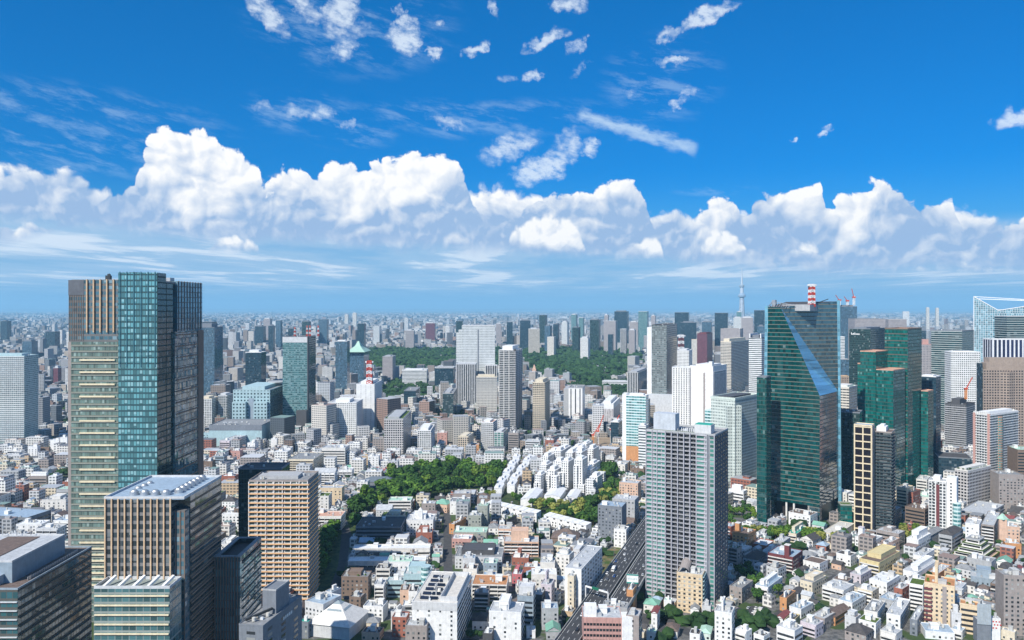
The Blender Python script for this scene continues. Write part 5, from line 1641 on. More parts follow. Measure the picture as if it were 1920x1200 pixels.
# far skyline: (l, r, top row, distance, facade, label)
SKYLINE = [
    (378, 405, 604, 2600, 'navy_glass', 'dark slab above the blue-grey tower beside the hotel tower'), (478, 500, 612, 4400, 'navy_glass', 'low dark teal tower far beyond the navy glass tower'),
    (494, 511, 598, 5200, 'lilac_stone', 'grey far tower left of the blue one'), (517, 530, 601, 4300, 'blue_glass', 'slim blue far tower left of the tall teal office tower'),
    (503, 516, 611, 3800, 'navy_glass', 'dark blue far block between slim grey and blue towers'), (566, 585, 603, 4500, 'dark_green_glass', 'dark green far tower above the tall teal office tower'),
    (597, 619, 599, 4600, 'blue_glass', 'striped blue-grey far tower above the right side of the teal office tower'), (646, 655, 590, 9000, 'cream_grid', 'left of two cream towers on the horizon'),
    (661, 671, 587, 9000, 'cream_grid', 'right of two cream towers on the horizon'), (670, 688, 607, 4100, 'navy_glass', 'very dark far tower right of the pagoda-roofed tower'),
    (760, 782, 620, 4300, 'lilac_stone', 'grey far block left of the palace wood top'), (798, 822, 606, 5200, 'maroon', 'dull purple far tower beyond the palace wood'),
    (855, 872, 602, 4600, 'dark_green_glass', 'dark teal far tower left of the pale slab tower'), (758, 768, 597, 6500, 'pale_grid', 'slim pale far tower above the grey far block'),
    (930, 944, 607, 4700, 'lilac_stone', 'grey-pink far tower right of the pale slab tower top'), (950, 966, 604, 4500, 'navy_glass', 'dark far tower above the dark balcony tower'),
    (975, 1003, 601, 4400, 'navy_glass', 'wide dark far block above the diet pyramid'), (991, 1021, 617, 3900, 'cream_band', 'tan-grey banded far office at the palace wood edge'),
    (1011, 1027, 591, 4700, 'dark_green_glass', 'dark green tall far tower in the skyline gap'), (1021, 1036, 611, 4100, 'blue_glass', 'blue far tower right of the tan-grey office'),
    (1037, 1050, 608, 4200, 'navy_glass', 'navy far tower beside the blue one'), (1026, 1044, 632, 3700, 'cream_grid', 'small beige block at the wood edge'),
    (1053, 1068, 604, 4600, 'pale_grid', 'pale far tower with faint windows right of the navy one'), (1071, 1084, 590, 5400, 'teal_tower', 'light teal far tower, taller of a close pair'),
    (1085, 1097, 596, 5000, 'teal_tower', 'light teal far tower, shorter of a close pair'), (1073, 1090, 614, 4000, 'dark_green_glass', 'green-black block at the wood edge'),
    (1106, 1130, 600, 4100, 'dark_green_glass', 'wide dark teal far tower above the right half of the wood'), (1132, 1164, 602, 4000, 'lilac_stone', 'broad grey-pink far tower above the right half of the wood'),
    (1133, 1143, 591, 5000, 'lilac_stone', 'narrow purple-grey tower top behind the broad grey-pink one'), (1152, 1187, 584, 4700, 'navy_glass', 'largest dark navy far tower right of centre'),
    (1163, 1178, 617, 3800, 'stripe_dark', 'grey striped far office, left of a close pair'), (1179, 1195, 619, 3800, 'lilac_stone', 'grey-lilac far office, right of a close pair'),
    (1180, 1203, 604, 4400, 'lilac_stone', 'grey slab behind the striped far pair'), (1197, 1221, 584, 4300, 'teal_tower', 'teal banded far tower left of the white-edged slab'),
    (1088, 1109, 634, 3500, 'white_grid', 'small white far block at the wood edge'), (1221, 1232, 592, 4900, 'lilac_stone', 'grey tower top peeping left of the white-edged slab'),
    (1265, 1302, 586, 4200, 'navy_glass', 'wide navy far tower right of the white-edged slab'), (1276, 1316, 605, 3500, 'navy_glass', 'broad slate far tower in front of the wide navy one'),
    (1316, 1341, 604, 3900, 'blue_glass', 'blue-grey far tower above the maroon tower'), (1340, 1375, 587, 4000, 'navy_glass', 'dark grey-navy far tower left of the broadcasting tower'),
    (1375, 1397, 596, 4400, 'pale_grid', 'pale grey block at the foot of the broadcasting tower'), (1390, 1421, 596, 3600, 'lilac_stone', 'grey stone far tower right of the broadcasting tower foot'),
    (1414, 1442, 582, 4000, 'navy_glass', 'dark blue far tower touching the faceted tower'), (1420, 1441, 612, 3000, 'blue_glass', 'light blue-grey block beside the faceted tower'),
    (1381, 1394, 585, 5400, 'teal_tower', 'teal-grey far tower just behind the broadcasting tower'), (1582, 1600, 607, 2900, 'blue_glass', 'blue-grey lower tower in front of the unfinished tower'),
    (1737, 1745, 577, 7600, 'cream_grid', 'taller cream tower on the right horizon'), (1755, 1763, 578, 7600, 'cream_grid', 'shorter cream tower on the right horizon'),
    (1693, 1710, 584, 9000, 'white_grid', 'pair-like white slab on the right horizon'), (1724, 1742, 620, 2600, 'navy_glass', 'dark low tower right of the emerald tower top'),
    (1, 18, 602, 5200, 'navy_glass', 'dark far tower at the left edge'), (85, 110, 622, 4000, 'navy_glass', 'dark block left of the hotel tower shoulder'),
    (42, 66, 640, 3400, 'blue_glass', 'grey-blue block above the left edge apartment tower'), (100, 112, 690, 2300, 'maroon', 'dull maroon slab left of the hotel tower'),
    (700, 716, 612, 5000, 'pale_grid', 'pale far tower above the left end of the palace wood'), (835, 846, 612, 5000, 'white_grid', 'white far slab above the palace wood'),
    (540, 556, 616, 3300, 'navy_glass', 'dark low block behind the teal office tower'), (1140, 1152, 627, 3700, 'navy_glass', 'dark block in front of the broad grey-pink far tower'),
]


def build_mid():
    made = {}
    for k, (nm, lab, (l, c, r, d, th), yt, fac, roof, paint, kw) in enumerate(MID):
        kw = dict(kw)
        dep = kw.pop('depth', None)
        b = Box(l, c, r, d, th, depth_m=dep)
        B = simple_tower(nm, lab, b, yt, fac, roof, P[paint], seed=k, **kw)
        made[lab] = B
        x0, x1, y0, y1, h = B.x0, B.x1, B.y0, B.y1, B.h
        if nm == 'office_tower':
            B.part('side_wall', MB().box(x1 + .003, y0 + 2, 0, x1 + .3, y1, h), F['teal_tower_side'])  # shaded side put on as a darker panel
            B.part('corner_strip', MB().box(x1 - 1, y0 - .3, 0, x1 + .4, y0 + 9, h), P['dark'])
            B.part('top_band', MB().box(x0 - .2, y0 - .25, h - 10, x1 - 1.003, y0 - .003, h), P['lightgrey'])
            B.part('foot_block', MB().box(x1 - 18, y0 - 14, 0, x1 + 1, y0 - .4, 40), P['dark'])
            B.part('foot_canopy', MB().box(x0 - 12, y0 - 16, 0, x1 - 19, y0 - 1, 9), P['palegreen'])
            for q, fx in enumerate((.28, .62, .70, .93)):
                wx = b.P.x - b.w + b.w * fx * 1.45
                lattice_mast('roof_mast', ['leftmost red and white mast on the tall teal tower', 'left of the two central masts on the tall teal tower', 'right of the two central masts on the tall teal tower', 'rightmost red and white mast on the tall teal tower'][q],
                             (wx, d + 14, h + 1), 20 if q else 17, 3.0, 1.6, bands=5)
        elif nm == 'white_slab' and 'mast' in lab:
            lattice_mast('roof_mast', 'tall red and white lattice mast on the plain white slab', (X(693, d + 12), d + 12, h), 42, 9.5, 7.5, bands=7)
        elif nm == 'slab_tower':
            B.part('centre_slot', MB().box(-2.2, y0 - .4, 0, 1.2, y0 - .003, h - 8), P['slate'])
            B.part('top_storeys', MB().box(x0 + 2, y0 + 2, h, x1 - 2, y1 - 2, h + 2), P['lightgrey'])
            B.part('left_shoulder', MB().box(x0 - 14, y0 + 6, 0, x0 - .003, y1, h - 16), F['pale_grid'])
            B.part('left_step', MB().box(x0 - 8, y0 + 3, 0, x0 - .006, y1 - 2, h - 9), F['pale_grid'])
            B.part('right_wing', MB().box(x1 - 22, y0 - 30, 0, x1 + 6, y0 - .6, 95), F['stripe_dark'])
        elif nm == 'balcony_tower':
            B.part('corner_strip', MB().box(x1 - 3, y0 - .9, 0, x1 + .9, y0 + 3, h + 3), P['dark'])
            for q in (x0, x0 + B.w * .3, x0 + B.w * .62):
                B.part('pier', MB().box(q - .5, y0 - 1.5, 0, q + .5, y0, h + 1), P['offwhite'])
            for q in (.2, .45, .7, .98):
                B.part('pier', MB().box(x1, y0 + B.l * q - .5, 0, x1 + 1.6, y0 + B.l * q + .5, h), P['lightgrey'])
        elif nm == 'white_slab':
            B.part('grey_side', MB().box(x0 - 10, y0 + 1, 0, x0 - .003, y1, h - 2), P['grey'])
        elif nm == 'white_edged_slab':
            B.part('edge_wall', MB().box(x0 - 9, y0 - 1, 0, x0 - .003, y1, h - 4), P['white'])
            B.part('dark_side', MB().box(x1 + .003, y0 + .3, 0, x1 + .5, y1, h + 1), F['navy_glass'])
            B.part('foot_block', MB().box(x0 - 2, y0 - 24, 0, x1 + 14, y0 - 1.2, 62), P['lightgrey'])
        elif nm == 'white_hotel':
            B.part('side_panel', MB().box(x1 + .003, y0 + 3, 2, x1 + .4, y1 - 4, h - 12), F['hotel_stripe'])
            B.part('window_band', MB().box(x1 + .003, y0 + 3, h - 11, x1 + .5, y1 - 4, h - 8), facade('hotel_top_windows', (.8, .79, .77), (.03, .03, .03), 30, 2.6, (.25, .75), (0, 1)))
            B.part('front_slot', MB().box(x1 - B.w * .42, y0 - .3, 0, x1 - B.w * .34, y0 - .003, h - 10), P['taupe'])
            B.part('roof_box', MB().box(x1 - 10, y0 + 6, h, x1 - 4, y0 + 14, h + 8), P['white'])
        elif nm == 'pale_green_office':
            B.part('rim', MB().frame(x0 - .4, y0 - .4, x1 + .4, y1 + .4, 1.4, h + 1.21, h + 4), P['palegreen'])
            B.part('corner_bay', MB().prism([(x1 - 8, y0 - 5), (x1 + 5, y0 + 8), (x1 - 1, y0 + 12), (x1 - 13, y0 + .1)], 0, h - 6), F['pale_green'])
            B.part('left_wing', MB().box(x0 - 12, y0 + 6, 0, x0 - .5, y1, h - 15), F['aqua_band'])
            B.part('plant_house', MB().box(x0 + 6, y0 + 8, h, x1 - 10, y1 - 6, h + 4), P['dark'])
        elif nm == 'banded_tower':
            for q in (x0 + 1, x1 - 3):
                B.part('roof_fin', MB().box(q, y0 - .3, h, q + 2, y1, h + 9), P['white'])
        elif nm == 'script_tower':
            m = MB()
            zz, xx = h - 11, x0 + 4
            for q, (a, c) in enumerate([(0, 4.2), (2.2, 2.2), (4.0, 3.0), (6.2, 4.0), (8.4, 2.2), (10.4, 2.4), (12.4, 2.2), (14.2, 2.2)]):   # a line of script, too small to read
                m.box(xx + a, y0 - .4, zz + .3 * (q % 2), xx + a + 1.2, y0 - .003, zz + c)
                m.box(xx + a, y0 - .39, zz, xx + a + 2.0, y0 - .004, zz + .6)
            B.part('script_sign', m, P['white'])
        elif nm == 'tan_tower':
            B.part('upper_wall', MB().box(x0 + 8, y0 + .01, h, x1, y1 - 2, h + 17), P['stone'])
            B.part('step', MB().box(x0 + 4, y0 + .02, h, x0 + 7.99, y1 - 2, h + 10), P['stone'])
            B.part('shade_toned_side', MB().box(x0 - 1.5, y0 + 2, 0, x0 - .003, y1, h + 9), F['navy_glass'])  # the left side's shade, put into a thin navy panel
            B.part('centre_fold', MB().prism([(x0 + B.w * .35, y0 - .003), (x0 + B.w * .5, y0 - 3.5), (x0 + B.w * .65, y0 - .003)], 0, h - 2), F['tan_grid'])
        elif nm == 'residential_tower':
            for fx in (.05, .95):
                B.part('brown_strip', MB().box(x0 + B.w * fx - 1.4, y0 - 1.5, 0, x0 + B.w * fx + 1.4, y0 + .4, h + 1), P['pink'])
            m = MB().cyl(x1 + .6, y0 + B.l * .30, 4.2, 0, h - 3, 14)
            B.part('brown_bay', m, facade('brown_bay_wall', (.36, .24, .19), (.05, .2, .2), 3.2, 3.0, (.1, .9), (.35, .85)))
            for q in range(9):
                B.part('roof_pinnacle', MB().box(x0 + q * B.w / 8.5, y0 - 1.2, h, x0 + q * B.w / 8.5 + 1.4, y0 + .6, h + 3), P['white'])
        elif nm == 'twin_apartments':
            B.part('red_recess', MB().box(x1 - 9, y0 - .4, 0, x1 - 6, y0 - .003, h - 3), P['maroon'])
            B.part('right_block', MB().box(x1 + .01, y0 + 3, 0, x1 + 9, y1 - 2, h + 5), P['white'])
            B.part('teal_bay', MB().cyl(x1 + 9, y0 + 4, 4, 0, h * .62, 12), F['aqua_band'])
            for q in range(15):
                for xx in (x0 + 4, x0 + 9, x1 + 4):
                    put('window', shared('window', glass_mat('window_dark', (0.03, 0.035, 0.04)), lambda: MB().box(-.5, -.06, 0, .5, .06, 1)), B.root, (xx, (y0 if xx < x1 else y0 + 3) - .05, 3 + q * 3.4), (1.5, 1, 1.5))
        elif nm == 'unfinished_tower':
            for q, (pxx, top, lab2) in enumerate([(1574, 553, 'leftmost red luffing crane above the unfinished tower'), (1589, 556, 'middle red luffing crane above the unfinished tower'), (1601, 541, 'tallest red luffing crane above the unfinished tower')]):
                crane(pxx, d + 10, h + 4, Z(top, d) - h - 4, lab2, -1 if q != 2 else -.35)
        elif nm == 'scaffolded_tower':
            crane(1811, d + 12, h + 8, 34, 'orange and red tower crane on the scaffolded grey tower', .8, orange=True)
        elif nm == 'pagoda_tower':
            m = MB()
            for (s0, z0_), (s1, z1_) in zip([(1.22, 0), (.8, 7), (.35, 16)], [(.8, 7), (.35, 16), (.06, 30)]):
                c0 = [(s0 * x0, s0 * y0), (s0 * x1, s0 * y0), (s0 * x1, s0 * y1), (s0 * x0, s0 * y1)]
                c1 = [(s1 * x0, s1 * y0), (s1 * x1, s1 * y0), (s1 * x1, s1 * y1), (s1 * x0, s1 * y1)]
                for i in range(4):
                    j = (i + 1) % 4
                    m.face([(*c0[i], h + z0_), (*c0[j], h + z0_), (*c1[j], h + z1_), (*c1[i], h + z1_)])
            B.part('pagoda_roof', m, ROOFS['mint'])
        elif nm == 'aqua_broadcast_block':
            B.part('dark_slot', MB().box(x0 + B.w * .42, y0 - .5, 0, x0 + B.w * .56, y0 - .003, h - 14), P['bluegrey'])
            for q in (0.02, .6):
                B.part('front_bay', MB().box(x0 + B.w * q, y0 - 9, 0, x0 + B.w * (q + .36), y0 - .51, h - 20), F['aqua_square'])
            B.part('helipad', MB().cyl(x1 - 14, y1 - 16, 17, h + 6, h + 8, 24).cyl(x1 - 14, y1 - 16, 6, h, h + 6, 12), P['grey'])
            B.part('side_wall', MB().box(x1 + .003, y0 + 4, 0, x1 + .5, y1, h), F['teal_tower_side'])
        elif nm == 'aqua_low_block':
            B.part('roof_band', MB().box(x0 - .2, y0 - .3, h - 8, x1 + .2, y0 - .003, h), P['slate'])
            for q in range(6):
                B.part('silo', MB().cyl(x0 - 4 - q * 5, y0 - 10, 2.4, 0, 17, 12), P['aqua'])
            for q in range(3):
                B.part('satellite_dish', MB().cyl(x0 + 22 + q * 9, y0 + 12, 1.0, h, h + 2, 8).cyl(x0 + 22 + q * 9, y0 + 12, .8, h + 2, h + 4, 12, 3.4), P['white'])
        elif nm == 'aqua_office':
            B.part('white_edge', MB().box(x0 - 6, y0 + .5, 0, x0 - .003, y1, h + 2), P['white'])
            B.part('brown_base', MB().box(x0, y0 - .4, 0, x1 + .3, y0 - .003, Z(838, d)), P['orange'])
        elif nm == 'green_roofed_office':
            for q in range(6):
                put('roof_shrub', tree_crown(2), B.root, (x0 + 3 + q * (B.w - 6) / 5, y0 + 3 + (q % 3) * 4, h - .5), (.35, .35, .3))
        elif nm == 'hotel_block':
            B.part('top_storey', MB().box(x0 - .3, y0 - .3, h - 9, x1 + .3, y1 + .3, h + .5), P['white'])
        if nm in ('apartment_tower', 'office_tower', 'slab_tower', 'white_edged_slab', 'white_hotel', 'banded_office', 'tan_tower', 'residential_tower', 'balcony_tower', 'aqua_office', 'white_office', 'grid_office', 'pale_green_office', 'green_roofed_office', 'twin_apartments', 'scaffolded_tower', 'aqua_low_block', 'cream_office'):
            landmark({'apartment_tower': 'left edge apartment tower', 'office_tower': 'tall teal office tower', 'slab_tower': 'pale concrete slab tower', 'white_edged_slab': 'white-edged glass slab', 'white_hotel': 'big white hotel',
                      'banded_office': 'banded green office', 'tan_tower': 'tan stone tower', 'residential_tower': 'white residential tower', 'balcony_tower': 'central balcony tower', 'aqua_office': 'aqua banded office', 'white_office': 'white small-windowed office',
                      'grid_office': 'turf-edged grid office', 'pale_green_office': 'pale green office', 'green_roofed_office': 'planted-roof cream office', 'twin_apartments': 'red-recessed white apartments', 'scaffolded_tower': 'scaffolded grey tower', 'aqua_low_block': 'low aqua hall', 'cream_office': 'cream banded office'}[nm], B.root)
    for k, (l, r, yt, d, fac, lab) in enumerate(SKYLINE):
        th = 0 if l < 1000 else 18
        fullw = (r - l) / FPX * d
        c = l + (r - l) * (0.72 if th == 0 and l < 900 else 0.7)
        b = Box(l, c, r, d, th if th else 0.0, depth_m=min(45, max(18, fullw * .9)))
        B = simple_tower('distant_tower', lab, b, yt, fac, 'grey', P['slate'] if 'glass' in fac else P['lightgrey'], 6 if k % 3 else 0, units=0, seed=k, group='towers of the far skyline')
    lattice_mast('roof_mast', 'banded lattice mast in front of the broad slate far tower', (X(1277, 2300), 2300, Z(662, 2300)), 52, 14, 12, bands=6, red=P['maroon'])
    b = Box(1267, 1288, 0, 2300, 10, depth_m=24)
    simple_tower('mast_block', 'low dark block carrying the banded lattice mast', b, 662, 'navy_glass', 'grey', P['slate'], 0, units=0)
    # stepped pyramid roof of the parliament building at the edge of the palace wood
    d = 2650.0
    b = Box(985, 1018, 0, d, 6, depth_m=40)
    h = Z(716, d)
    B = Bld('parliament_hall', 'beige hall with stepped pyramid tower below the palace wood', 'hall', b, h)
    B.walls(F['cream_grid'])
    for k, (s, z0, z1) in enumerate([(20, 0, 22), (16, 22, 34), (12, 34, 42), (8, 42, 49), (4.5, 49, 55)]):
        B.part('tower_step', MB().box(-s / 2 - 1, -s / 2, h + z0, s / 2 - 1, s / 2, h + z1), P['peach'])
    occupy(b)


def crane(px, d, z, h, label, lean, orange=False):
    """luffing tower crane: mast, cab and raised jib"""
    red = plain('crane_red', (0.62, 0.10, 0.05), .5)
    org = plain('crane_orange', (0.75, 0.26, 0.04), .5)
    r = thing('tower_crane', label, 'crane', (X(px, d), d, z))
    w_ = max(1.2, d / 1100)
    m = MB()
    for a in (-1, 1):
        for c in (-1, 1):
            m.bar((a * w_, c * w_, 0), (a * w_, c * w_, h * .45), w_ * .5)
    for k in range(5):
        m.bar((-w_, -w_, h * .09 * k), (w_, -w_, h * .09 * (k + 1)), w_ * .4)
    m.build('mast', org if orange else P['white'], r)
    MB().box(-w_ * 2, -w_ * 1.5, h * .45, w_ * 2, w_ * 1.5, h * .45 + w_ * 2).build('cab', red, r)
    j = MB()
    L = h * .62
    for s in (-.4, .4):
        j.bar((s, 0, h * .46), (lean * L * .6 + s, 0, h), w_ * .55)
    for k in range(6):
        u, v = k / 6, (k + 1) / 6
        j.bar((lean * L * .6 * u - .4, 0, h * (.46 + .54 * u)), (lean * L * .6 * v + .4, 0, h * (.46 + .54 * v)), w_ * .4)
    j.build('jib', red, r)
    MB().bar((0, 0, h * .5), (-lean * L * .25, 0, h * .56), w_).build('counterweight', P['white'], r)
    return r


# ------------------------------------------------------------------ trees
LEAF = [leaf_mat('leaf_dark', (0.020, 0.060, 0.013, 1), (0.058, 0.130, 0.022, 1)), leaf_mat('leaf_mid', (0.040, 0.105, 0.014, 1), (0.115, 0.21, 0.026, 1)),
        leaf_mat('leaf_bright', (0.07, 0.14, 0.015, 1), (0.17, 0.25, 0.035, 1)), leaf_mat('leaf_yellow', (0.16, 0.19, 0.03, 1), (0.32, 0.32, 0.09, 1))]
BARK = plain('bark', (0.09, 0.065, 0.045), .9)


def tree_crown(k):
    """crown for a tree about 10 m high: leaf clumps through a lumpy volume, light and dark sides left to the sun"""
    key = ('crown', k)
    if key in UNIT:
        return UNIT[key]
    rng = random.Random(100 + k)
    m = MB()
    lobes = []
    for q in range(9):
        a, e = rng.uniform(0, 6.28), rng.uniform(-.5, 1)
        r = rng.uniform(1.2, 2.6)
        lobes.append((r * math.cos(a), r * math.sin(a), 6.2 + e * 2.3, rng.uniform(1.3, 2.1)))
    for lx_, ly_, lz, lr in lobes:
        for q in range(58):
            d_ = Vector((rng.gauss(0, 1), rng.gauss(0, 1), rng.gauss(0, 1) + .25)).normalized()
            p = Vector((lx_, ly_, lz)) + d_ * lr * rng.uniform(.72, 1.08)
            nrm = (d_ + Vector((rng.uniform(-.7, .7), rng.uniform(-.7, .7), rng.uniform(-.4, .8)))).normalized()
            a = nrm.cross(Vector((.3, .2, 1))).normalized()
            c = nrm.cross(a)
            s = rng.uniform(.42, .85)
            m.face([p - a * s - c * s * .6, p + a * s * .9 - c * s * .7, p + a * s + c * s * .7, p - a * s * .8 + c * s], [(0, 0)] * 4)
    o = m.build('crown', LEAF[[0, 1, 0, 1, 2, 3, 0, 1][k % 8]])
    UNIT[key] = o.data
    bpy.data.objects.remove(o)
    return UNIT[key]


def trunk_mesh():
    m = MB().cyl(0, 0, .28, 0, 4.6, 7, .17)
    for a in range(4):
        q = a * 1.57 + .4
        m.bar((0, 0, 3.4 + a * .3), (1.5 * math.cos(q), 1.5 * math.sin(q), 6.0), .16)
    return m


TREES, MORE_TREES = 0, []
TREE_LOOK = ['dark green tree', 'green tree', 'round dark green tree', 'leafy green tree', 'bright green tree', 'yellow-green flowering tree', 'spreading dark green tree', 'fresh green tree']


def tree(x, y, s, k, rng, z=0.0):
    global TREES
    if TREES >= 300:
        MORE_TREES.append((x, y))
        return
    TREES += 1
    o = thing('tree', TREE_LOOK[k % 8], 'tree', (x, y, z), rng.uniform(0, 6.28), 'trees between the buildings', True)
    put('trunk', shared('trunk', BARK, trunk_mesh), o, (0, 0, 0), (s, s, s))
    put('crown', tree_crown(k), o, (0, 0, 0), (s * rng.uniform(.9, 1.25), s * rng.uniform(.9, 1.25), s * rng.uniform(.85, 1.15)))


def tree_group(pts, n, kinds, size, seed, apart=4.0):
    rng = random.Random(seed)
    poly = ground_poly(pts)
    NO_CITY.append(poly)
    xs, ys = [p[0] for p in poly], [p[1] for p in poly]
    got, tries = [], 0
    while len(got) < n and tries < n * 60:
        tries += 1
        x, y = rng.uniform(min(xs), max(xs)), rng.uniform(min(ys), max(ys))
        if inside(poly, x, y) and free(x, y, 1.5) and all(math.hypot(x - a, y - b) > apart for a, b in got):
            got.append((x, y))
    for x, y in sorted(got, key=lambda q: q[1]):
        tree(x, y, rng.uniform(*size), rng.choice(kinds), rng)


# ------------------------------------------------------------------ low and middling buildings
class RBox(Box):
    """a rectangular plan given by its middle, turn and sides"""
    def __init__(s, x, y, th, w_, l_):
        t = R(th)
        s.c, s.s, s.th, s.w, s.l = math.cos(t), math.sin(t), th, w_, l_
        s.ux, s.uy = Vector((s.c, -s.s)), Vector((s.s, s.c))
        s.mid = Vector((x, y))
        s.P = s.mid + s.ux * w_ / 2 - s.uy * l_ / 2
        s.d = s.P.y


WIN = [glass_mat('window_dark', (0.03, 0.035, 0.04)), glass_mat('window_mid', (0.07, 0.085, 0.095)), glass_mat('window_curtain', (0.30, 0.31, 0.30), .3)]


def window_mesh():
    m = MB().box(-.5, -.05, 0, .5, .05, 1)
    return m


def windows(B, z0, z1, rng, x0=None, x1=None, y0=None, y1=None, floor=3.1, bay=3.0, ww=1.5, wh=1.45, sides='fr', limit=92, skip=0.08):
    x0, x1 = B.x0 if x0 is None else x0, B.x1 if x1 is None else x1
    y0, y1 = B.y0 if y0 is None else y0, B.y1 if y1 is None else y1
    nf = max(1, int((z1 - z0 - .6) / floor))
    nx, ny = max(1, int((x1 - x0 - .8) / bay)), max(1, int((y1 - y0 - .8) / bay))
    tot = nf * ((nx if 'f' in sides else 0) + (ny if 'r' in sides else 0))
    while tot > limit:
        bay *= 1.15
        ww *= 1.12
        nx, ny = max(1, int((x1 - x0 - .8) / bay)), max(1, int((y1 - y0 - .8) / bay))
        tot = nf * ((nx if 'f' in sides else 0) + (ny if 'r' in sides else 0))
        if bay > 12:
            break
    for f in range(nf):
        z = z0 + f * floor + 1.05
        if 'f' in sides:
            for k in range(nx):
                if rng.random() > skip:
                    put('window', shared('window', rng.choice(WIN), window_mesh), B.root, (x0 + (k + .5) * (x1 - x0) / nx, y0 - .03, z), (ww * rng.choice([.75, 1, 1]), 1, wh))
        if 'r' in sides:
            for k in range(ny):
                if rng.random() > skip:
                    put('window', shared('window', rng.choice(WIN), window_mesh), B.root, (x1 + .03, y0 + (k + .5) * (y1 - y0) / ny, z), (ww, 1, wh), R(90))


def ribbons(B, z0, z1, floor=3.6, sides='fr', frac=.45, x0=None, x1=None, y0=None, y1=None):
    x0, x1 = B.x0 if x0 is None else x0, B.x1 if x1 is None else x1
    y0, y1 = B.y0 if y0 is None else y0, B.y1 if y1 is None else y1
    z = z0 + floor * .4
    while z + floor * frac < z1 - .4:
        if 'f' in sides:
            put('window_band', shared('window_band', WIN[0], window_mesh), B.root, ((x0 + x1) / 2, y0 - .04, z), (x1 - x0 - 1.2, 1, floor * frac))
        if 'r' in sides:
            put('window_band', shared('window_band', WIN[0], window_mesh), B.root, (x1 + .04, (y0 + y1) / 2, z), (y1 - y0 - 1.2, 1, floor * frac), R(90))
        z += floor


def pitched(B, kind, mat, h, over=.45, rise=None, wall=None):
    x0, x1, y0, y1 = B.x0 - over, B.x1 + over, B.y0 - over, B.y1 + over
    rise = rise or min(B.w, B.l) * .30
    m = MB()
    if kind == 'gable':
        ym = (y0 + y1) / 2
        if B.w >= B.l:
            a, b = (x0, ym, h + rise), (x1, ym, h + rise)
            m.face([(x0, y0, h - .1), (x1, y0, h - .1), b, a]).face([(x1, y1, h - .1), (x0, y1, h - .1), a, b])
            g = MB().face([(B.x0, B.y0, h), (B.x0, ym, h + rise - .2), (B.x0, B.y1, h)]).face([(B.x1, B.y0, h), (B.x1, B.y1, h), (B.x1, ym, h + rise - .2)])
        else:
            xm = (x0 + x1) / 2
            a, b = (xm, y0, h + rise), (xm, y1, h + rise)
            m.face([(x0, y1, h - .1), (x0, y0, h - .1), a, b]).face([(x1, y0, h - .1), (x1, y1, h - .1), b, a])
            g = MB().face([(B.x0, B.y0, h), (B.x1, B.y0, h), (xm, B.y0, h + rise - .2)]).face([(B.x1, B.y1, h), (B.x0, B.y1, h), (xm, B.y1, h + rise - .2)])
        if wall:
            B.part('gable_wall', g, wall)
    else:
        i = min(B.w, B.l) * .5
        if B.w >= B.l:
            a, b = (x0 + i, (y0 + y1) / 2, h + rise), (max(x1 - i, x0 + i), (y0 + y1) / 2, h + rise)
            m.face([(x0, y0, h - .1), (x1, y0, h - .1), b, a]).face([(x1, y0, h - .1), (x1, y1, h - .1), b]).face([(x1, y1, h - .1), (x0, y1, h - .1), a, b]).face([(x0, y1, h - .1), (x0, y0, h - .1), a])
        else:
            a, b = ((x0 + x1) / 2, y0 + i, h + rise), ((x0 + x1) / 2, max(y1 - i, y0 + i), h + rise)
            m.face([(x0, y0, h - .1), (x1, y0, h - .1), a]).face([(x1, y0, h - .1), (x1, y1, h - .1), b, a]).face([(x1, y1, h - .1), (x0, y1, h - .1), b]).face([(x0, y1, h - .1), (x0, y0, h - .1), a, b])
    m.face([(x0, y0, h - .1), (x0, y1, h - .1), (x1, y1, h - .1), (x1, y0, h - .1)])
    return B.part('roof', m, mat)


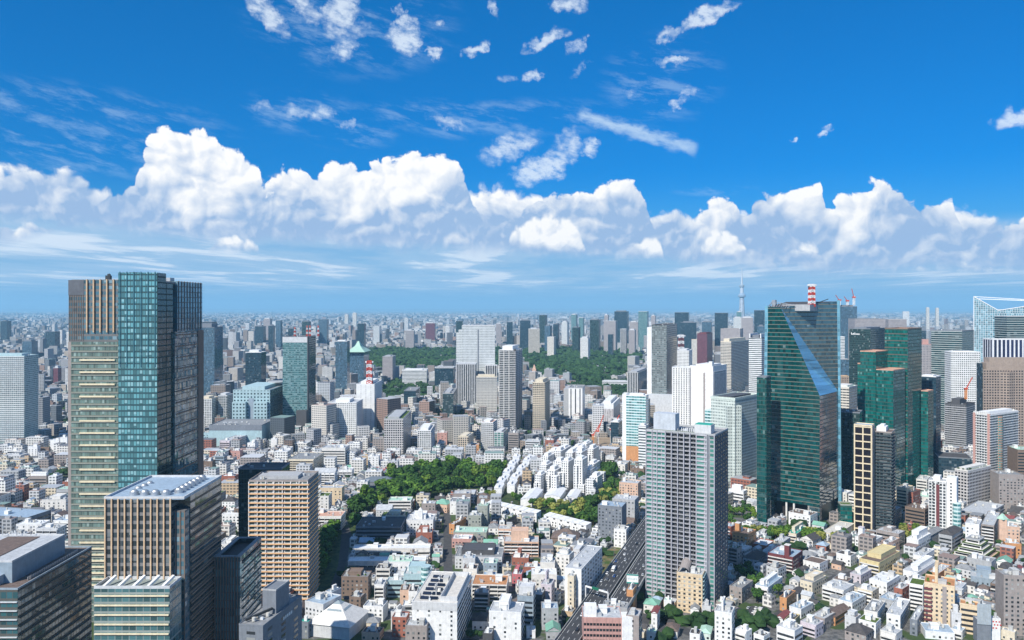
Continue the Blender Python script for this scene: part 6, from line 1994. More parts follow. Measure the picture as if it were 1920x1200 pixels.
def low_block(b, h, wall, roof, style, desc, rng, name='apartment_block', cat='building', settle=True, units=4, detail=True, upper=None):
    B = Bld(name, desc, cat, b, h, None, settle)
    wm = P[wall]
    B.walls(wm, top=False)
    if ':' in roof:
        k, r_ = roof.split(':')
        pitched(B, k, ROOFS[r_], h, wall=wm)
        units = 0
    else:
        rf = B.roof(ROOFS[roof], rng.uniform(.5, 1.1), wallmat=wm, t=.3)
    if style == 'w':
        windows(B, 0, h, rng, floor=3.1, bay=3.0 if detail else 4.4)
    elif style == 'b':
        fl = 3.0
        rail = rng.choice([wm, P['white'], P['offwhite']])
        me = balcony_mesh(B.w - .6, B.l, 1.2, 1.0, 'f', rail)
        z = fl
        while z < h - 1.5:
            put('balcony', me, B.root, (0, 0, z))
            z += fl
        n = max(1, int(B.w / 5.5))
        for k in range(n + 1):
            xx = B.x0 + .3 + (B.w - .6) * k / n
            if rng.random() < .8:
                B.part('divider', MB().box(xx - .12, B.y0 - 1.15, 0, xx + .12, B.y0 - .003, h - .3), wm)
        ribbons(B, 0, h, 3.0, 'f', .62)
        windows(B, 0, h, rng, sides='r', bay=3.4)
    elif style == 'r':
        ribbons(B, 0, h)
    elif style == 'rw':
        ribbons(B, 0, h, sides='r')
        windows(B, 0, h, rng, sides='f', bay=6.0, skip=.3)
    elif style == 'rf':
        ribbons(B, 0, h, sides='f')
        windows(B, 0, h, rng, sides='r', bay=5.0, skip=.3)
    elif style == 'wf':
        windows(B, 0, h, rng, sides='f')
    elif style == 'f':
        pass
    if upper:
        fr, hh, um = upper                           # a set-back storey on the roof
        q = B.w * fr
        B.part('upper_storey', MB().box(B.x0 + q * .4, B.y0 + B.l * .25, h + .15, B.x1 - q * .6, B.y1 - .8, h + hh), P[um or wall])
        B.part('upper_roof', MB().frame(B.x0 + q * .4 - .1, B.y0 + B.l * .25 - .1, B.x1 - q * .6 + .1, B.y1 - .7, .3, h + hh - .2, h + hh + .5), P[um or wall])
    if units:
        roof_things(B, rng, h + .12, units, parent=rf)
    occupy(b, 1.0)
    return B


# l, c, r : left end, nearest corner, right end; top row at that corner; ground row there (or minus the distance); turn; wall; roof; style; look; storey extras
LOW = [
    # left of the hotel tower
    (52, 70, 72, 838, 861, 0, 'white', 'light', 'wf', 'white blank-ended slab', {}), (94, 111, 113, 826, 850, 0, 'white', 'white', 'f', 'plain white slab, left of a pair', {}),
    (113, 126, 128, 821, 850, 0, 'white', 'white', 'f', 'plain white slab, right of a pair', {}), (26, 70, 76, 876, 888, 0, 'orange', 'light', 'w', 'long tan brick block with pale flat roof', {}),
    (-10, 20, 24, 872, 888, 0, 'brick', 'light', 'w', 'brown brick block', {}), (55, 87, 93, 893, 919, 0, 'taupe', 'white', 'rf', 'grey-brown block with white striped top storeys', dict(upper=(.1, 4, 'white'))),
    (12, 38, 42, 906, 918, 0, 'lightgrey', 'light', 'w', 'pale grey two-storey block', {}), (117, 134, 137, 904, 922, 0, 'brick', 'light', 'w', 'red brick block with white roof', {}),
    (87, 132, 136, 936, 962, 0, 'palegreen', 'light', 'b', 'pale green apartments with red-brown columns', dict(red=1)), (97, 117, 133, 968, 994, 0, 'white', 'gable:brown', 'w', 'white gabled block with dark brown roof', {}),
    (5, 58, 62, 950, 962, -18, 'white', 'white', 'r', 'long white block with blue glass strip', {}), (49, 60, 61, 938, 954, 0, 'white', 'gable:blue', 'f', 'small white tower with blue cap', {}),
    (-60, 50, 96, 972, 1010, 12, 'slate', 'blue', 'r', 'large dark half-built hall with slanting blue-grey roof', dict(units=8)), (35, 58, 62, 905, 925, 0, 'grey', 'light', 'b', 'grey balcony block', {}),
    (0, 20, 24, 925, 942, 0, 'grey', 'grey', 'w', 'shaded grey block', {}), (88, 108, 112, 917, 926, 0, 'brown', 'hip:dark', 'w', 'dark tile-roofed house', {}), (70, 92, 95, 840, 858, 0, 'brown', 'grey', 'w', 'brown block with white stair', {}),
    (14, 40, 42, 846, 862, 0, 'white', 'light', 'b', 'white terraced apartment block', {}), (104, 124, 127, 856, 868, 0, 'taupe', 'hip:dark', 'w', 'dark hip-roofed house', {}), (62, 90, 93, 860, 872, 0, 'offwhite', 'blue', 'w', 'cream hall with blue-white roof', {}),
    # behind the fin-fronted block and the apricot tower
    (412, 431, 465, 827, 848, 8, 'lilac', 'light', 'b', 'pale lilac apartment slab running back', dict(long=1)), (464, 478, 489, 831, 857, 6, 'white', 'light', 'w', 'white slim block with small windows', {}),
    (541, 588, 607, 862, 898, 2, 'cream', 'grey', 'b', 'cream balcony apartment block with grey side', dict(long=1, units=6)), (603, 647, 656, 841, 878, 2, 'offwhite', 'light', 'r', 'white apartment block with pale blue window strips', dict(units=6)),
    (586, 641, 646, 916, 950, 0, 'sand', 'light', 'w', 'sand-coloured block with square windows', dict(units=7)), (588, 640, 648, 969, 994, 0, 'offwhite', 'salmon', 'b', 'white balcony block with salmon roof rim', dict(units=6)),
    (589, 628, 633, 886, 912, 0, 'white', 'gable:light', 'b', 'white slanted terrace block', {}), (414, 440, 447, 894, 924, 4, 'brick', 'white', 'w', 'red brick block with white roof', dict(units=3)),
    (416, 440, 448, 940, 962, 2, 'white', 'hip:dark', 'w', 'white block with dark mansard roof', {}), (416, 449, 452, 965, 996, 2, 'white', 'light', 'w', 'white block with many small square windows', {}),
    (506, 519, 524, 880, 900, 0, 'dark', 'dark', 'f', 'dark grey box', {}), (513, 538, 541, 870, 884, 0, 'rose', 'light', 'w', 'low red block', {}), (380, 397, 403, 812, 836, 0, 'aqua', 'grey', 'w', 'small aqua block', {}),
    (579, 604, 610, 845, 860, 0, 'dark', 'grey', 'wf', 'low black-fronted block', {}), (508, 519, 521, 823, 845, 0, 'white', 'light', 'f', 'blank white slab', {}), (516, 524, 526, 838, 850, 0, 'brick', 'light', 'w', 'brick and white small block', {}),
    (432, 450, 456, 846, 868, 0, 'pink', 'light', 'w', 'pink-white block with brick foot', {}), (380, 398, 404, 866, 892, 0, 'brown', 'grey', 'w', 'brown shaded block', {}), (403, 420, 428, 856, 886, 0, 'bluegrey', 'grey', 'r', 'blue-grey glazed block', {}),
    (525, 545, 550, 841, 858, 0, 'white', 'light', 'b', 'white balcony block with dark slots', {}), (653, 670, 690, 846, 868, 14, 'grey', 'hip:grey', 'r', 'grey office with big sloping roof', {}), (634, 660, 664, 882, 898, 0, 'white', 'light', 'b', 'white stepped apartment block', {}),
    (690, 710, 716, 856, 882, 0, 'white', 'white', 'w', 'white stepped tower block', {}), (704, 724, 740, 880, 890, 0, 'rose', 'salmon', 'w', 'low pink-red roofed block', {}), (830, 856, 859, 846, 862, 0, 'cream', 'light', 'b', 'cream low balcony block', {}),
    (880, 898, 903, 834, 852, 0, 'orange', 'light', 'w', 'orange-tan block', {}), (820, 838, 842, 812, 834, 0, 'pink', 'light', 'w', 'pink small tower', {}), (985, 1012, 1020, 828, 850, 10, 'lightgrey', 'light', 'r', 'grey-white round-cornered office', {}),
    (1022, 1038, 1046, 826, 846, 10, 'brick', 'light', 'w', 'bright red-orange block', {}), (1044, 1054, 1060, 826, 842, 10, 'pink', 'light', 'w', 'pink brick block beside the red-orange one', {}), (953, 972, 988, 812, 850, 10, 'taupe', 'grey', 'r', 'grey sloped-roof block at the balcony tower foot', {}),
    # the band of blocks before the wooded park
    (667, 752, 763, 989, 1017, 0, 'slate', 'dark', 'r', 'long shade-toned slate three-storey apartments', dict(units=6)), (661, 806, 814, 1029, 1047, -2, 'offwhite', 'white', 'b', 'long white slab with pitched pale roof, upper of two', dict(dep=13, units=3)),  # slate apartments: tower shadow put into the wall and roof colour
    (652, 798, 806, 1052, 1072, -2, 'offwhite', 'white', 'b', 'long white slab with pale roof, lower of two', dict(dep=13, units=3)), (780, 810, 814, 1000, 1019, 0, 'brick', 'light', 'w', 'red brick house block with stepped roof', dict(upper=(.4, 4, 'brick'))),
    (762, 812, 818, 976, 1004, 0, 'white', 'light', 'w', 'white apartments with pointed stair tower', dict(upper=(.5, 4, 'white'), spire=1)), (790, 816, 819, 945, 968, 0, 'taupe', 'light', 'w', 'grey-brown cube block', {}),
    (813, 838, 856, 946, 962, 20, 'peach', 'hip:green', 'w', 'peach house with copper-green roof', {}), (672, 696, 710, 968, 988, 0, 'offwhite', 'light', 'w', 'beige curved-front block', {}), (705, 734, 741, 956, 974, 0, 'lightgrey', 'gable:light', 'w', 'grey-beige block with slanting roof', {}),
    (715, 762, 766, 968, 982, 0, 'greygreen', 'turf', 'w', 'low planted-roof terrace', {}), (640, 690, 697, 1083, 1124, 2, 'brown', 'grey', 'w', 'brown stepped apartments with planted roof', dict(garden=1, upper=(.5, 3, 'brown'))),
    (757, 806, 824, 1078, 1120, 0, 'aqua', 'light', 'r', 'pale aqua stepped apartments with glass drum', dict(drum=1, units=6, upper=(.4, 5, 'aqua'))), (726, 756, 757, 1090, 1120, 0, 'aqua', 'light', 'r', 'lower pale aqua wing', dict(units=3)),
    (702, 720, 726, 1098, 1131, 0, 'white', 'light', 'b', 'narrow white block with curved stair balconies', {}), (773, 857, 899, 1132, -535, 6, 'white', 'offwhite', 'rw', 'big white office with solar panels on its roof', dict(long=1, solar=1, band=1, units=7)),
    (681, 718, 727, 1140, 1166, 8, 'white', 'light', 'wf', 'white block with recessed roof terrace', {}), (655, 676, 686, 1122, 1155, 12, 'brown', 'grey', 'w', 'dark brown narrow block', {}), (636, 650, 654, 1142, 1180, 10, 'offwhite', 'light', 'w', 'small cluttered white block', {}),
    (572, 606, 640, 1135, 1185, 26, 'lightgrey', 'blue', 'w', 'pale shaded apartments with curved balconies', dict(long=1, units=6)), (610, 622, 640, 1112, 1150, 28, 'lightgrey', 'blue', 'w', 'pale shaded slab behind the curved balconies', dict(long=1)),
    (448, 493, 566, 1175, -400, 11, 'slate', 'grey', 'w', 'slate grey office with penthouse at the bottom edge', dict(long=1, units=9, sign=1, pent=1)), (560, 578, 585, 1168, -556, 12, 'teal' if False else 'slate', 'teal', 'w', 'low block with teal striped awnings', {}),
    (678, 712, 720, 1192, -552, 8, 'peach', 'dark', 'w', 'peach tiled block with dark roof bay', {}), (760, 800, 806, 1176, -530, 4, 'taupe', 'light', 'wf', 'taupe tiled block with round windows', {}), (735, 762, 768, 1160, 1195, 5, 'brick', 'light', 'w', 'brick and white narrow block', {}),
    (766, 782, 786, 1110, 1140, 0, 'white', 'dark', 'w', 'white narrow house with solar roof', {}), (750, 766, 772, 1108, 1138, 0, 'peach', 'brown', 'w', 'peach block with roof stair', {}), (733, 745, 765, 1150, 1182, 18, 'lightgrey', 'light', 'w', 'grey block with roof fans', dict(units=8)),
    # centre, before the white terraces
    (850, 912, 916, 1000, 1018, 4, 'greygreen', 'mint', 'w', 'grey-green wing with pale mint roof', {}), (896, 914, 925, 949, 992, 8, 'greygreen', 'mint', 'wf', 'tall grey-green slab with mint roof light', {}), (878, 902, 906, 968, 999, 4, 'greygreen', 'light', 'w', 'stepped grey-green terrace', {}),
    (842, 852, 874, 985, 1002, 22, 'orange', 'light', 'w', 'long brick-sided hall with two pale roof strips', dict(long=1)), (936, 951, 969, 975, 990, 30, 'dark', 'turf', 'w', 'dark low block with two grass roofs', {}), (945, 1010, 1013, 1018, 1044, 2, 'peach', 'light', 'b', 'salmon terraced apartments with stepped roof decks', dict(upper=(.5, 9, 'peach'), units=3)),
    (934, 966, 970, 993, 1014, 4, 'peach', 'light', 'b', 'salmon apartment wing behind the terraces', {}), (1033, 1084, 1090, 1011, 1028, 10, 'brown', 'hip:brown', 'w', 'dark timber temple-like house with broad roof', {}), (1036, 1050, 1066, 998, 1007, 25, 'white', 'dark', 'w', 'small white villa with dark flat roof', {}),
    (1010, 1026, 1030, 980, 992, 10, 'white', 'light', 'w', 'small white cube house', {}), (853, 941, 945, 1046, 1068, 3, 'lightgrey', 'grey', 'w', 'pale stone office with grey roof garden', dict(units=8, upper=(.3, 4, 'dark'))), (847, 884, 888, 1012, 1028, 4, 'pink', 'white', 'w', 'pink-rimmed low block', {}),
    (960, 991, 1000, 1048, 1060, 6, 'brick', 'white', 'w', 'brick building with chimney and white roof', dict(upper=(.8, 6, 'brick'))), (981, 1013, 1016, 1066, 1080, 6, 'brick', 'light', 'w', 'dark red brick block with pale roof', {}), (1013, 1040, 1043, 1056, 1092, 6, 'offwhite', 'light', 'w', 'cream tiled narrow apartment block', {}),
    (862, 906, 910, 1090, 1105, 2, 'cream', 'offwhite', 'wf', 'beige low hall with flat concrete roof', {}), (905, 930, 933, 1082, 1102, 2, 'cream', 'blue', 'w', 'cream block with blue-white roof', {}), (885, 950, 955, 1098, 1128, 4, 'offwhite', 'orange', 'b', 'white apartments with teal windows and terracotta roof', {}),
    (868, 894, 898, 1068, 1090, 4, 'offwhite', 'brown', 'wf', 'cream gabled hall', {}), (906, 932, 936, 1058, 1080, 4, 'bluegrey', 'mint', 'w', 'blue-grey wedge-shaped block with mint roof', {}), (960, 978, 984, 1078, 1102, 8, 'rose', 'light', 'w', 'rose pink art house', dict(upper=(.6, 4, 'rose'))),
    (917, 977, 990, 1150, -546, 8, 'white', 'light', 'rw', 'white blank-fronted office with dark bands on its side', dict(units=8, upper=(.7, 6, 'white'))), (970, 1000, 1014, 1120, -578, 10, 'bluegrey', 'grey', 'r', 'blue-grey office with open frame on its roof', dict(units=6, upper=(.1, 6, 'lightgrey'))), (1000, 1016, 1028, 1117, -592, 14, 'dark', 'light', 'r', 'black glass narrow office', dict(units=3)),
    (1014, 1034, 1047, 1098, -606, 14, 'lilac', 'light', 'w', 'pale lilac slim block with stair landings', dict(upper=(.9, 8, 'lilac'))), (1059, 1090, 1129, 1069, 1148, 21, 'white', 'light', 'w', 'long white block beside the expressway', dict(long=1, units=6)), (1064, 1076, 1090, 1082, 1152, 21, 'cream', 'light', 'w', 'narrow wedge-fronted cream block', {}),
    (905, 922, 926, 1190, -538, 8, 'dark', 'light', 'f', 'dark block with blue mural panel', {}),
    # expressway side and the grey towers' feet
    (1093, 1166, 1172, 1160, -520, 3, 'pink', 'light', 'rf', 'salmon-pink tiled office with white stair end', dict(units=9, whiteend=1)), (1174, 1198, 1224, 1158, -518, 18, 'taupe', 'light', 'rw', 'dark grey office with open stair', dict(dep=17, units=9)), (1130, 1176, 1190, 1142, -545, 12, 'grey', 'grey', 'w', 'grey roof deck block behind the salmon-pink office', dict(dep=11, units=9)),
    (1269, 1317, 1323, 1080, 1153, 22, 'sand', 'light', 'w', 'slim sand-coloured apartment block with arched roof canopy', dict(arch=1)), (1340, 1372, 1397, 1152, -545, 24, 'white', 'light', 'w', 'white bottom-edge block with tall roof box', dict(units=5, upper=(.9, 7, 'white'))), (1246, 1270, 1292, 1185, -556, 20, 'offwhite', 'hip:brown', 'w', 'brown steep-roofed house with dormers', {}),
    (1312, 1332, 1345, 1188, -552, 20, 'palegreen', 'hip:mint', 'w', 'house with large mint green roof', {}), (1221, 1232, 1240, 1150, -570, 20, 'white', 'gable:red', 'w', 'narrow house with steep maroon roof', {}), (1175, 1187, 1197, 1108, -600, 21, 'orange', 'light', 'f', 'orange brick pier block under the billboard', {}),
    (1121, 1166, 1193, 952, 1021, 21, 'slate', 'blue', 'wf', 'dark grey brick block with blue roof beside the expressway', dict(units=5)), (1151, 1174, 1180, 995, 1028, 21, 'white', 'light', 'w', 'small white block at the grey brick block foot', {}), (1161, 1196, 1212, 908, 950, 21, 'peach', 'light', 'wf', 'peach block with blank wall', dict(units=6)),
    (1148, 1190, 1210, 939, 985, 21, 'grey', 'light', 'w', 'grey shaded block behind the brick block', {}), (1183, 1208, 1214, 880, 900, 21, 'brown', 'brown', 'w', 'brown block with red roof balls', {}), (1151, 1172, 1188, 872, 891, 24, 'offwhite', 'light', 'w', 'cream low block', {}), (1135, 1152, 1160, 858, 874, 20, 'lightgrey', 'light', 'b', 'grey stepped block', {}),
    # right hand low district
    (1373, 1402, 1418, 1004, 1038, 38, 'orange', 'brown', 'w', 'orange brick apartments with square stair tower', dict(tower=1)), (1410, 1437, 1452, 1025, 1040, 38, 'brick', 'white', 'w', 'red brick block with white roof and black panel', {}), (1418, 1436, 1447, 1003, 1015, 38, 'white', 'light', 'w', 'white block before the trees', {}),
    (1474, 1493, 1514, 1003, 1018, 38, 'cream', 'teal', 'b', 'cream block with bright teal roof', dict(upper=(.7, 5, 'cream'))), (1440, 1487, 1505, 1046, 1078, 38, 'maroon', 'blue', 'b', 'dark maroon brick apartments with stair tower', dict(tower=1)), (1506, 1537, 1552, 1058, 1076, 38, 'white', 'brown', 'w', 'white block with brown flat roof', dict(units=0)),
    (1526, 1544, 1554, 1041, 1051, 38, 'lightgrey', 'light', 'w', 'pale grey cube house', {}), (1568, 1595, 1606, 1044, 1063, 38, 'white', 'dark', 'w', 'white block with black roof', dict(units=1)), (1559, 1577, 1584, 1060, 1070, 38, 'peach', 'gable:dark', 'w', 'pale pink gabled house', {}), (1547, 1560, 1569, 1020, 1030, 38, 'cream', 'gable:brown', 'w', 'cream house with brown roof', {}),
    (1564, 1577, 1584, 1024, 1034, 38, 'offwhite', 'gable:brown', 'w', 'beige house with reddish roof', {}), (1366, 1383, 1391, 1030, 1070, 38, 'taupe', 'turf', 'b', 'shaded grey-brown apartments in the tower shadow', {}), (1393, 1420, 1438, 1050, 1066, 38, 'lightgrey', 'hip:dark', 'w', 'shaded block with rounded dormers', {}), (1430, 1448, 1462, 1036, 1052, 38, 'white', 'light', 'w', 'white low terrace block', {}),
    (1452, 1470, 1482, 1016, 1034, 38, 'grey', 'light', 'w', 'grey flat-roofed house', {}), (1500, 1524, 1540, 1014, 1028, 38, 'offwhite', 'gable:dark', 'w', 'long dark-roofed house', {}), (1538, 1553, 1560, 1010, 1020, 38, 'lightgrey', 'light', 'w', 'pale grey block with roof deck', {}),
    (1416, 1440, 1467, 1103, 1122, 38, 'white', 'blue', 'b', 'white balcony block half in shadow', dict(upper=(.6, 3, 'white'))), (1480, 1497, 1503, 1091, 1107, 38, 'offwhite', 'gable:light', 'w', 'cream house with pale gable', {}), (1500, 1523, 1549, 1094, 1119, 38, 'cream', 'grey', 'w', 'cream apartments with grey roof', dict(upper=(.3, 3, 'cream'))),
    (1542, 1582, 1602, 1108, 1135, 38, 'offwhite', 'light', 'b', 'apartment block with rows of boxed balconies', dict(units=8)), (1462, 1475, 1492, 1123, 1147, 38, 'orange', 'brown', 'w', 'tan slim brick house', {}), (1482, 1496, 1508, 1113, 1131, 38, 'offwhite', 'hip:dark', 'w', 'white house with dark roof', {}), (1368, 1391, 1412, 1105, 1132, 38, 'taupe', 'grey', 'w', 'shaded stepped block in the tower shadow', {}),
    (1543, 1566, 1593, 1157, 1174, 38, 'orange', 'gable:brown', 'r', 'wide brown-roofed timber hall', {}), (1480, 1502, 1525, 1144, 1160, 38, 'white', 'blue', 'w', 'low white block with pale blue roof', {}), (1501, 1530, 1544, 1174, 1197, 38, 'lilac', 'light', 'b', 'grey-lilac balcony apartments', {}), (1520, 1546, 1566, 1162, 1184, 38, 'taupe', 'light', 'w', 'grey-brown block with flat pale roof', {}),
    (1471, 1486, 1500, 1167, 1184, 38, 'yellow', 'dark', 'w', 'yellow house with black roof', {}), (1455, 1468, 1482, 1160, 1178, 38, 'white', 'gable:red', 'w', 'white house with pink-red roof and solar panel', {}), (1572, 1598, 1624, 1132, 1152, 38, 'white', 'blue', 'w', 'white block with roof planters', {}),
    (1612, 1649, 1687, 1056, 1083, 38, 'yellow', 'brown', 'b', 'yellow-beige terraced apartments with flat brown roof', dict(upper=(.3, 4, 'yellow'))), (1603, 1640, 1655, 1014, 1037, 38, 'white', 'light', 'w', 'white block with purple-capped stair tower', dict(tower=1)), (1653, 1670, 1687, 1019, 1041, 38, 'peach', 'light', 'b', 'pale pink balcony block', {}),
    (1693, 1720, 1757, 1075, 1096, 38, 'white', 'light', 'w', 'long white block with grey roof boxes', dict(upper=(.5, 3, 'white'))), (1740, 1760, 1784, 1077, 1090, 38, 'orange', 'light', 'w', 'terracotta block with pale flat roof', dict(units=5)), (1712, 1730, 1752, 1044, 1064, 38, 'white', 'light', 'b', 'white stepped balcony block', {}),
    (1700, 1722, 1745, 1014, 1040, 38, 'white', 'white', 'w', 'bright white stepped cluster', dict(upper=(.4, 6, 'white'))), (1733, 1790, 1850, 1102, 1180, 30, 'sand', 'orange', 'wf', 'sand-yellow apartments with terracotta roof garden', dict(garden=1, upper=(1.1, 12, 'sand'), units=3, bands=1)), (1800, 1834, 1870, 1138, 1192, 30, 'sand', 'orange', 'rf', 'lower sand-yellow wing with terracotta roof', dict(garden=1, units=2)),
    (1882, 1925, 0, 1082, -560, 8, 'taupe', 'grey', 'wf', 'brown-grey tower block at the right edge', dict(dep=16)), (1705, 1731, 1736, 1099, 1148, 34, 'white', 'turf', 'b', 'narrow white block with green roof', dict(units=0)), (1676, 1692, 1706, 1106, 1134, 38, 'brick', 'light', 'w', 'red brick slim block', {}),
    (1594, 1614, 1634, 1080, 1096, 38, 'lilac', 'light', 'w', 'pale lilac house', dict(upper=(.5, 3, 'white'))), (1630, 1663, 1687, 1094, 1122, 38, 'white', 'white', 'w', 'white block with blue-white roof', {}), (1608, 1636, 1648, 1110, 1136, 38, 'cream', 'light', 'b', 'beige block with light grey roof', {}),
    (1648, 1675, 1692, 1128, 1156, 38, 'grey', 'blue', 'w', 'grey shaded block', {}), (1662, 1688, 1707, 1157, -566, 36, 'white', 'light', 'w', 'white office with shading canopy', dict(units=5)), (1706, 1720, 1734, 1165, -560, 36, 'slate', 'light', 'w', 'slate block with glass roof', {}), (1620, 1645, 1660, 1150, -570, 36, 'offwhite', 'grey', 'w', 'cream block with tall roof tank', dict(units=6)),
    (1735, 1790, 0, 1190, -552, 14, 'white', 'blue', 'wf', 'white hall with pale blue roof at the bottom edge', dict(dep=22)), (1784, 1803, 1816, 1152, -566, 20, 'lightgrey', 'light', 'w', 'pale grey narrow block', dict(upper=(.5, 5, 'lightgrey'))), (1832, 1858, 1862, 1166, -548, 10, 'slate', 'light', 'f', 'dark block carrying a pale steel screen', dict(screen=1)),
    (1858, 1876, 1882, 1162, -552, 10, 'white', 'light', 'f', 'white block with small red dots on its wall', dict(dots=1)), (1760, 1785, 1806, 1004, 1032, 38, 'grey', 'hip:dark', 'r', 'dark grey block with slanted window roof', {}), (1728, 1745, 1768, 1004, 1024, 38, 'grey', 'hip:grey', 'f', 'silver grey vaulted block', {}),
    (1810, 1836, 1841, 985, 1027, 36, 'white', 'light', 'w', 'white block with diagonal outside stair', {}), (1840, 1864, 1880, 987, 1024, 36, 'taupe', 'light', 'b', 'brown-grey apartments', {}), (1880, 1912, 1960, 990, 1030, 20, 'peach', 'light', 'w', 'salmon brick block with mint-capped turret', dict(turret=1)), (1885, 1915, 1960, 1022, 1048, 20, 'orange', 'light', 'w', 'long orange-brick slab', {}),
    (1820, 1875, 1915, 1090, 1110, 30, 'bluegrey', 'light', 'w', 'blue-grey low hall', dict(upper=(.5, 6, 'bluegrey'))), (1690, 1712, 1726, 925, 962, 38, 'brick', 'dark', 'w', 'dark red brick block in shadow', {}), (1681, 1700, 1712, 917, 962, 38, 'sand', 'grey', 'rf', 'tan stone block with green glass strip', {}), (1718, 1738, 1745, 901, 930, 36, 'offwhite', 'light', 'r', 'cream block with dark window strip', {}),
    (1873, 1920, 0, 892, 960, 8, 'taupe', 'grey', 'wf', 'blank grey stone block at the right edge', dict(dep=30)), (1908, 1960, 0, 845, 940, 8, 'brown', 'mint', 'r', 'brown block with mint cornice at the right edge', dict(dep=26)), (1700, 1712, 1722, 845, 868, 30, 'orange', 'light', 'w', 'small tan block beyond the emerald tower', {}),
    (1541, 1570, 1602, 1003, 1016, 40, 'cream', 'offwhite', 'f', 'low cream podium with pale terrace', dict(units=2)), (1800, 1850, 1886, 966, 986, 46, 'grey', 'light', 'r', 'long flat-roofed grey hall', dict(units=3)),
    (1366, 1394, 1401, 922, 950, 40, 'white', 'white', 'r', 'white ziggurat block below the pale green office', dict(upper=(.4, 5, 'white'))),
]


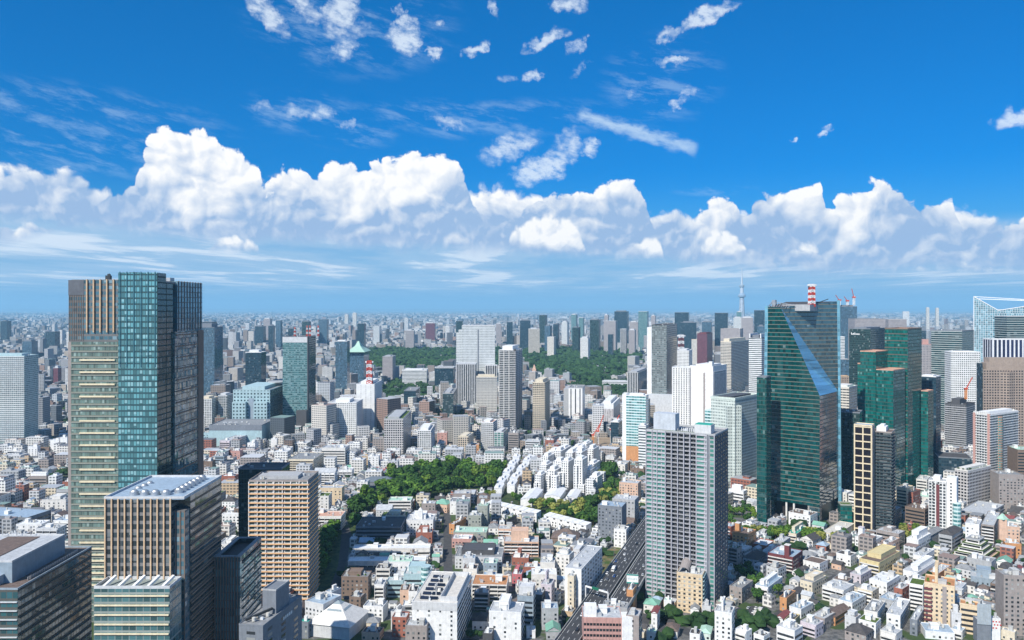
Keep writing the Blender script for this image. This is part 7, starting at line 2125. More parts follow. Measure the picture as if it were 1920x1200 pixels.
def build_low():
    rng = random.Random(77)
    rail = P['white']
    for k, (l, c, r, yt, yb, th, wall, roof, style, desc, opt) in enumerate(LOW):
        d = depth(yb) if yb > 0 else float(-yb)
        th = 46 if th == 38 and c > 1500 else th
        b = Box(l, c, r, d, th, depth_m=opt.get('dep'))
        if not opt.get('long') and th < 25:
            b.l = min(b.l, max(13.0, .85 * b.w))
        b.l = min(b.l, 62)
        b.mid = b.P - b.ux * b.w / 2 + b.uy * b.l / 2
        h = max(5.0, Z(yt, d))
        nm = 'house' if (':' in roof and h < 14) else ('office_block' if style in ('r', 'rw', 'rf') else 'apartment_block')
        detail = d < 900
        B = low_block(b, h, wall, roof, style if d < 1150 or style in 'bf' else ('r' if style.startswith('r') else 'w'), desc, rng, nm, 'house' if nm == 'house' else 'building', True, opt.get('units', 6), detail, opt.get('upper'))
        x0, x1, y0, y1 = B.x0, B.x1, B.y0, B.y1
        if opt.get('solar'):
            for q in range(2):
                m = MB()
                for i in range(6):
                    xx = x0 + 4 + q * 6.5
                    yy = y0 + 5 + i * (B.l - 10) / 6
                    m.face([(xx, yy, h + .5), (xx + 5.6, yy, h + .5), (xx + 5.6, yy + 3, h + 1.5), (xx, yy + 3, h + 1.5)])
                    m.face([(xx, yy + 3, h + .2), (xx, yy + 3, h + 1.5), (xx + 5.6, yy + 3, h + 1.5), (xx + 5.6, yy + 3, h + .2)])
                B.part('solar_panel', m, glass_mat('solar_blue', (0.012, 0.016, 0.03), .15))
            B.part('roof_court', MB().frame(x1 - 12, y0 + 3, x1 - .5, y1 - 8, .4, h + .1, h + 3.5), P['lightgrey'])
            B.part('aerial', MB().cyl(x1 - 17, y0 + 14, .5, h, h + 9, 8, .3).cyl(x1 - 17, y0 + 14, 1.0, h + 6.5, h + 7.6, 10), P['grey'])
        if opt.get('band'):
            B.part('parapet_band', MB().box(x0 - .12, y0 - .15, h - 5, x1 + .12, y0 - .003, h + .4), P['lightgrey'])
        if opt.get('garden'):
            for q in range(5):
                put('roof_shrub', tree_crown(rng.choice([1, 4, 3])), B.root, (x0 + 1.6 + rng.random() * (B.w - 3), y0 + 1.2 + rng.random() * B.l * .5, h - .6), (.22, .22, .22))
        if opt.get('drum'):
            B.part('glass_drum', MB().cyl(x1 - 3.4, y0 + 1.5, 3.8, 0, h + 6, 18), F['aqua_band'])
            B.part('drum_cap', MB().cyl(x1 - 3.4, y0 + 1.5, 4.2, h + 6.003, h + 7, 18), P['aqua'])
        if opt.get('tower'):
            tx = x0 + B.w * (.12 if wall != 'maroon' else .62)
            B.part('stair_tower', MB().box(tx, y0 + 2, h - .2, tx + 4.2, y0 + 7, h + 9), P[wall])
            B.part('tower_cap', MB().box(tx - .2, y0 + 1.8, h + 9.003, tx + 4.4, y0 + 7.2, h + 9.5), P['offwhite'] if wall != 'white' else P['lilac'])
        if opt.get('spire'):
            B.part('stair_tower', MB().box(-2, y0 + 4, h, 2.2, y0 + 8, h + 9).cyl(.1, y0 + 6, 2.4, h + 9, h + 12, 8, .1), P['white'])
        if opt.get('arch'):
            m = MB()
            for q in range(8):
                a0, a1 = math.pi * q / 8, math.pi * (q + 1) / 8
                m.face([(x0 + 5 - 4 * math.cos(a0), y0 + .5, h + 1 + 3.6 * math.sin(a0)), (x0 + 5 - 4 * math.cos(a1), y0 + .5, h + 1 + 3.6 * math.sin(a1)), (x0 + 5 - 4 * math.cos(a1), y1 - .5, h + 4 + 3.6 * math.sin(a1)), (x0 + 5 - 4 * math.cos(a0), y1 - .5, h + 4 + 3.6 * math.sin(a0))])
            B.part('arched_canopy', m, P['taupe'])
            me = balcony_mesh(B.w, B.l, 1.3, 1.0, 'r', P['aqua'])
            for q in range(9):
                put('balcony', me, B.root, (0, 0, 3 + q * 3.1))
            for q in range(9):
                B.part('floor_ledge', MB().box(x0 - .1, y0 - .12, 3 + q * 3.1, x1 + .05, y0 - .003, 3.3 + q * 3.1), P['tan'])
        if opt.get('red'):
            for q in range(5):
                xx = x0 + B.w * (.04 + .23 * q)
                B.part('column', MB().box(xx - .7, y0 - 1.6, 0, xx + .7, y0 - 1.2, h - 3), P['brick'])
        if opt.get('whiteend'):
            B.part('stair_end', MB().box(x1 + .003, y0 - .4, 0, x1 + 7, y0 + 8, h + 1.5), P['white'])
            B.part('roof_house', MB().box(x0 + 1, y0 + 2, h + .15, x0 + 9, y0 + 9, h + 7), P['white'])
            for q in range(12):
                xx = x0 + B.w * q / 12
                B.part('tile_rib', MB().box(xx, y0 - .3, 0, xx + .3, y0 - .06, h), P['pink'])
        if opt.get('bands'):
            for q in range(8):
                z = h - 4 - q * 3.2
                B.part('balcony_band', MB().box(x0 - .1, y0 - 1.0, z, x0 + B.w * .26, y0 - .06, z + 1.2), P['maroon'])
            B.part('grey_strip', MB().box(x0 + B.w * .60, y0 - .22, 0, x0 + B.w * .74, y0 - .09, h - .4), P['taupe'])
        if opt.get('screen'):
            B.part('steel_screen', MB().box(x0, y0 - .5, h - 2, x1, y0 - .2, h + 12), plain('pale_steel', (.52, .58, .62), .35, .3))
        if opt.get('dots'):
            m = MB()
            for q in range(8):
                m.box(x0 + 1 + (q % 3) * 1.9 + (.8 if q // 3 == 1 else 0), y0 - .1, h - 2 - q // 3 * 2.2, x0 + 2 + (q % 3) * 1.9 + (.8 if q // 3 == 1 else 0), y0 - .003, h - 1.1 - q // 3 * 2.2)
            B.part('red_dots', m, plain('dot_red', (.55, .05, .04), .6))
        if opt.get('turret'):
            B.part('turret', MB().box(x0 - 3, y0 - 1, 0, x0 + 3.5, y0 + 5, h + 7), P['peach'])
            B.part('turret_cap', MB().cyl(x0 + .2, y0 + 2, 5, h + 7, h + 8, 4, 4.4).cyl(x0 + .2, y0 + 2, 4.4, h + 8, h + 12, 4, .8), ROOFS['mint'])
        if opt.get('pent'):
            B.part('penthouse', MB().box(x0 + 4, y0 + B.l * .38, h + .1, x1 - 1.5, y0 + B.l * .72, h + 12), P['slate'])
            B.part('penthouse_rim', MB().frame(x0 + 3.9, y0 + B.l * .38 - .1, x1 - 1.4, y0 + B.l * .72 + .1, .35, h + 11.9, h + 12.8), P['grey'])
            B.part('roof_gangway', MB().bar((x0 + 2, y0 + 3, h + 1.4), (x1 - 3, y0 + B.l * .36, h + 3.2), 1.1), M_DARKMETAL)
        if opt.get('sign'):
            m = MB()
            for q in range(5):                       # small pale sign, letters too small to read
                m.box(x1 + .003, y1 - 22 + q * 2.2, h - 5, x1 + .12, y1 - 20.6 + q * 2.2, h - 3.4)
            B.part('wall_sign', m, P['white'])
        if wall in ('maroon',):
            landmark('maroon brick apartments', B.root)
        for key, words in (('solar panels', 'solar-roofed white office'), ('sand-yellow apartments', 'sand-yellow roof-garden apartments'), ('brick block with blue roof', 'dark grey brick block'), ('long white block beside', 'long white expressway block'),
                           ('slate grey office with pent', 'slate grey penthouse office'), ('yellow-beige terraced', 'yellow-beige terraces'), ('salmon terraced', 'salmon terraced apartments with stepped roof decks'), ('boxed balconies', 'boxed-balcony apartments'), ('glass drum', 'aqua glass-drum apartments'),
                           ('upper of two', 'two long white slabs'), ('cream balcony apartment block', 'cream grey-sided apartments'), ('half-built hall', 'half-built blue-roofed hall'), ('salmon-pink tiled', 'salmon-pink tiled office'), ('orange brick apartments', 'orange brick apartments'), ('silver grey vaulted', 'silver vaulted block')):
            if key in desc:
                landmark(words, B.root)
                THINGS.remove(B.root)
    # stepped office with planted terraces at the right
    b = Box(1782, 1850, 1925, 712, 46, depth_m=40)
    B = Bld('terraced_office', 'broad cream office stepping back in planted terraces at the right edge', 'office building', b, 9.0)
    w2, l2 = b.w / 2, b.l / 2
    for q in range(5):
        a_, z0_, z1_ = 1 - q * .16, q * 3.6, q * 3.6 + 3.6
        st = MB().box(-w2 * a_, -l2 * a_, z0_, w2 * a_, l2 * a_, z1_).build('storey', P['offwhite'] if q else P['peach'], B.root)
        MB().box(-w2 * a_ + .8, -l2 * a_ - .05, z0_ + 1.3, w2 * a_ - .8, -l2 * a_ - .003, z0_ + 2.9).box(w2 * a_ + .003, -l2 * a_ + .8, z0_ + 1.3, w2 * a_ + .05, l2 * a_ - .8, z0_ + 2.9).build('window_band', WIN[0], st)
        MB().frame(-w2 * a_ - .3, -l2 * a_ - .3, w2 * a_ + .3, l2 * a_ + .3, .9, z1_, z1_ + .8).build('planter', ROOFS['turf'] if q < 4 else P['grey'], st)
    B.part('roof', MB().box(-w2 * .35, -l2 * .35, 18.003, w2 * .35, l2 * .35, 18.6), ROOFS['grey'])
    roof_things(B, rng, 18.6, 6, -w2 * .35, w2 * .35, -l2 * .35, l2 * .35, False)
    occupy(b)
    landmark('cream terraced office', B.root)
    # the pyramid-roofed hall at the bottom
    d = 553.0
    b = Box(578, 655, 690, d, 14)
    h0, hz_ = 9.0, Z(1150, d + 14)
    B = Bld('pyramid_hall', 'white pyramid-roofed hall with glass strips at the bottom edge', 'hall', b, h0)
    B.walls(P['lightgrey'])
    x0, x1, y0, y1 = B.x0, B.x1, B.y0, B.y1
    ap = ((x0 + x1) / 2, (y0 + y1) / 2, hz_ + 8)
    c = [(x0 - 1, y0 - 1, h0), (x1 + 1, y0 - 1, h0), (x1 + 1, y1 + 1, h0), (x0 - 1, y1 + 1, h0)]
    m, gl = MB(), MB()
    for i in range(4):
        p, q = Vector(c[i]), Vector(c[(i + 1) % 4])
        A = Vector(ap)
        m.face([p, q, q.lerp(A, .97), p.lerp(A, .97)])
        n = (q - p).cross(A - p).normalized() * .12
        gl.face([p.lerp(A, .55).lerp(q.lerp(A, .55), .1) + n, p.lerp(A, .55).lerp(q.lerp(A, .55), .9) + n, p.lerp(A, .63).lerp(q.lerp(A, .63), .9) + n, p.lerp(A, .63).lerp(q.lerp(A, .63), .1) + n])
        gl.face([p.lerp(A, .82) + n, q.lerp(A, .82) + n, q.lerp(A, .97) + n, p.lerp(A, .97) + n])
    B.part('pyramid_roof', m, P['offwhite'])
    B.part('roof_glazing', gl, glass_mat('pale_glazing', (.35, .42, .45), .15))
    occupy(b)
    landmark('pyramid-roofed hall', B.root)


NTH = ['first', 'second', 'third', 'fourth', 'fifth', 'sixth', 'seventh', 'eighth', 'ninth', 'tenth', 'eleventh', 'twelfth']


def terrace_row(p0, p1, n, name, desc, w_d=9.0, h=9.0, zig=False, drop=0.0):
    """a row of white terraced houses, each a house of its own"""
    a, c = Vector((X(p0[0], depth(p0[1])), depth(p0[1]))), Vector((X(p1[0], depth(p1[1])), depth(p1[1])))
    u = (c - a).normalized()
    th = -math.degrees(math.atan2(u.y, u.x))
    step = (c - a).length / n
    for k in range(n):
        q = a + u * step * (k + .5) + Vector((-u.y, u.x)) * (w_d / 2 + (1.3 if zig and k % 2 else 0))
        b = RBox(q.x, q.y, th, step - .12, w_d)
        hh = h + drop * (n - 1 - k) + (.9 if zig and k % 2 else 0)
        B = Bld('terraced_house', desc % NTH[k], 'house', b, hh, 'white terraced houses')
        B.walls(P['white'], top=False)
        m = MB().face([(B.x0, B.y0 - .3, hh), (B.x1, B.y0 - .3, hh), (B.x1, B.y1 + .2, hh + 1.4), (B.x0, B.y1 + .2, hh + 1.4)])
        m.face([(B.x0, B.y0 - .3, hh - .25), (B.x1, B.y0 - .3, hh - .25), (B.x1, B.y0 - .3, hh), (B.x0, B.y0 - .3, hh)])
        m.face([(B.x1, B.y0, hh - .3), (B.x1, B.y1, hh - .3), (B.x1, B.y1, hh + 1.3), (B.x1, B.y0, hh)])
        m.face([(B.x1, B.y1, hh - .3), (B.x0, B.y1, hh - .3), (B.x0, B.y1, hh + 1.3), (B.x1, B.y1, hh + 1.3)])
        m.face([(B.x0, B.y1, hh - .3), (B.x0, B.y0, hh - .3), (B.x0, B.y0, hh), (B.x0, B.y1, hh + 1.3)])
        B.part('roof', m, ROOFS['white'])
        me = shared('window', WIN[0], window_mesh)
        for xx, z, sx, sz in ((-1.8, .6, 1.2, 2.2), (1.6, .9, 1.8, 1.6), (-1.6, 3.9, 2.0, 1.4), (1.8, 3.6, 1.0, 2.0), (0, hh - 2.2, 2.6, 1.3)):
            put('window', me, B.root, (xx * step / 8, B.y0 - .03, z), (sx, 1, sz))
        put('window', me, B.root, (B.x1 + .03, -1, 3.8), (1.6, 1, 1.6), R(90))
        if zig:
            put('roof_cube', shared('roof_cube', P['white'], unit_box), B.root, (step * (.2 if k % 2 else -.2), 1.5, hh + .3), (step * .4, w_d * .45, 2.4))
        B.part('party_wall', MB().box(B.x0 - .05, B.y0 - .6, 0, B.x0 + .25, B.y0 - .003, hh + .3), P['white'])
        occupy(b, .5)


def build_white_quarter():
    rng = random.Random(4)
    fac = facade('white_cube_wall', (.80, .80, .79), (.012, .015, .02), 3.0, 3.2, (.26, .74), (.22, .76), .1, .0)
    fac2 = facade('white_cube_wall_narrow', (.80, .80, .79), (.012, .015, .02), 3.0, 2.7, (.28, .74), (.2, .8), .1, .0)
    spots = [(1003, 1014, 1024, 889, 985), (1026, 1040, 1051, 879, 995), (1053, 1066, 1075, 868, 1000), (1077, 1092, 1100, 859, 985), (1101, 1108, 1113, 884, 1002), (1107, 1120, 1128, 893, 985),
             (1012, 1024, 1034, 872, 1035), (1036, 1049, 1058, 862, 1040), (1060, 1071, 1080, 853, 1050), (1083, 1094, 1102, 848, 1040), (1103, 1115, 1125, 868, 1040), (1016, 1028, 1038, 858, 1090), (1041, 1053, 1062, 847, 1095),
             (1063, 1075, 1083, 840, 1100), (1085, 1096, 1104, 840, 1095), (1105, 1116, 1125, 848, 1090), (1030, 1040, 1049, 848, 1150), (1050, 1061, 1070, 838, 1155), (1072, 1082, 1090, 833, 1160), (1092, 1102, 1110, 836, 1150), (1111, 1120, 1128, 846, 1150)]
    o = thing('cube_apartment_complex', 'cluster of stacked white cube towers with black square windows beside the wooded park', 'apartment complex', (X(1065, 1050), 1050, 0))
    for k, (l, c, r, yt, d) in enumerate(spots):
        h = Z(yt, d) + rng.uniform(-3, 3)
        d += rng.uniform(-16, 16) if d > 1010 else 0
        g_ = rng.uniform(-4, 4) if d > 1010 else 0
        b = Box(l + g_ - rng.uniform(0, 3), c + g_, r + g_ + 2, d, 22)
        p = [b.P - b.ux * b.w, b.P, b.P + b.uy * b.l, b.P - b.ux * b.w + b.uy * b.l]
        loc = [(q.x - o.location.x, q.y - o.location.y) for q in p]
        t_ = MB().prism(loc, 0, h).build('tower', fac if k % 2 else fac2, o)
        cx_, cy_ = sum(q[0] for q in loc) / 4, sum(q[1] for q in loc) / 4
        loc2 = [(cx_ + (q[0] - cx_) * .55, cy_ + (q[1] - cy_) * .55) for q in loc]
        MB().prism(loc2, h, h + rng.uniform(1.8, 4)).build('roof_cube', P['white'], t_)
        side = [loc[0], (loc[0][0] + (loc[1][0] - loc[0][0]) * .45, loc[0][1] + (loc[1][1] - loc[0][1]) * .45)]
        n = Vector((-b.uy.x, -b.uy.y)) * 3
        MB().prism([(side[0][0] + n.x, side[0][1] + n.y), (side[1][0] + n.x, side[1][1] + n.y), (side[1][0], side[1][1]), (side[0][0], side[0][1])], 0, h * rng.uniform(.55, .85)).build('projecting_bay', fac, t_)
        occupy(b, 2)
    for k in range(16):
        l, c, r, yt, d = rng.choice(spots)
        b = RBox(X(c, d) + rng.uniform(-14, 14), d + rng.uniform(-16, 16), 22, rng.uniform(6, 10), rng.uniform(6, 10))
        p = [b.P - b.ux * b.w, b.P, b.P + b.uy * b.l, b.P - b.ux * b.w + b.uy * b.l]
        MB().prism([(q.x - o.location.x, q.y - o.location.y) for q in p], 0, Z(yt, d) * rng.uniform(.35, .85)).build('low_cube', fac if k % 3 else fac2, o)
    landmark('white cube towers', o)
    terrace_row((912, 961), (1006, 979), 8, 'r', 'white terraced house, %s from the left end of the long row', h=9.5, drop=.25)
    terrace_row((1020, 984), (1099, 1003), 6, 'r', 'white terraced house, %s from the left end of the short row', h=9.5, drop=.2)
    terrace_row((940, 931), (978, 866), 8, 'r', 'white house, %s from the near end of the double row, front line', h=9.5, zig=True)
    terrace_row((964, 925), (1003, 866), 7, 'r', 'white house, %s from the near end of the double row, back line', h=10, zig=True)
    LANDMARKS.append(('long terrace row', X(960, 890), 890))
    for (l, c, r, yt, yb, lab) in ((976, 1001, 1018, 938, 951, 'white hall with folded white roof before the cube towers'), (1020, 1050, 1062, 932, 942, 'white flat-roofed hall beside the folded-roof hall'), (1060, 1080, 1090, 935, 944, 'low grey-white vaulted hall among trees')):
        b = Box(l, c, r, depth(yb), 14)
        B = Bld('white_hall', lab, 'hall', b, Z(yt, b.d))
        B.walls(P['white'])
        m = MB()
        m.face([(B.x0 - .4, B.y0 - .4, B.h + .01), (0, B.y0 - .4, B.h + 2.6), (0, B.y1 + .4, B.h + 3.6), (B.x0 - .4, B.y1 + .4, B.h + 1)]).face([(0, B.y0 - .4, B.h + 2.6), (B.x1 + .4, B.y0 - .4, B.h + .01), (B.x1 + .4, B.y1 + .4, B.h + 1), (0, B.y1 + .4, B.h + 3.6)])
        m.face([(B.x0, B.y0, B.h), (B.x1, B.y0, B.h), (0, B.y0, B.h + 2.6)])
        B.part('roof', m, ROOFS['white'])
        occupy(b, 2)
    b = Box(680, 738, 744, 1020, 0, depth_m=20)
    B = Bld('park_pavilion', 'long slate-roofed hall sunk among the park trees', 'hall', b, 8)
    B.walls(P['slate'])
    pitched(B, 'hip', plain('slate_roof', (.14, .17, .20), .6), 8, rise=5)
    occupy(b, 2)
    landmark('slate hall in the park', B.root)


# ------------------------------------------------------------------ elevated expressway, its traffic and signs
def road_pt(px, py, z=13.0):
    d = (EYE - z) * FPX / (py - HORIZON)
    return Vector((X(px, d), d, z))


ROAD_A, ROAD_B = road_pt(1092, 1200), road_pt(1232, 985)
ROAD_U = (ROAD_B - ROAD_A).normalized()
ROAD_N = Vector((ROAD_U.y, -ROAD_U.x, 0))            # to the right
ROAD_TH = math.atan2(ROAD_U.x, ROAD_U.y)


def on_road(s, n, z=0.0):
    return ROAD_A + ROAD_U * s + ROAD_N * n + Vector((0, 0, z))


def build_road():
    asphalt = plain('asphalt', (0.055, 0.057, 0.062), .9, grain=.3, scale=.2)
    conc = plain('road_concrete', (0.36, 0.36, 0.35), .85, grain=.25)
    paint = plain('lane_paint', (0.75, 0.75, 0.73), .7)
    L0, L1 = -160, 620
    def strip(nm, a, c, z0, z1, mat, parent=None, s0=L0, s1=L1):
        m = MB()
        q = [on_road(s0, a), on_road(s0, c), on_road(s1, c), on_road(s1, a)]
        base = [(p.x, p.y) for p in q]
        m.prism(base, z0, z1, True, bottom=True)
        return m.build(nm, mat, parent)
    e = bpy.data.objects.new('expressway', None)
    COL.objects.link(e)
    e['kind'] = 'structure'
    for nm, a, c in (('deck', -16.5, -1.2), ('deck', 1.2, 16.5)):
        strip(nm, a, c, 11.2, 13.0, asphalt, e)
    for a in (-16.9, -1.6, .9, 16.5):
        strip('barrier', a, a + .4 if a != .9 else a + .7, 11.0, 14.1, conc, e)
    for a in (-12.6, -8.9, -5.2, 5.2, 8.9, 12.6):
        m = MB()
        s = L0
        while s < 420:
            q = [on_road(s, a - .12, .012), on_road(s, a + .12, .012), on_road(s + 5, a + .12, .012), on_road(s + 5, a - .12, .012)]
            m.face(q)
            s += 12
        m.build('lane_marking', paint, e)
    for a in (-15.6, -2.2, 2.2, 15.6):
        m = MB().face([on_road(L0, a - .1, .012), on_road(L0, a + .1, .012), on_road(420, a + .1, .012), on_road(420, a - .1, .012)])
        m.build('edge_line', paint, e)
    s = L0 + 20
    while s < 560:
        for a in (-9, 9):
            p = on_road(s, a)
            MB().cyl(p.x, p.y, 1.3, 0, 11.1, 10).build('pier', conc, e)
        s += 38
    OCC.append((*((ROAD_A + ROAD_U * 230).xy), ROAD_TH, 20, 420))
    q = [on_road(-160, -30, -12.9), on_road(-160, 30, -12.9), on_road(640, 30, -12.9), on_road(640, -30, -12.9)]
    structure(MB().face([(p.x, p.y, .008) for p in q]).build('street', plain('street_asphalt', (0.07, 0.07, 0.073), .9, grain=.3, scale=.2)))
    LANDMARKS.append(('elevated expressway', *((ROAD_A + ROAD_U * 120).xy)))
    # other streets
    for nm, p, w_ in (('street', [(648, 990), (622, 1105), (600, 1190)], 15), ('street', [(838, 955), (841, 1110)], 8), ('street', [(1300, 1190), (1240, 1160), (1232, 1200)], 9), ('street', [(1560, 1085), (1640, 1062), (1720, 1100)], 8), ('street', [(1450, 1160), (1500, 1120), (1560, 1085)], 7)):
        g_ = [Vector((X(a, depth(c)), depth(c), .012)) for a, c in p]
        m = MB()
        for a, c in zip(g_, g_[1:]):
            u = (c - a).normalized()
            n = Vector((u.y, -u.x, 0)) * w_ / 2
            m.face([a - n, c - n, c + n, a + n])
            dd = (c - a).length
            mid = (a + c) / 2
            OCC.append((mid.x, mid.y, -math.atan2(u.y, u.x), dd / 2, w_ / 2))
        structure(m.build(nm, MATS['street_asphalt']))
    # vehicles
    paints = [plain('car_' + k, c, .25, .0, grain=.02, spec=.6) for k, c in (('white', (.8, .8, .8)), ('silver', (.5, .52, .54)), ('black', (.015, .015, .018)), ('red', (.45, .03, .03)), ('blue', (.03, .08, .25)), ('grey', (.16, .17, .18)))]
    tyre = plain('tyre', (.02, .02, .02), .9)

    def body():
        m = MB()
        prof = [(-2.2, .35), (2.15, .35), (2.2, .75), (1.2, .95), (-2.0, 1.0), (-2.2, .8)]
        for s_ in (-1, 1):
            m.face([(s_ * .87, p[0], p[1]) for p in (prof if s_ > 0 else prof[::-1])])
        for i in range(len(prof)):
            j = (i + 1) % len(prof)
            m.face([(-.87, prof[i][0], prof[i][1]), (.87, prof[i][0], prof[i][1]), (.87, prof[j][0], prof[j][1]), (-.87, prof[j][0], prof[j][1])])
        return m

    def cabin():
        m = MB()
        b_, t_ = [(-.82, -1.9), (.82, -1.9), (.82, 1.0), (-.82, 1.0)], [(-.66, -1.4), (.66, -1.4), (.66, .3), (-.66, .3)]
        for i in range(4):
            j = (i + 1) % 4
            m.face([(*b_[i], .96), (*b_[j], .96), (*t_[j], 1.43), (*t_[i], 1.43)])
        return m

    def roofp():
        return MB().box(-.67, -1.42, 1.432, .67, .32, 1.48)

    def wheel():
        m = MB()
        for i in range(10):
            a, c = 2 * math.pi * i / 10, 2 * math.pi * (i + 1) / 10
            m.face([(-.1, .32 * math.cos(a), .32 * math.sin(a)), (.1, .32 * math.cos(a), .32 * math.sin(a)), (.1, .32 * math.cos(c), .32 * math.sin(c)), (-.1, .32 * math.cos(c), .32 * math.sin(c))])
        for s_ in (-.1, .1):
            m.face([(s_, .32 * math.cos(2 * math.pi * i / 10), .32 * math.sin(2 * math.pi * i / 10)) for i in range(10)])
        return m
    glass = glass_mat('car_glass', (.02, .025, .03), .05)
    words = ['white car', 'silver car', 'black car', 'red car', 'dark blue car', 'grey car']

    def car(p, rot, c, desc):
        o = thing('car', f'{words[c]} {desc}', 'car', p, rot, 'cars on roads and in car parks', True)
        put('body', shared('car_body', paints[c], body), o, (0, 0, 0))
        put('cabin_glass', shared('cabin_glass', glass, cabin), o, (0, 0, 0))
        put('roof', shared('car_roof', paints[c], roofp), o, (0, 0, 0))
        for sx in (-.82, .82):
            for sy in (-1.35, 1.35):
                put('wheel', shared('wheel', tyre, wheel), o, (sx, sy, .32))

    def truck(p, rot, c, desc, L=9.0):
        o = thing('truck', desc, 'truck', p, rot, 'trucks on the expressway')
        MB().box(-1.2, -L / 2, .8, 1.2, L / 2 - 2.4, 3.4).build('cargo_box', P['white'] if c == 0 else P['bluegrey'], o)
        MB().box(-1.15, L / 2 - 2.2, .6, 1.15, L / 2, 2.7).build('cab', P['white'], o)
        MB().box(-1.0, L / 2 + .003, 1.6, 1.0, L / 2 + .05, 2.4).build('windscreen', glass, o)
        for sx in (-1.05, 1.05):
            for sy in (-L / 2 + 1.5, -L / 2 + 3, L / 2 - 1.2):
                w_ = put('wheel', shared('wheel', tyre, wheel), o, (sx, sy, .48), (1.4, 1.5, 1.5))
    rng = random.Random(21)
    spots = [(40, -10.8), (46, -7), (64, -14.1), (86, -10.8), (92, -7.1), (113, -14), (118, -10.7), (128, -7), (133, -14.1), (150, -10.9), (166, -14), (171, -7), (187, -10.8), (204, -14.1), (222, -7), (28, 7), (58, 10.8), (101, 7), (139, 14.1), (161, 10.8), (196, 7.1), (233, 10.8), (14, -7.1), (3, 7.0)]
    for k, (s, n) in enumerate(spots):
        p = on_road(s, n)
        car(p, -ROAD_TH + (math.pi if n < 0 else 0), rng.choice([0, 0, 0, 1, 1, 2, 2, 5, 4]), 'driving on the expressway deck')
    truck(on_road(120, 7.1), -ROAD_TH, 1, 'long blue and white lorry on the right-hand expressway carriageway', 12)
    truck(on_road(142, -10.8), -ROAD_TH + math.pi, 0, 'white box van on the left-hand expressway carriageway', 7)
    # car parks
    for poly, n, th in (([(1392, 1150), (1408, 1136), (1440, 1140), (1432, 1156)], 12, 38), ([(1552, 1088), (1562, 1077), (1594, 1080), (1590, 1090)], 7, 38)):
        gp = ground_poly(poly)
        NO_CITY.append(gp)
        structure(MB().face([(x, y, .016) for x, y in gp]).build('car_park', MATS['street_asphalt']))
        for k in range(n):
            for _ in range(30):
                i, j = rng.random(), rng.random()
                xs, ys = [q[0] for q in gp], [q[1] for q in gp]
                x, y = min(xs) + i * (max(xs) - min(xs)), min(ys) + j * (max(ys) - min(ys))
                if inside(gp, x, y) and free(x, y, 1.5):
                    car((x, y, .02), R(-th), rng.choice([0, 0, 1, 2, 3, 4, 5]), 'parked in a small car park')
                    OCC.append((x, y, R(th), 1.5, 2.8))
                    break
    # sign gantry across the left carriageway
    a, c = on_road(78, -18, -1.8), on_road(70, 1, -1.8)
    g_ = thing('road_gantry', 'white steel sign gantry bridging the expressway', 'gantry', a)
    c_ = c - a
    MB().box(-.35, -.35, 0, .35, .35, 9.4).build('post', P['white'], g_)
    MB().box(c_.x - .35, c_.y - .35, 0, c_.x + .35, c_.y + .35, 9.4).build('post', P['white'], g_)
    MB().bar((0, 0, 9.4), (c_.x, c_.y, 9.4), 1.0).build('beam', P['white'], g_)
    mid = c_ * .45
    MB().bar((mid.x - c_.x * .14, mid.y - c_.y * .14 - .6, 9.9), (mid.x + c_.x * .14, mid.y + c_.y * .14 - .6, 9.9), 1.6).build('sign_panel', plain('sign_green', (.02, .16, .09), .5), g_)
    # lamp posts along the deck
    for k in range(12):
        p = on_road(-40 + k * 42, -16.6)
        o = thing('street_lamp', f'slim grey lamp post on the expressway barrier, {NTH[k]} from the near end', 'street lamp', p, 0, 'lamp posts along the expressway')
        MB().cyl(0, 0, .16, 0, 10, 6, .1).build('post', M_STEEL, o)
        MB().bar((0, 0, 10), (1.8 * ROAD_N.x, 1.8 * ROAD_N.y, 10.3), .2).build('lamp_head', M_STEEL, o)
    # roadside billboard: white panel between two teal bands, with one line of pale teal and grey marks
    d = 610.0
    p0, p1 = Vector((X(1175, d), d, 0)), Vector((X(1196, d), d - 2, 0))
    o = thing('billboard', 'white billboard between two teal bands on posts beside the expressway', 'billboard', ((p0.x + p1.x) / 2, d - 1, 0), -R(10))
    wv = (p1 - p0).length
    zb, zt = Z(1093, d), Z(1076, d)
    MB().box(-wv / 2, 0, zb, wv / 2, .5, zt).build('panel', P['white'], o)
    teal = plain('sign_teal', (.01, .25, .20), .5)
    MB().box(-wv / 2 - .02, -.06, zt - 1.0, wv / 2 + .02, -.003, zt + .02).build('top_band', teal, o)
    MB().box(-wv / 2 - .02, -.06, zb - .02, wv / 2 + .02, -.003, zb + .9).build('bottom_band', teal, o)
    m = MB()
    zc = (zb + zt) / 2
    for k, (xx, ww) in enumerate(((-.36, .09), (-.22, .07), (-.10, .09), (.03, .07), (.15, .08), (.28, .08))):
        m.box(xx * wv, -.05, zc - .5, (xx + ww) * wv, -.004, zc - .2).box(xx * wv, -.05, zc + .2, (xx + ww * .8) * wv, -.004, zc + .5).box((xx + ww * .4) * wv, -.05, zc - .195, (xx + ww * .6) * wv, -.004, zc + .195)
    m.build('lettering', plain('sign_grey_teal', (.16, .36, .36), .6), o)
    for xx in (-.3, .3):
        MB().box(xx * wv - .25, .1, 0, xx * wv + .25, .45, zb).build('post', M_STEEL, o)
    # building site with red cranes beyond the cube towers
    d = 1330.0
    for px, top, lean, lab in ((1112, 792, .9, 'left red crawler crane on the building site'), (1121, 780, .5, 'tall red crawler crane on the building site'), (1146, 783, .8, 'right red crawler crane leaning over the building site')):
        crane(px, d + (px - 1112), 0, Z(top, d), lab, lean, orange=px == 1112)
    NO_CITY.append(ground_poly([(1098, 846), (1100, 822), (1150, 818), (1158, 842)]))
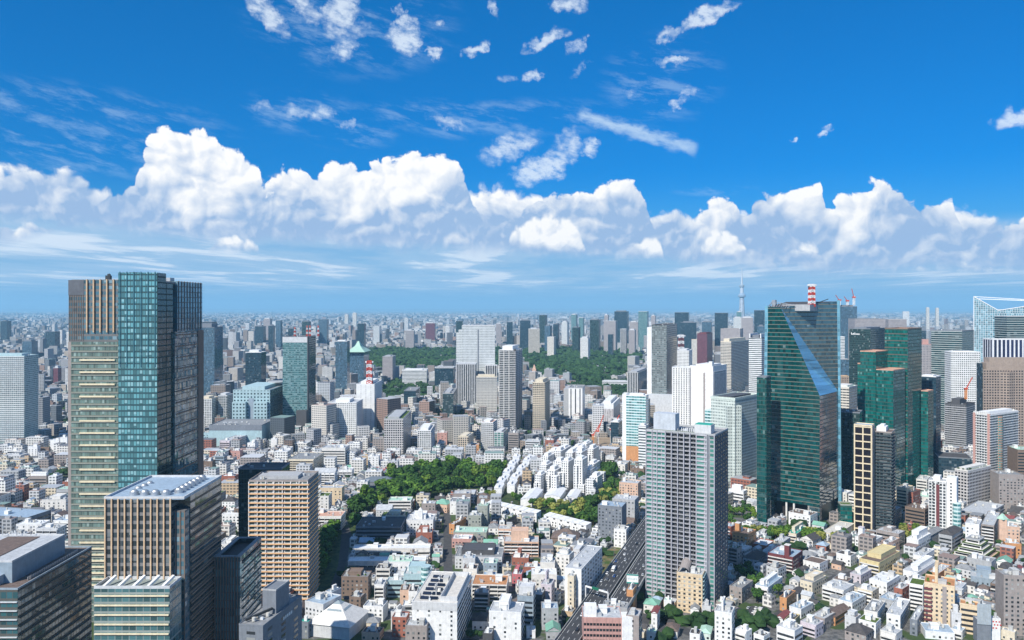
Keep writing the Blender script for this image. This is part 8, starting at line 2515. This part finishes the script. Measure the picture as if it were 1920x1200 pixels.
    structure(MB().face([(X(1095, depth(846)), depth(846), .01), (X(1160, depth(846)), depth(846), .01), (X(1150, depth(818)), depth(818), .01), (X(1100, depth(818)), depth(818), .01)]).build('building_site', plain('bare_earth', (.34, .26, .18), .95, grain=.35, scale=.1)))
    gp = ground_poly([(1128, 1080), (1130, 1035), (1165, 1020), (1172, 1030), (1140, 1078)])
    NO_CITY.append(gp)
    structure(MB().face([(x, y, .02) for x, y in gp]).build('vacant_lot', leaf_mat('weedy_lot', (.07, .12, .03, 1), (.26, .20, .11, 1), .12)))


def build_fill():
    """the rest of the low district: houses and small blocks on a street lattice, nearest and largest ones as houses of their own"""
    rng = random.Random(31)
    spots = []
    for (pa, pb, th, sp) in ((-220, 1040, 1, 17), (1040, 1345, 21, 17), (1345, 2160, 44, 16.5)):
        t = R(th)
        c, s_ = math.cos(t), math.sin(t)
        n = int(1700 / sp)
        for i in range(-n, n):
            for j in range(-n, n):
                gx, gy = i * sp, j * sp
                if j % 3 == 0:
                    gy += 0
                x = gx * c + gy * s_ + rng.uniform(-1.6, 1.6)
                y = -gx * s_ + gy * c + 900 + rng.uniform(-1.6, 1.6)
                if not 548 < y < 1300:
                    continue
                if i % 4 == 0 and rng.random() < .45:
                    continue                         # lanes
                px = X2(x, y)
                if not pa <= px < pb:
                    continue
                if px < 420 and y < 620 or px < 640 and y < 545:
                    continue
                spots.append((y, x, th, sp))
    spots.sort()
    large = []
    for (pa, pb, th, sp) in ((-220, 1040, 1, 31), (1040, 1345, 21, 31), (1345, 2160, 44, 29)):
        t = R(th)
        c, s_ = math.cos(t), math.sin(t)
        for i in range(-60, 60):
            for j in range(-60, 60):
                gx, gy = i * sp, j * sp
                x, y = gx * c + gy * s_ + rng.uniform(-4, 4), -gx * s_ + gy * c + 900 + rng.uniform(-4, 4)
                if 600 < y < 1290 and pa <= X2(x, y) < pb and not (X2(x, y) < 420 and y < 680) and rng.random() < .42:
                    large.append((y, x, th, sp))
    large.sort()
    spots = large + spots
    gaps = []
    for (pa, pb, th) in ((-220, 1040, 1), (1040, 1345, 21), (1345, 2160, 44)):
        t = R(th)
        c, s_ = math.cos(t), math.sin(t)
        for i in range(-110, 110):
            for j in range(-110, 110):
                gx, gy = i * 9.4, j * 9.4
                x, y = gx * c + gy * s_ + rng.uniform(-1.2, 1.2), -gx * s_ + gy * c + 900 + rng.uniform(-1.2, 1.2)
                px = X2(x, y)
                if 548 < y < 1250 and pa <= px < pb and not (px < 420 and y < 620 or px < 640 and y < 545) and rng.random() < .8:
                    gaps.append((y, x, th, 9.6))
    gaps.sort()
    spots += gaps
    rows, nh, nb = [], 0, 0
    for y, x, th, sp in spots:
        hs = sp * .42 if sp > 12 else 2.0
        if any(inside(p, x + ax, y + ay) for p in NO_CITY for ax, ay in ((0, 0), (hs, hs), (-hs, hs), (hs, -hs), (-hs, -hs))):
            continue
        r_ = rng.random()
        w_, l_ = rng.uniform(.56, .92) * sp, rng.uniform(.46 if sp > 25 else .56, .74 if sp > 25 else .92) * sp
        if not free(x, y, max(w_, l_) * .48):
            continue
        if -25 < X2(x, y) < 1945 and r_ < (.0 if sp > 25 else .09 if sp > 12 else .2) and y < 1150:
            k = rng.choice([0, 1, 2, 3, 4, 7])
            tree(x, y, rng.uniform(.55, .95), k, rng)
            continue
        b = RBox(x, y, th + rng.uniform(-3, 3), w_, l_)
        wall = rng.choice(['white'] * 5 + ['offwhite'] * 4 + ['cream'] * 2 + ['lightgrey'] * 4 + ['grey'] * 3 + ['taupe'] * 3 + ['cream', 'tan', 'brown', 'offwhite', 'brick', 'white'])
        if sp < 25 and rng.random() < (.46 if x > 180 else .30):
            roof = rng.choice(['gable:', 'hip:', 'gable:']) + rng.choice(['dark', 'grey', 'brown', 'dark', 'grey', 'light', 'red', 'blue', 'green'])
            h = rng.uniform(5.0, 7.6)
            st = rng.choice(['two-storey', 'small', 'compact'])
            desc = f"{st} {COLW[wall]} house with {ROOFW[roof.split(':')[1]]} {roof.split(':')[0]} roof"
            if -25 < X2(x, y) < 1945 and nh < (200 if sp > 12 else 262):
                nh += 1
                low_block(b, h, wall, roof, 'w', desc, rng, 'house', 'house', True, 0, y < 760)
                continue
        else:
            roof = rng.choice(['grey', 'light', 'light', 'white', 'blue', 'grey', 'brown', 'dark', 'mint', 'turf'])
            h = rng.choice([6.5, 9.5, 9.5, 12.5, 12.5, 15.5, 18.5, 22]) * rng.uniform(.92, 1.06)
            if y < 720 and x > 150:
                h = min(h, 10.2 if sp < 25 else 13)
            elif sp > 25:
                h = max(h, rng.uniform(10, 24))
            if sp < 12:
                h = min(h, rng.uniform(5, 9.8))
            nst = ['two', 'three', 'four', 'five', 'six', 'seven', 'eight'][max(0, min(6, round(h / 3.1) - 2))]
            desc = f"{COLW[wall]} {nst}-storey block with {ROOFW[roof]} flat roof"
            if -25 < X2(x, y) < 1945 and nb < (60 if sp > 25 else 125 if sp > 12 else 150):
                nb += 1
                low_block(b, h, wall, roof, rng.choice(['w', 'w', 'b', 'r']), desc, rng, 'apartment_block', 'building', True, (7 if sp > 25 else 4) if y < 900 else 3, y < 760, (rng.uniform(.3, .8), 3, None) if rng.random() < .3 and h > 9 else None)
                continue
        base = {'white': (.8, .8, .78), 'offwhite': (.72, .70, .66), 'cream': (.70, .62, .48), 'lightgrey': (.6, .61, .62), 'grey': (.42, .43, .44), 'peach': (.66, .45, .33), 'taupe': (.34, .3, .28), 'brick': (.34, .13, .09), 'tan': (.56, .42, .27), 'brown': (.22, .16, .125), 'lilac': (.62, .56, .6)}[wall]
        rows.append((x, y, -R(b.th), w_, l_, h, base, rng.choice(FAR_ROOFS), 0.0))
        if rng.random() < .7:
            rows.append((x + rng.uniform(-.2, .2) * w_, y + rng.uniform(-.2, .2) * l_, -R(b.th), w_ * rng.uniform(.25, .5), l_ * .4, rng.uniform(1.8, 3.6), base, rng.choice(FAR_ROOFS), h))
        occupy(b, .5)
    if rows:
        o = boxes_mesh('low_rise_district', rows, FAR_MAT)
        o['kind'], o['label'], o['category'] = 'stuff', 'tightly packed pale low buildings between the towers', 'low-rise district'


COLW = {'white': 'white', 'offwhite': 'off-white', 'cream': 'cream', 'lightgrey': 'pale grey', 'grey': 'grey', 'peach': 'peach', 'taupe': 'grey-brown', 'brick': 'brick red', 'tan': 'tan', 'brown': 'brown', 'lilac': 'pale lilac'}
ROOFW = {'grey': 'grey', 'light': 'light grey', 'white': 'white', 'dark': 'black', 'brown': 'brown', 'red': 'maroon', 'green': 'copper-green', 'mint': 'mint', 'turf': 'grassed', 'blue': 'blue-grey'}

# ------------------------------------------------------------------ put it all up
build_midtown()
build_east()
build_west()
build_orange_apartments()
build_balcony_tower()
build_faceted_tower()
build_emerald()
build_grid_tower()
build_crown_tower()
build_skytree()
build_mid()
build_road()
build_white_quarter()
build_low()
for pts in ([(648, 968), (700, 915), (760, 880), (850, 872), (950, 878), (972, 905), (940, 935), (900, 925), (850, 935), (800, 950), (720, 955), (690, 970), (660, 1005)],
            [(1128, 860), (1162, 898), (1172, 940), (1140, 995), (1105, 995), (1015, 980), (905, 935), (960, 925), (1010, 950), (1095, 950), (1126, 938), (1120, 885)],
            [(596, 1012), (642, 988), (634, 1060), (612, 1120), (588, 1104)], [(1366, 1000), (1440, 1001), (1590, 1008), (1560, 1026), (1400, 1014)]):
    structure(MB().face([(x, y, .03) for x, y in ground_poly(pts)]).build('park_ground', leaf_mat('undergrowth', (.02, .045, .012, 1), (.075, .10, .03, 1), .15)))
tree_group([(655, 965), (700, 920), (760, 888), (850, 878), (950, 884), (966, 905), (940, 930), (900, 920), (850, 930), (800, 945), (720, 950), (690, 965), (665, 1000)], 126, [0, 0, 2, 6, 1, 3, 4, 7, 2], (1.35, 2.15), 1, 5.2)
tree_group([(1130, 865), (1160, 900), (1168, 938), (1140, 990), (1110, 990), (1098, 955), (1128, 938), (1124, 885)], 34, [0, 2, 6, 0, 1, 5], (1.2, 1.8), 2, 5.2)
tree_group([(905, 932), (960, 925), (1010, 952), (1100, 955), (1125, 985), (1105, 990), (1020, 975), (960, 952)], 26, [0, 1, 2, 5, 5, 1], (.8, 1.25), 3, 5)
tree_group([(1000, 950), (1060, 948), (1125, 944), (1160, 962), (1120, 996), (1060, 976), (1010, 962)], 26, [0, 2, 6, 5, 5, 1], (1.1, 1.6), 21, 4.6)
tree_group([(598, 1012), (640, 990), (634, 1060), (612, 1118), (590, 1100)], 24, [0, 2, 1, 3], (1.1, 1.5), 4, 5)
tree_group([(1368, 1000), (1440, 1003), (1550, 1008), (1590, 1012), (1560, 1022), (1480, 1019), (1400, 1012)], 34, [1, 3, 4, 5, 0, 1], (.95, 1.35), 5, 4)
tree_group([(1366, 960), (1420, 962), (1418, 985), (1368, 990)], 10, [3, 4, 0], (.8, 1.1), 6, 4)
tree_group([(1690, 1000), (1722, 996), (1722, 1014), (1694, 1018)], 8, [4, 5, 4], (.9, 1.2), 7, 4)
tree_group([(1374, 1085), (1400, 1070), (1450, 1092), (1472, 1118), (1430, 1132), (1390, 1128)], 12, [0, 2, 6, 1], (.8, 1.1), 8, 5)
tree_group([(92, 895), (133, 885), (133, 912), (105, 916)], 8, [0, 1, 4], (1.0, 1.5), 9, 5)
tree_group([(412, 1000), (446, 990), (446, 1015), (418, 1018)], 5, [0, 1], (.9, 1.2), 10, 4)
tree_group([(1226, 1158), (1266, 1154), (1264, 1172), (1228, 1176)], 6, [1, 0, 3, 4], (.8, 1.1), 31, 3.5)
tree_group([(1288, 1166), (1340, 1162), (1340, 1174), (1290, 1178)], 7, [1, 4, 0, 1], (.6, .85), 32, 3.2)
tree_group([(1390, 1170), (1440, 1165), (1455, 1195), (1400, 1199)], 9, [1, 3, 4, 0], (.8, 1.1), 11, 4)
build_fill()
build_far_city()
city_spots = build_city_trees()
wood_leaf = leaf_mat('wood_leaf', (0.014, 0.040, 0.013, 1), (0.038, 0.088, 0.022, 1), .03)
build_wood('palace_wood', [PALACE_WOOD], 2600, (9, 17), (13, 24), wood_leaf, 'broad dark green wood of the palace park in the middle distance', 3)
build_wood('small_wood', [SOUTH_WOOD, SHRINE_WOOD], 330, (6, 11), (9, 15), wood_leaf, 'belt of dark trees between offices below the palace wood', 5)
build_wood('city_trees', [], 0, (4, 9), (7, 13), wood_leaf, 'scattered trees and small gardens among the far low buildings', 8, city_spots + MORE_TREES)
settle_labels()
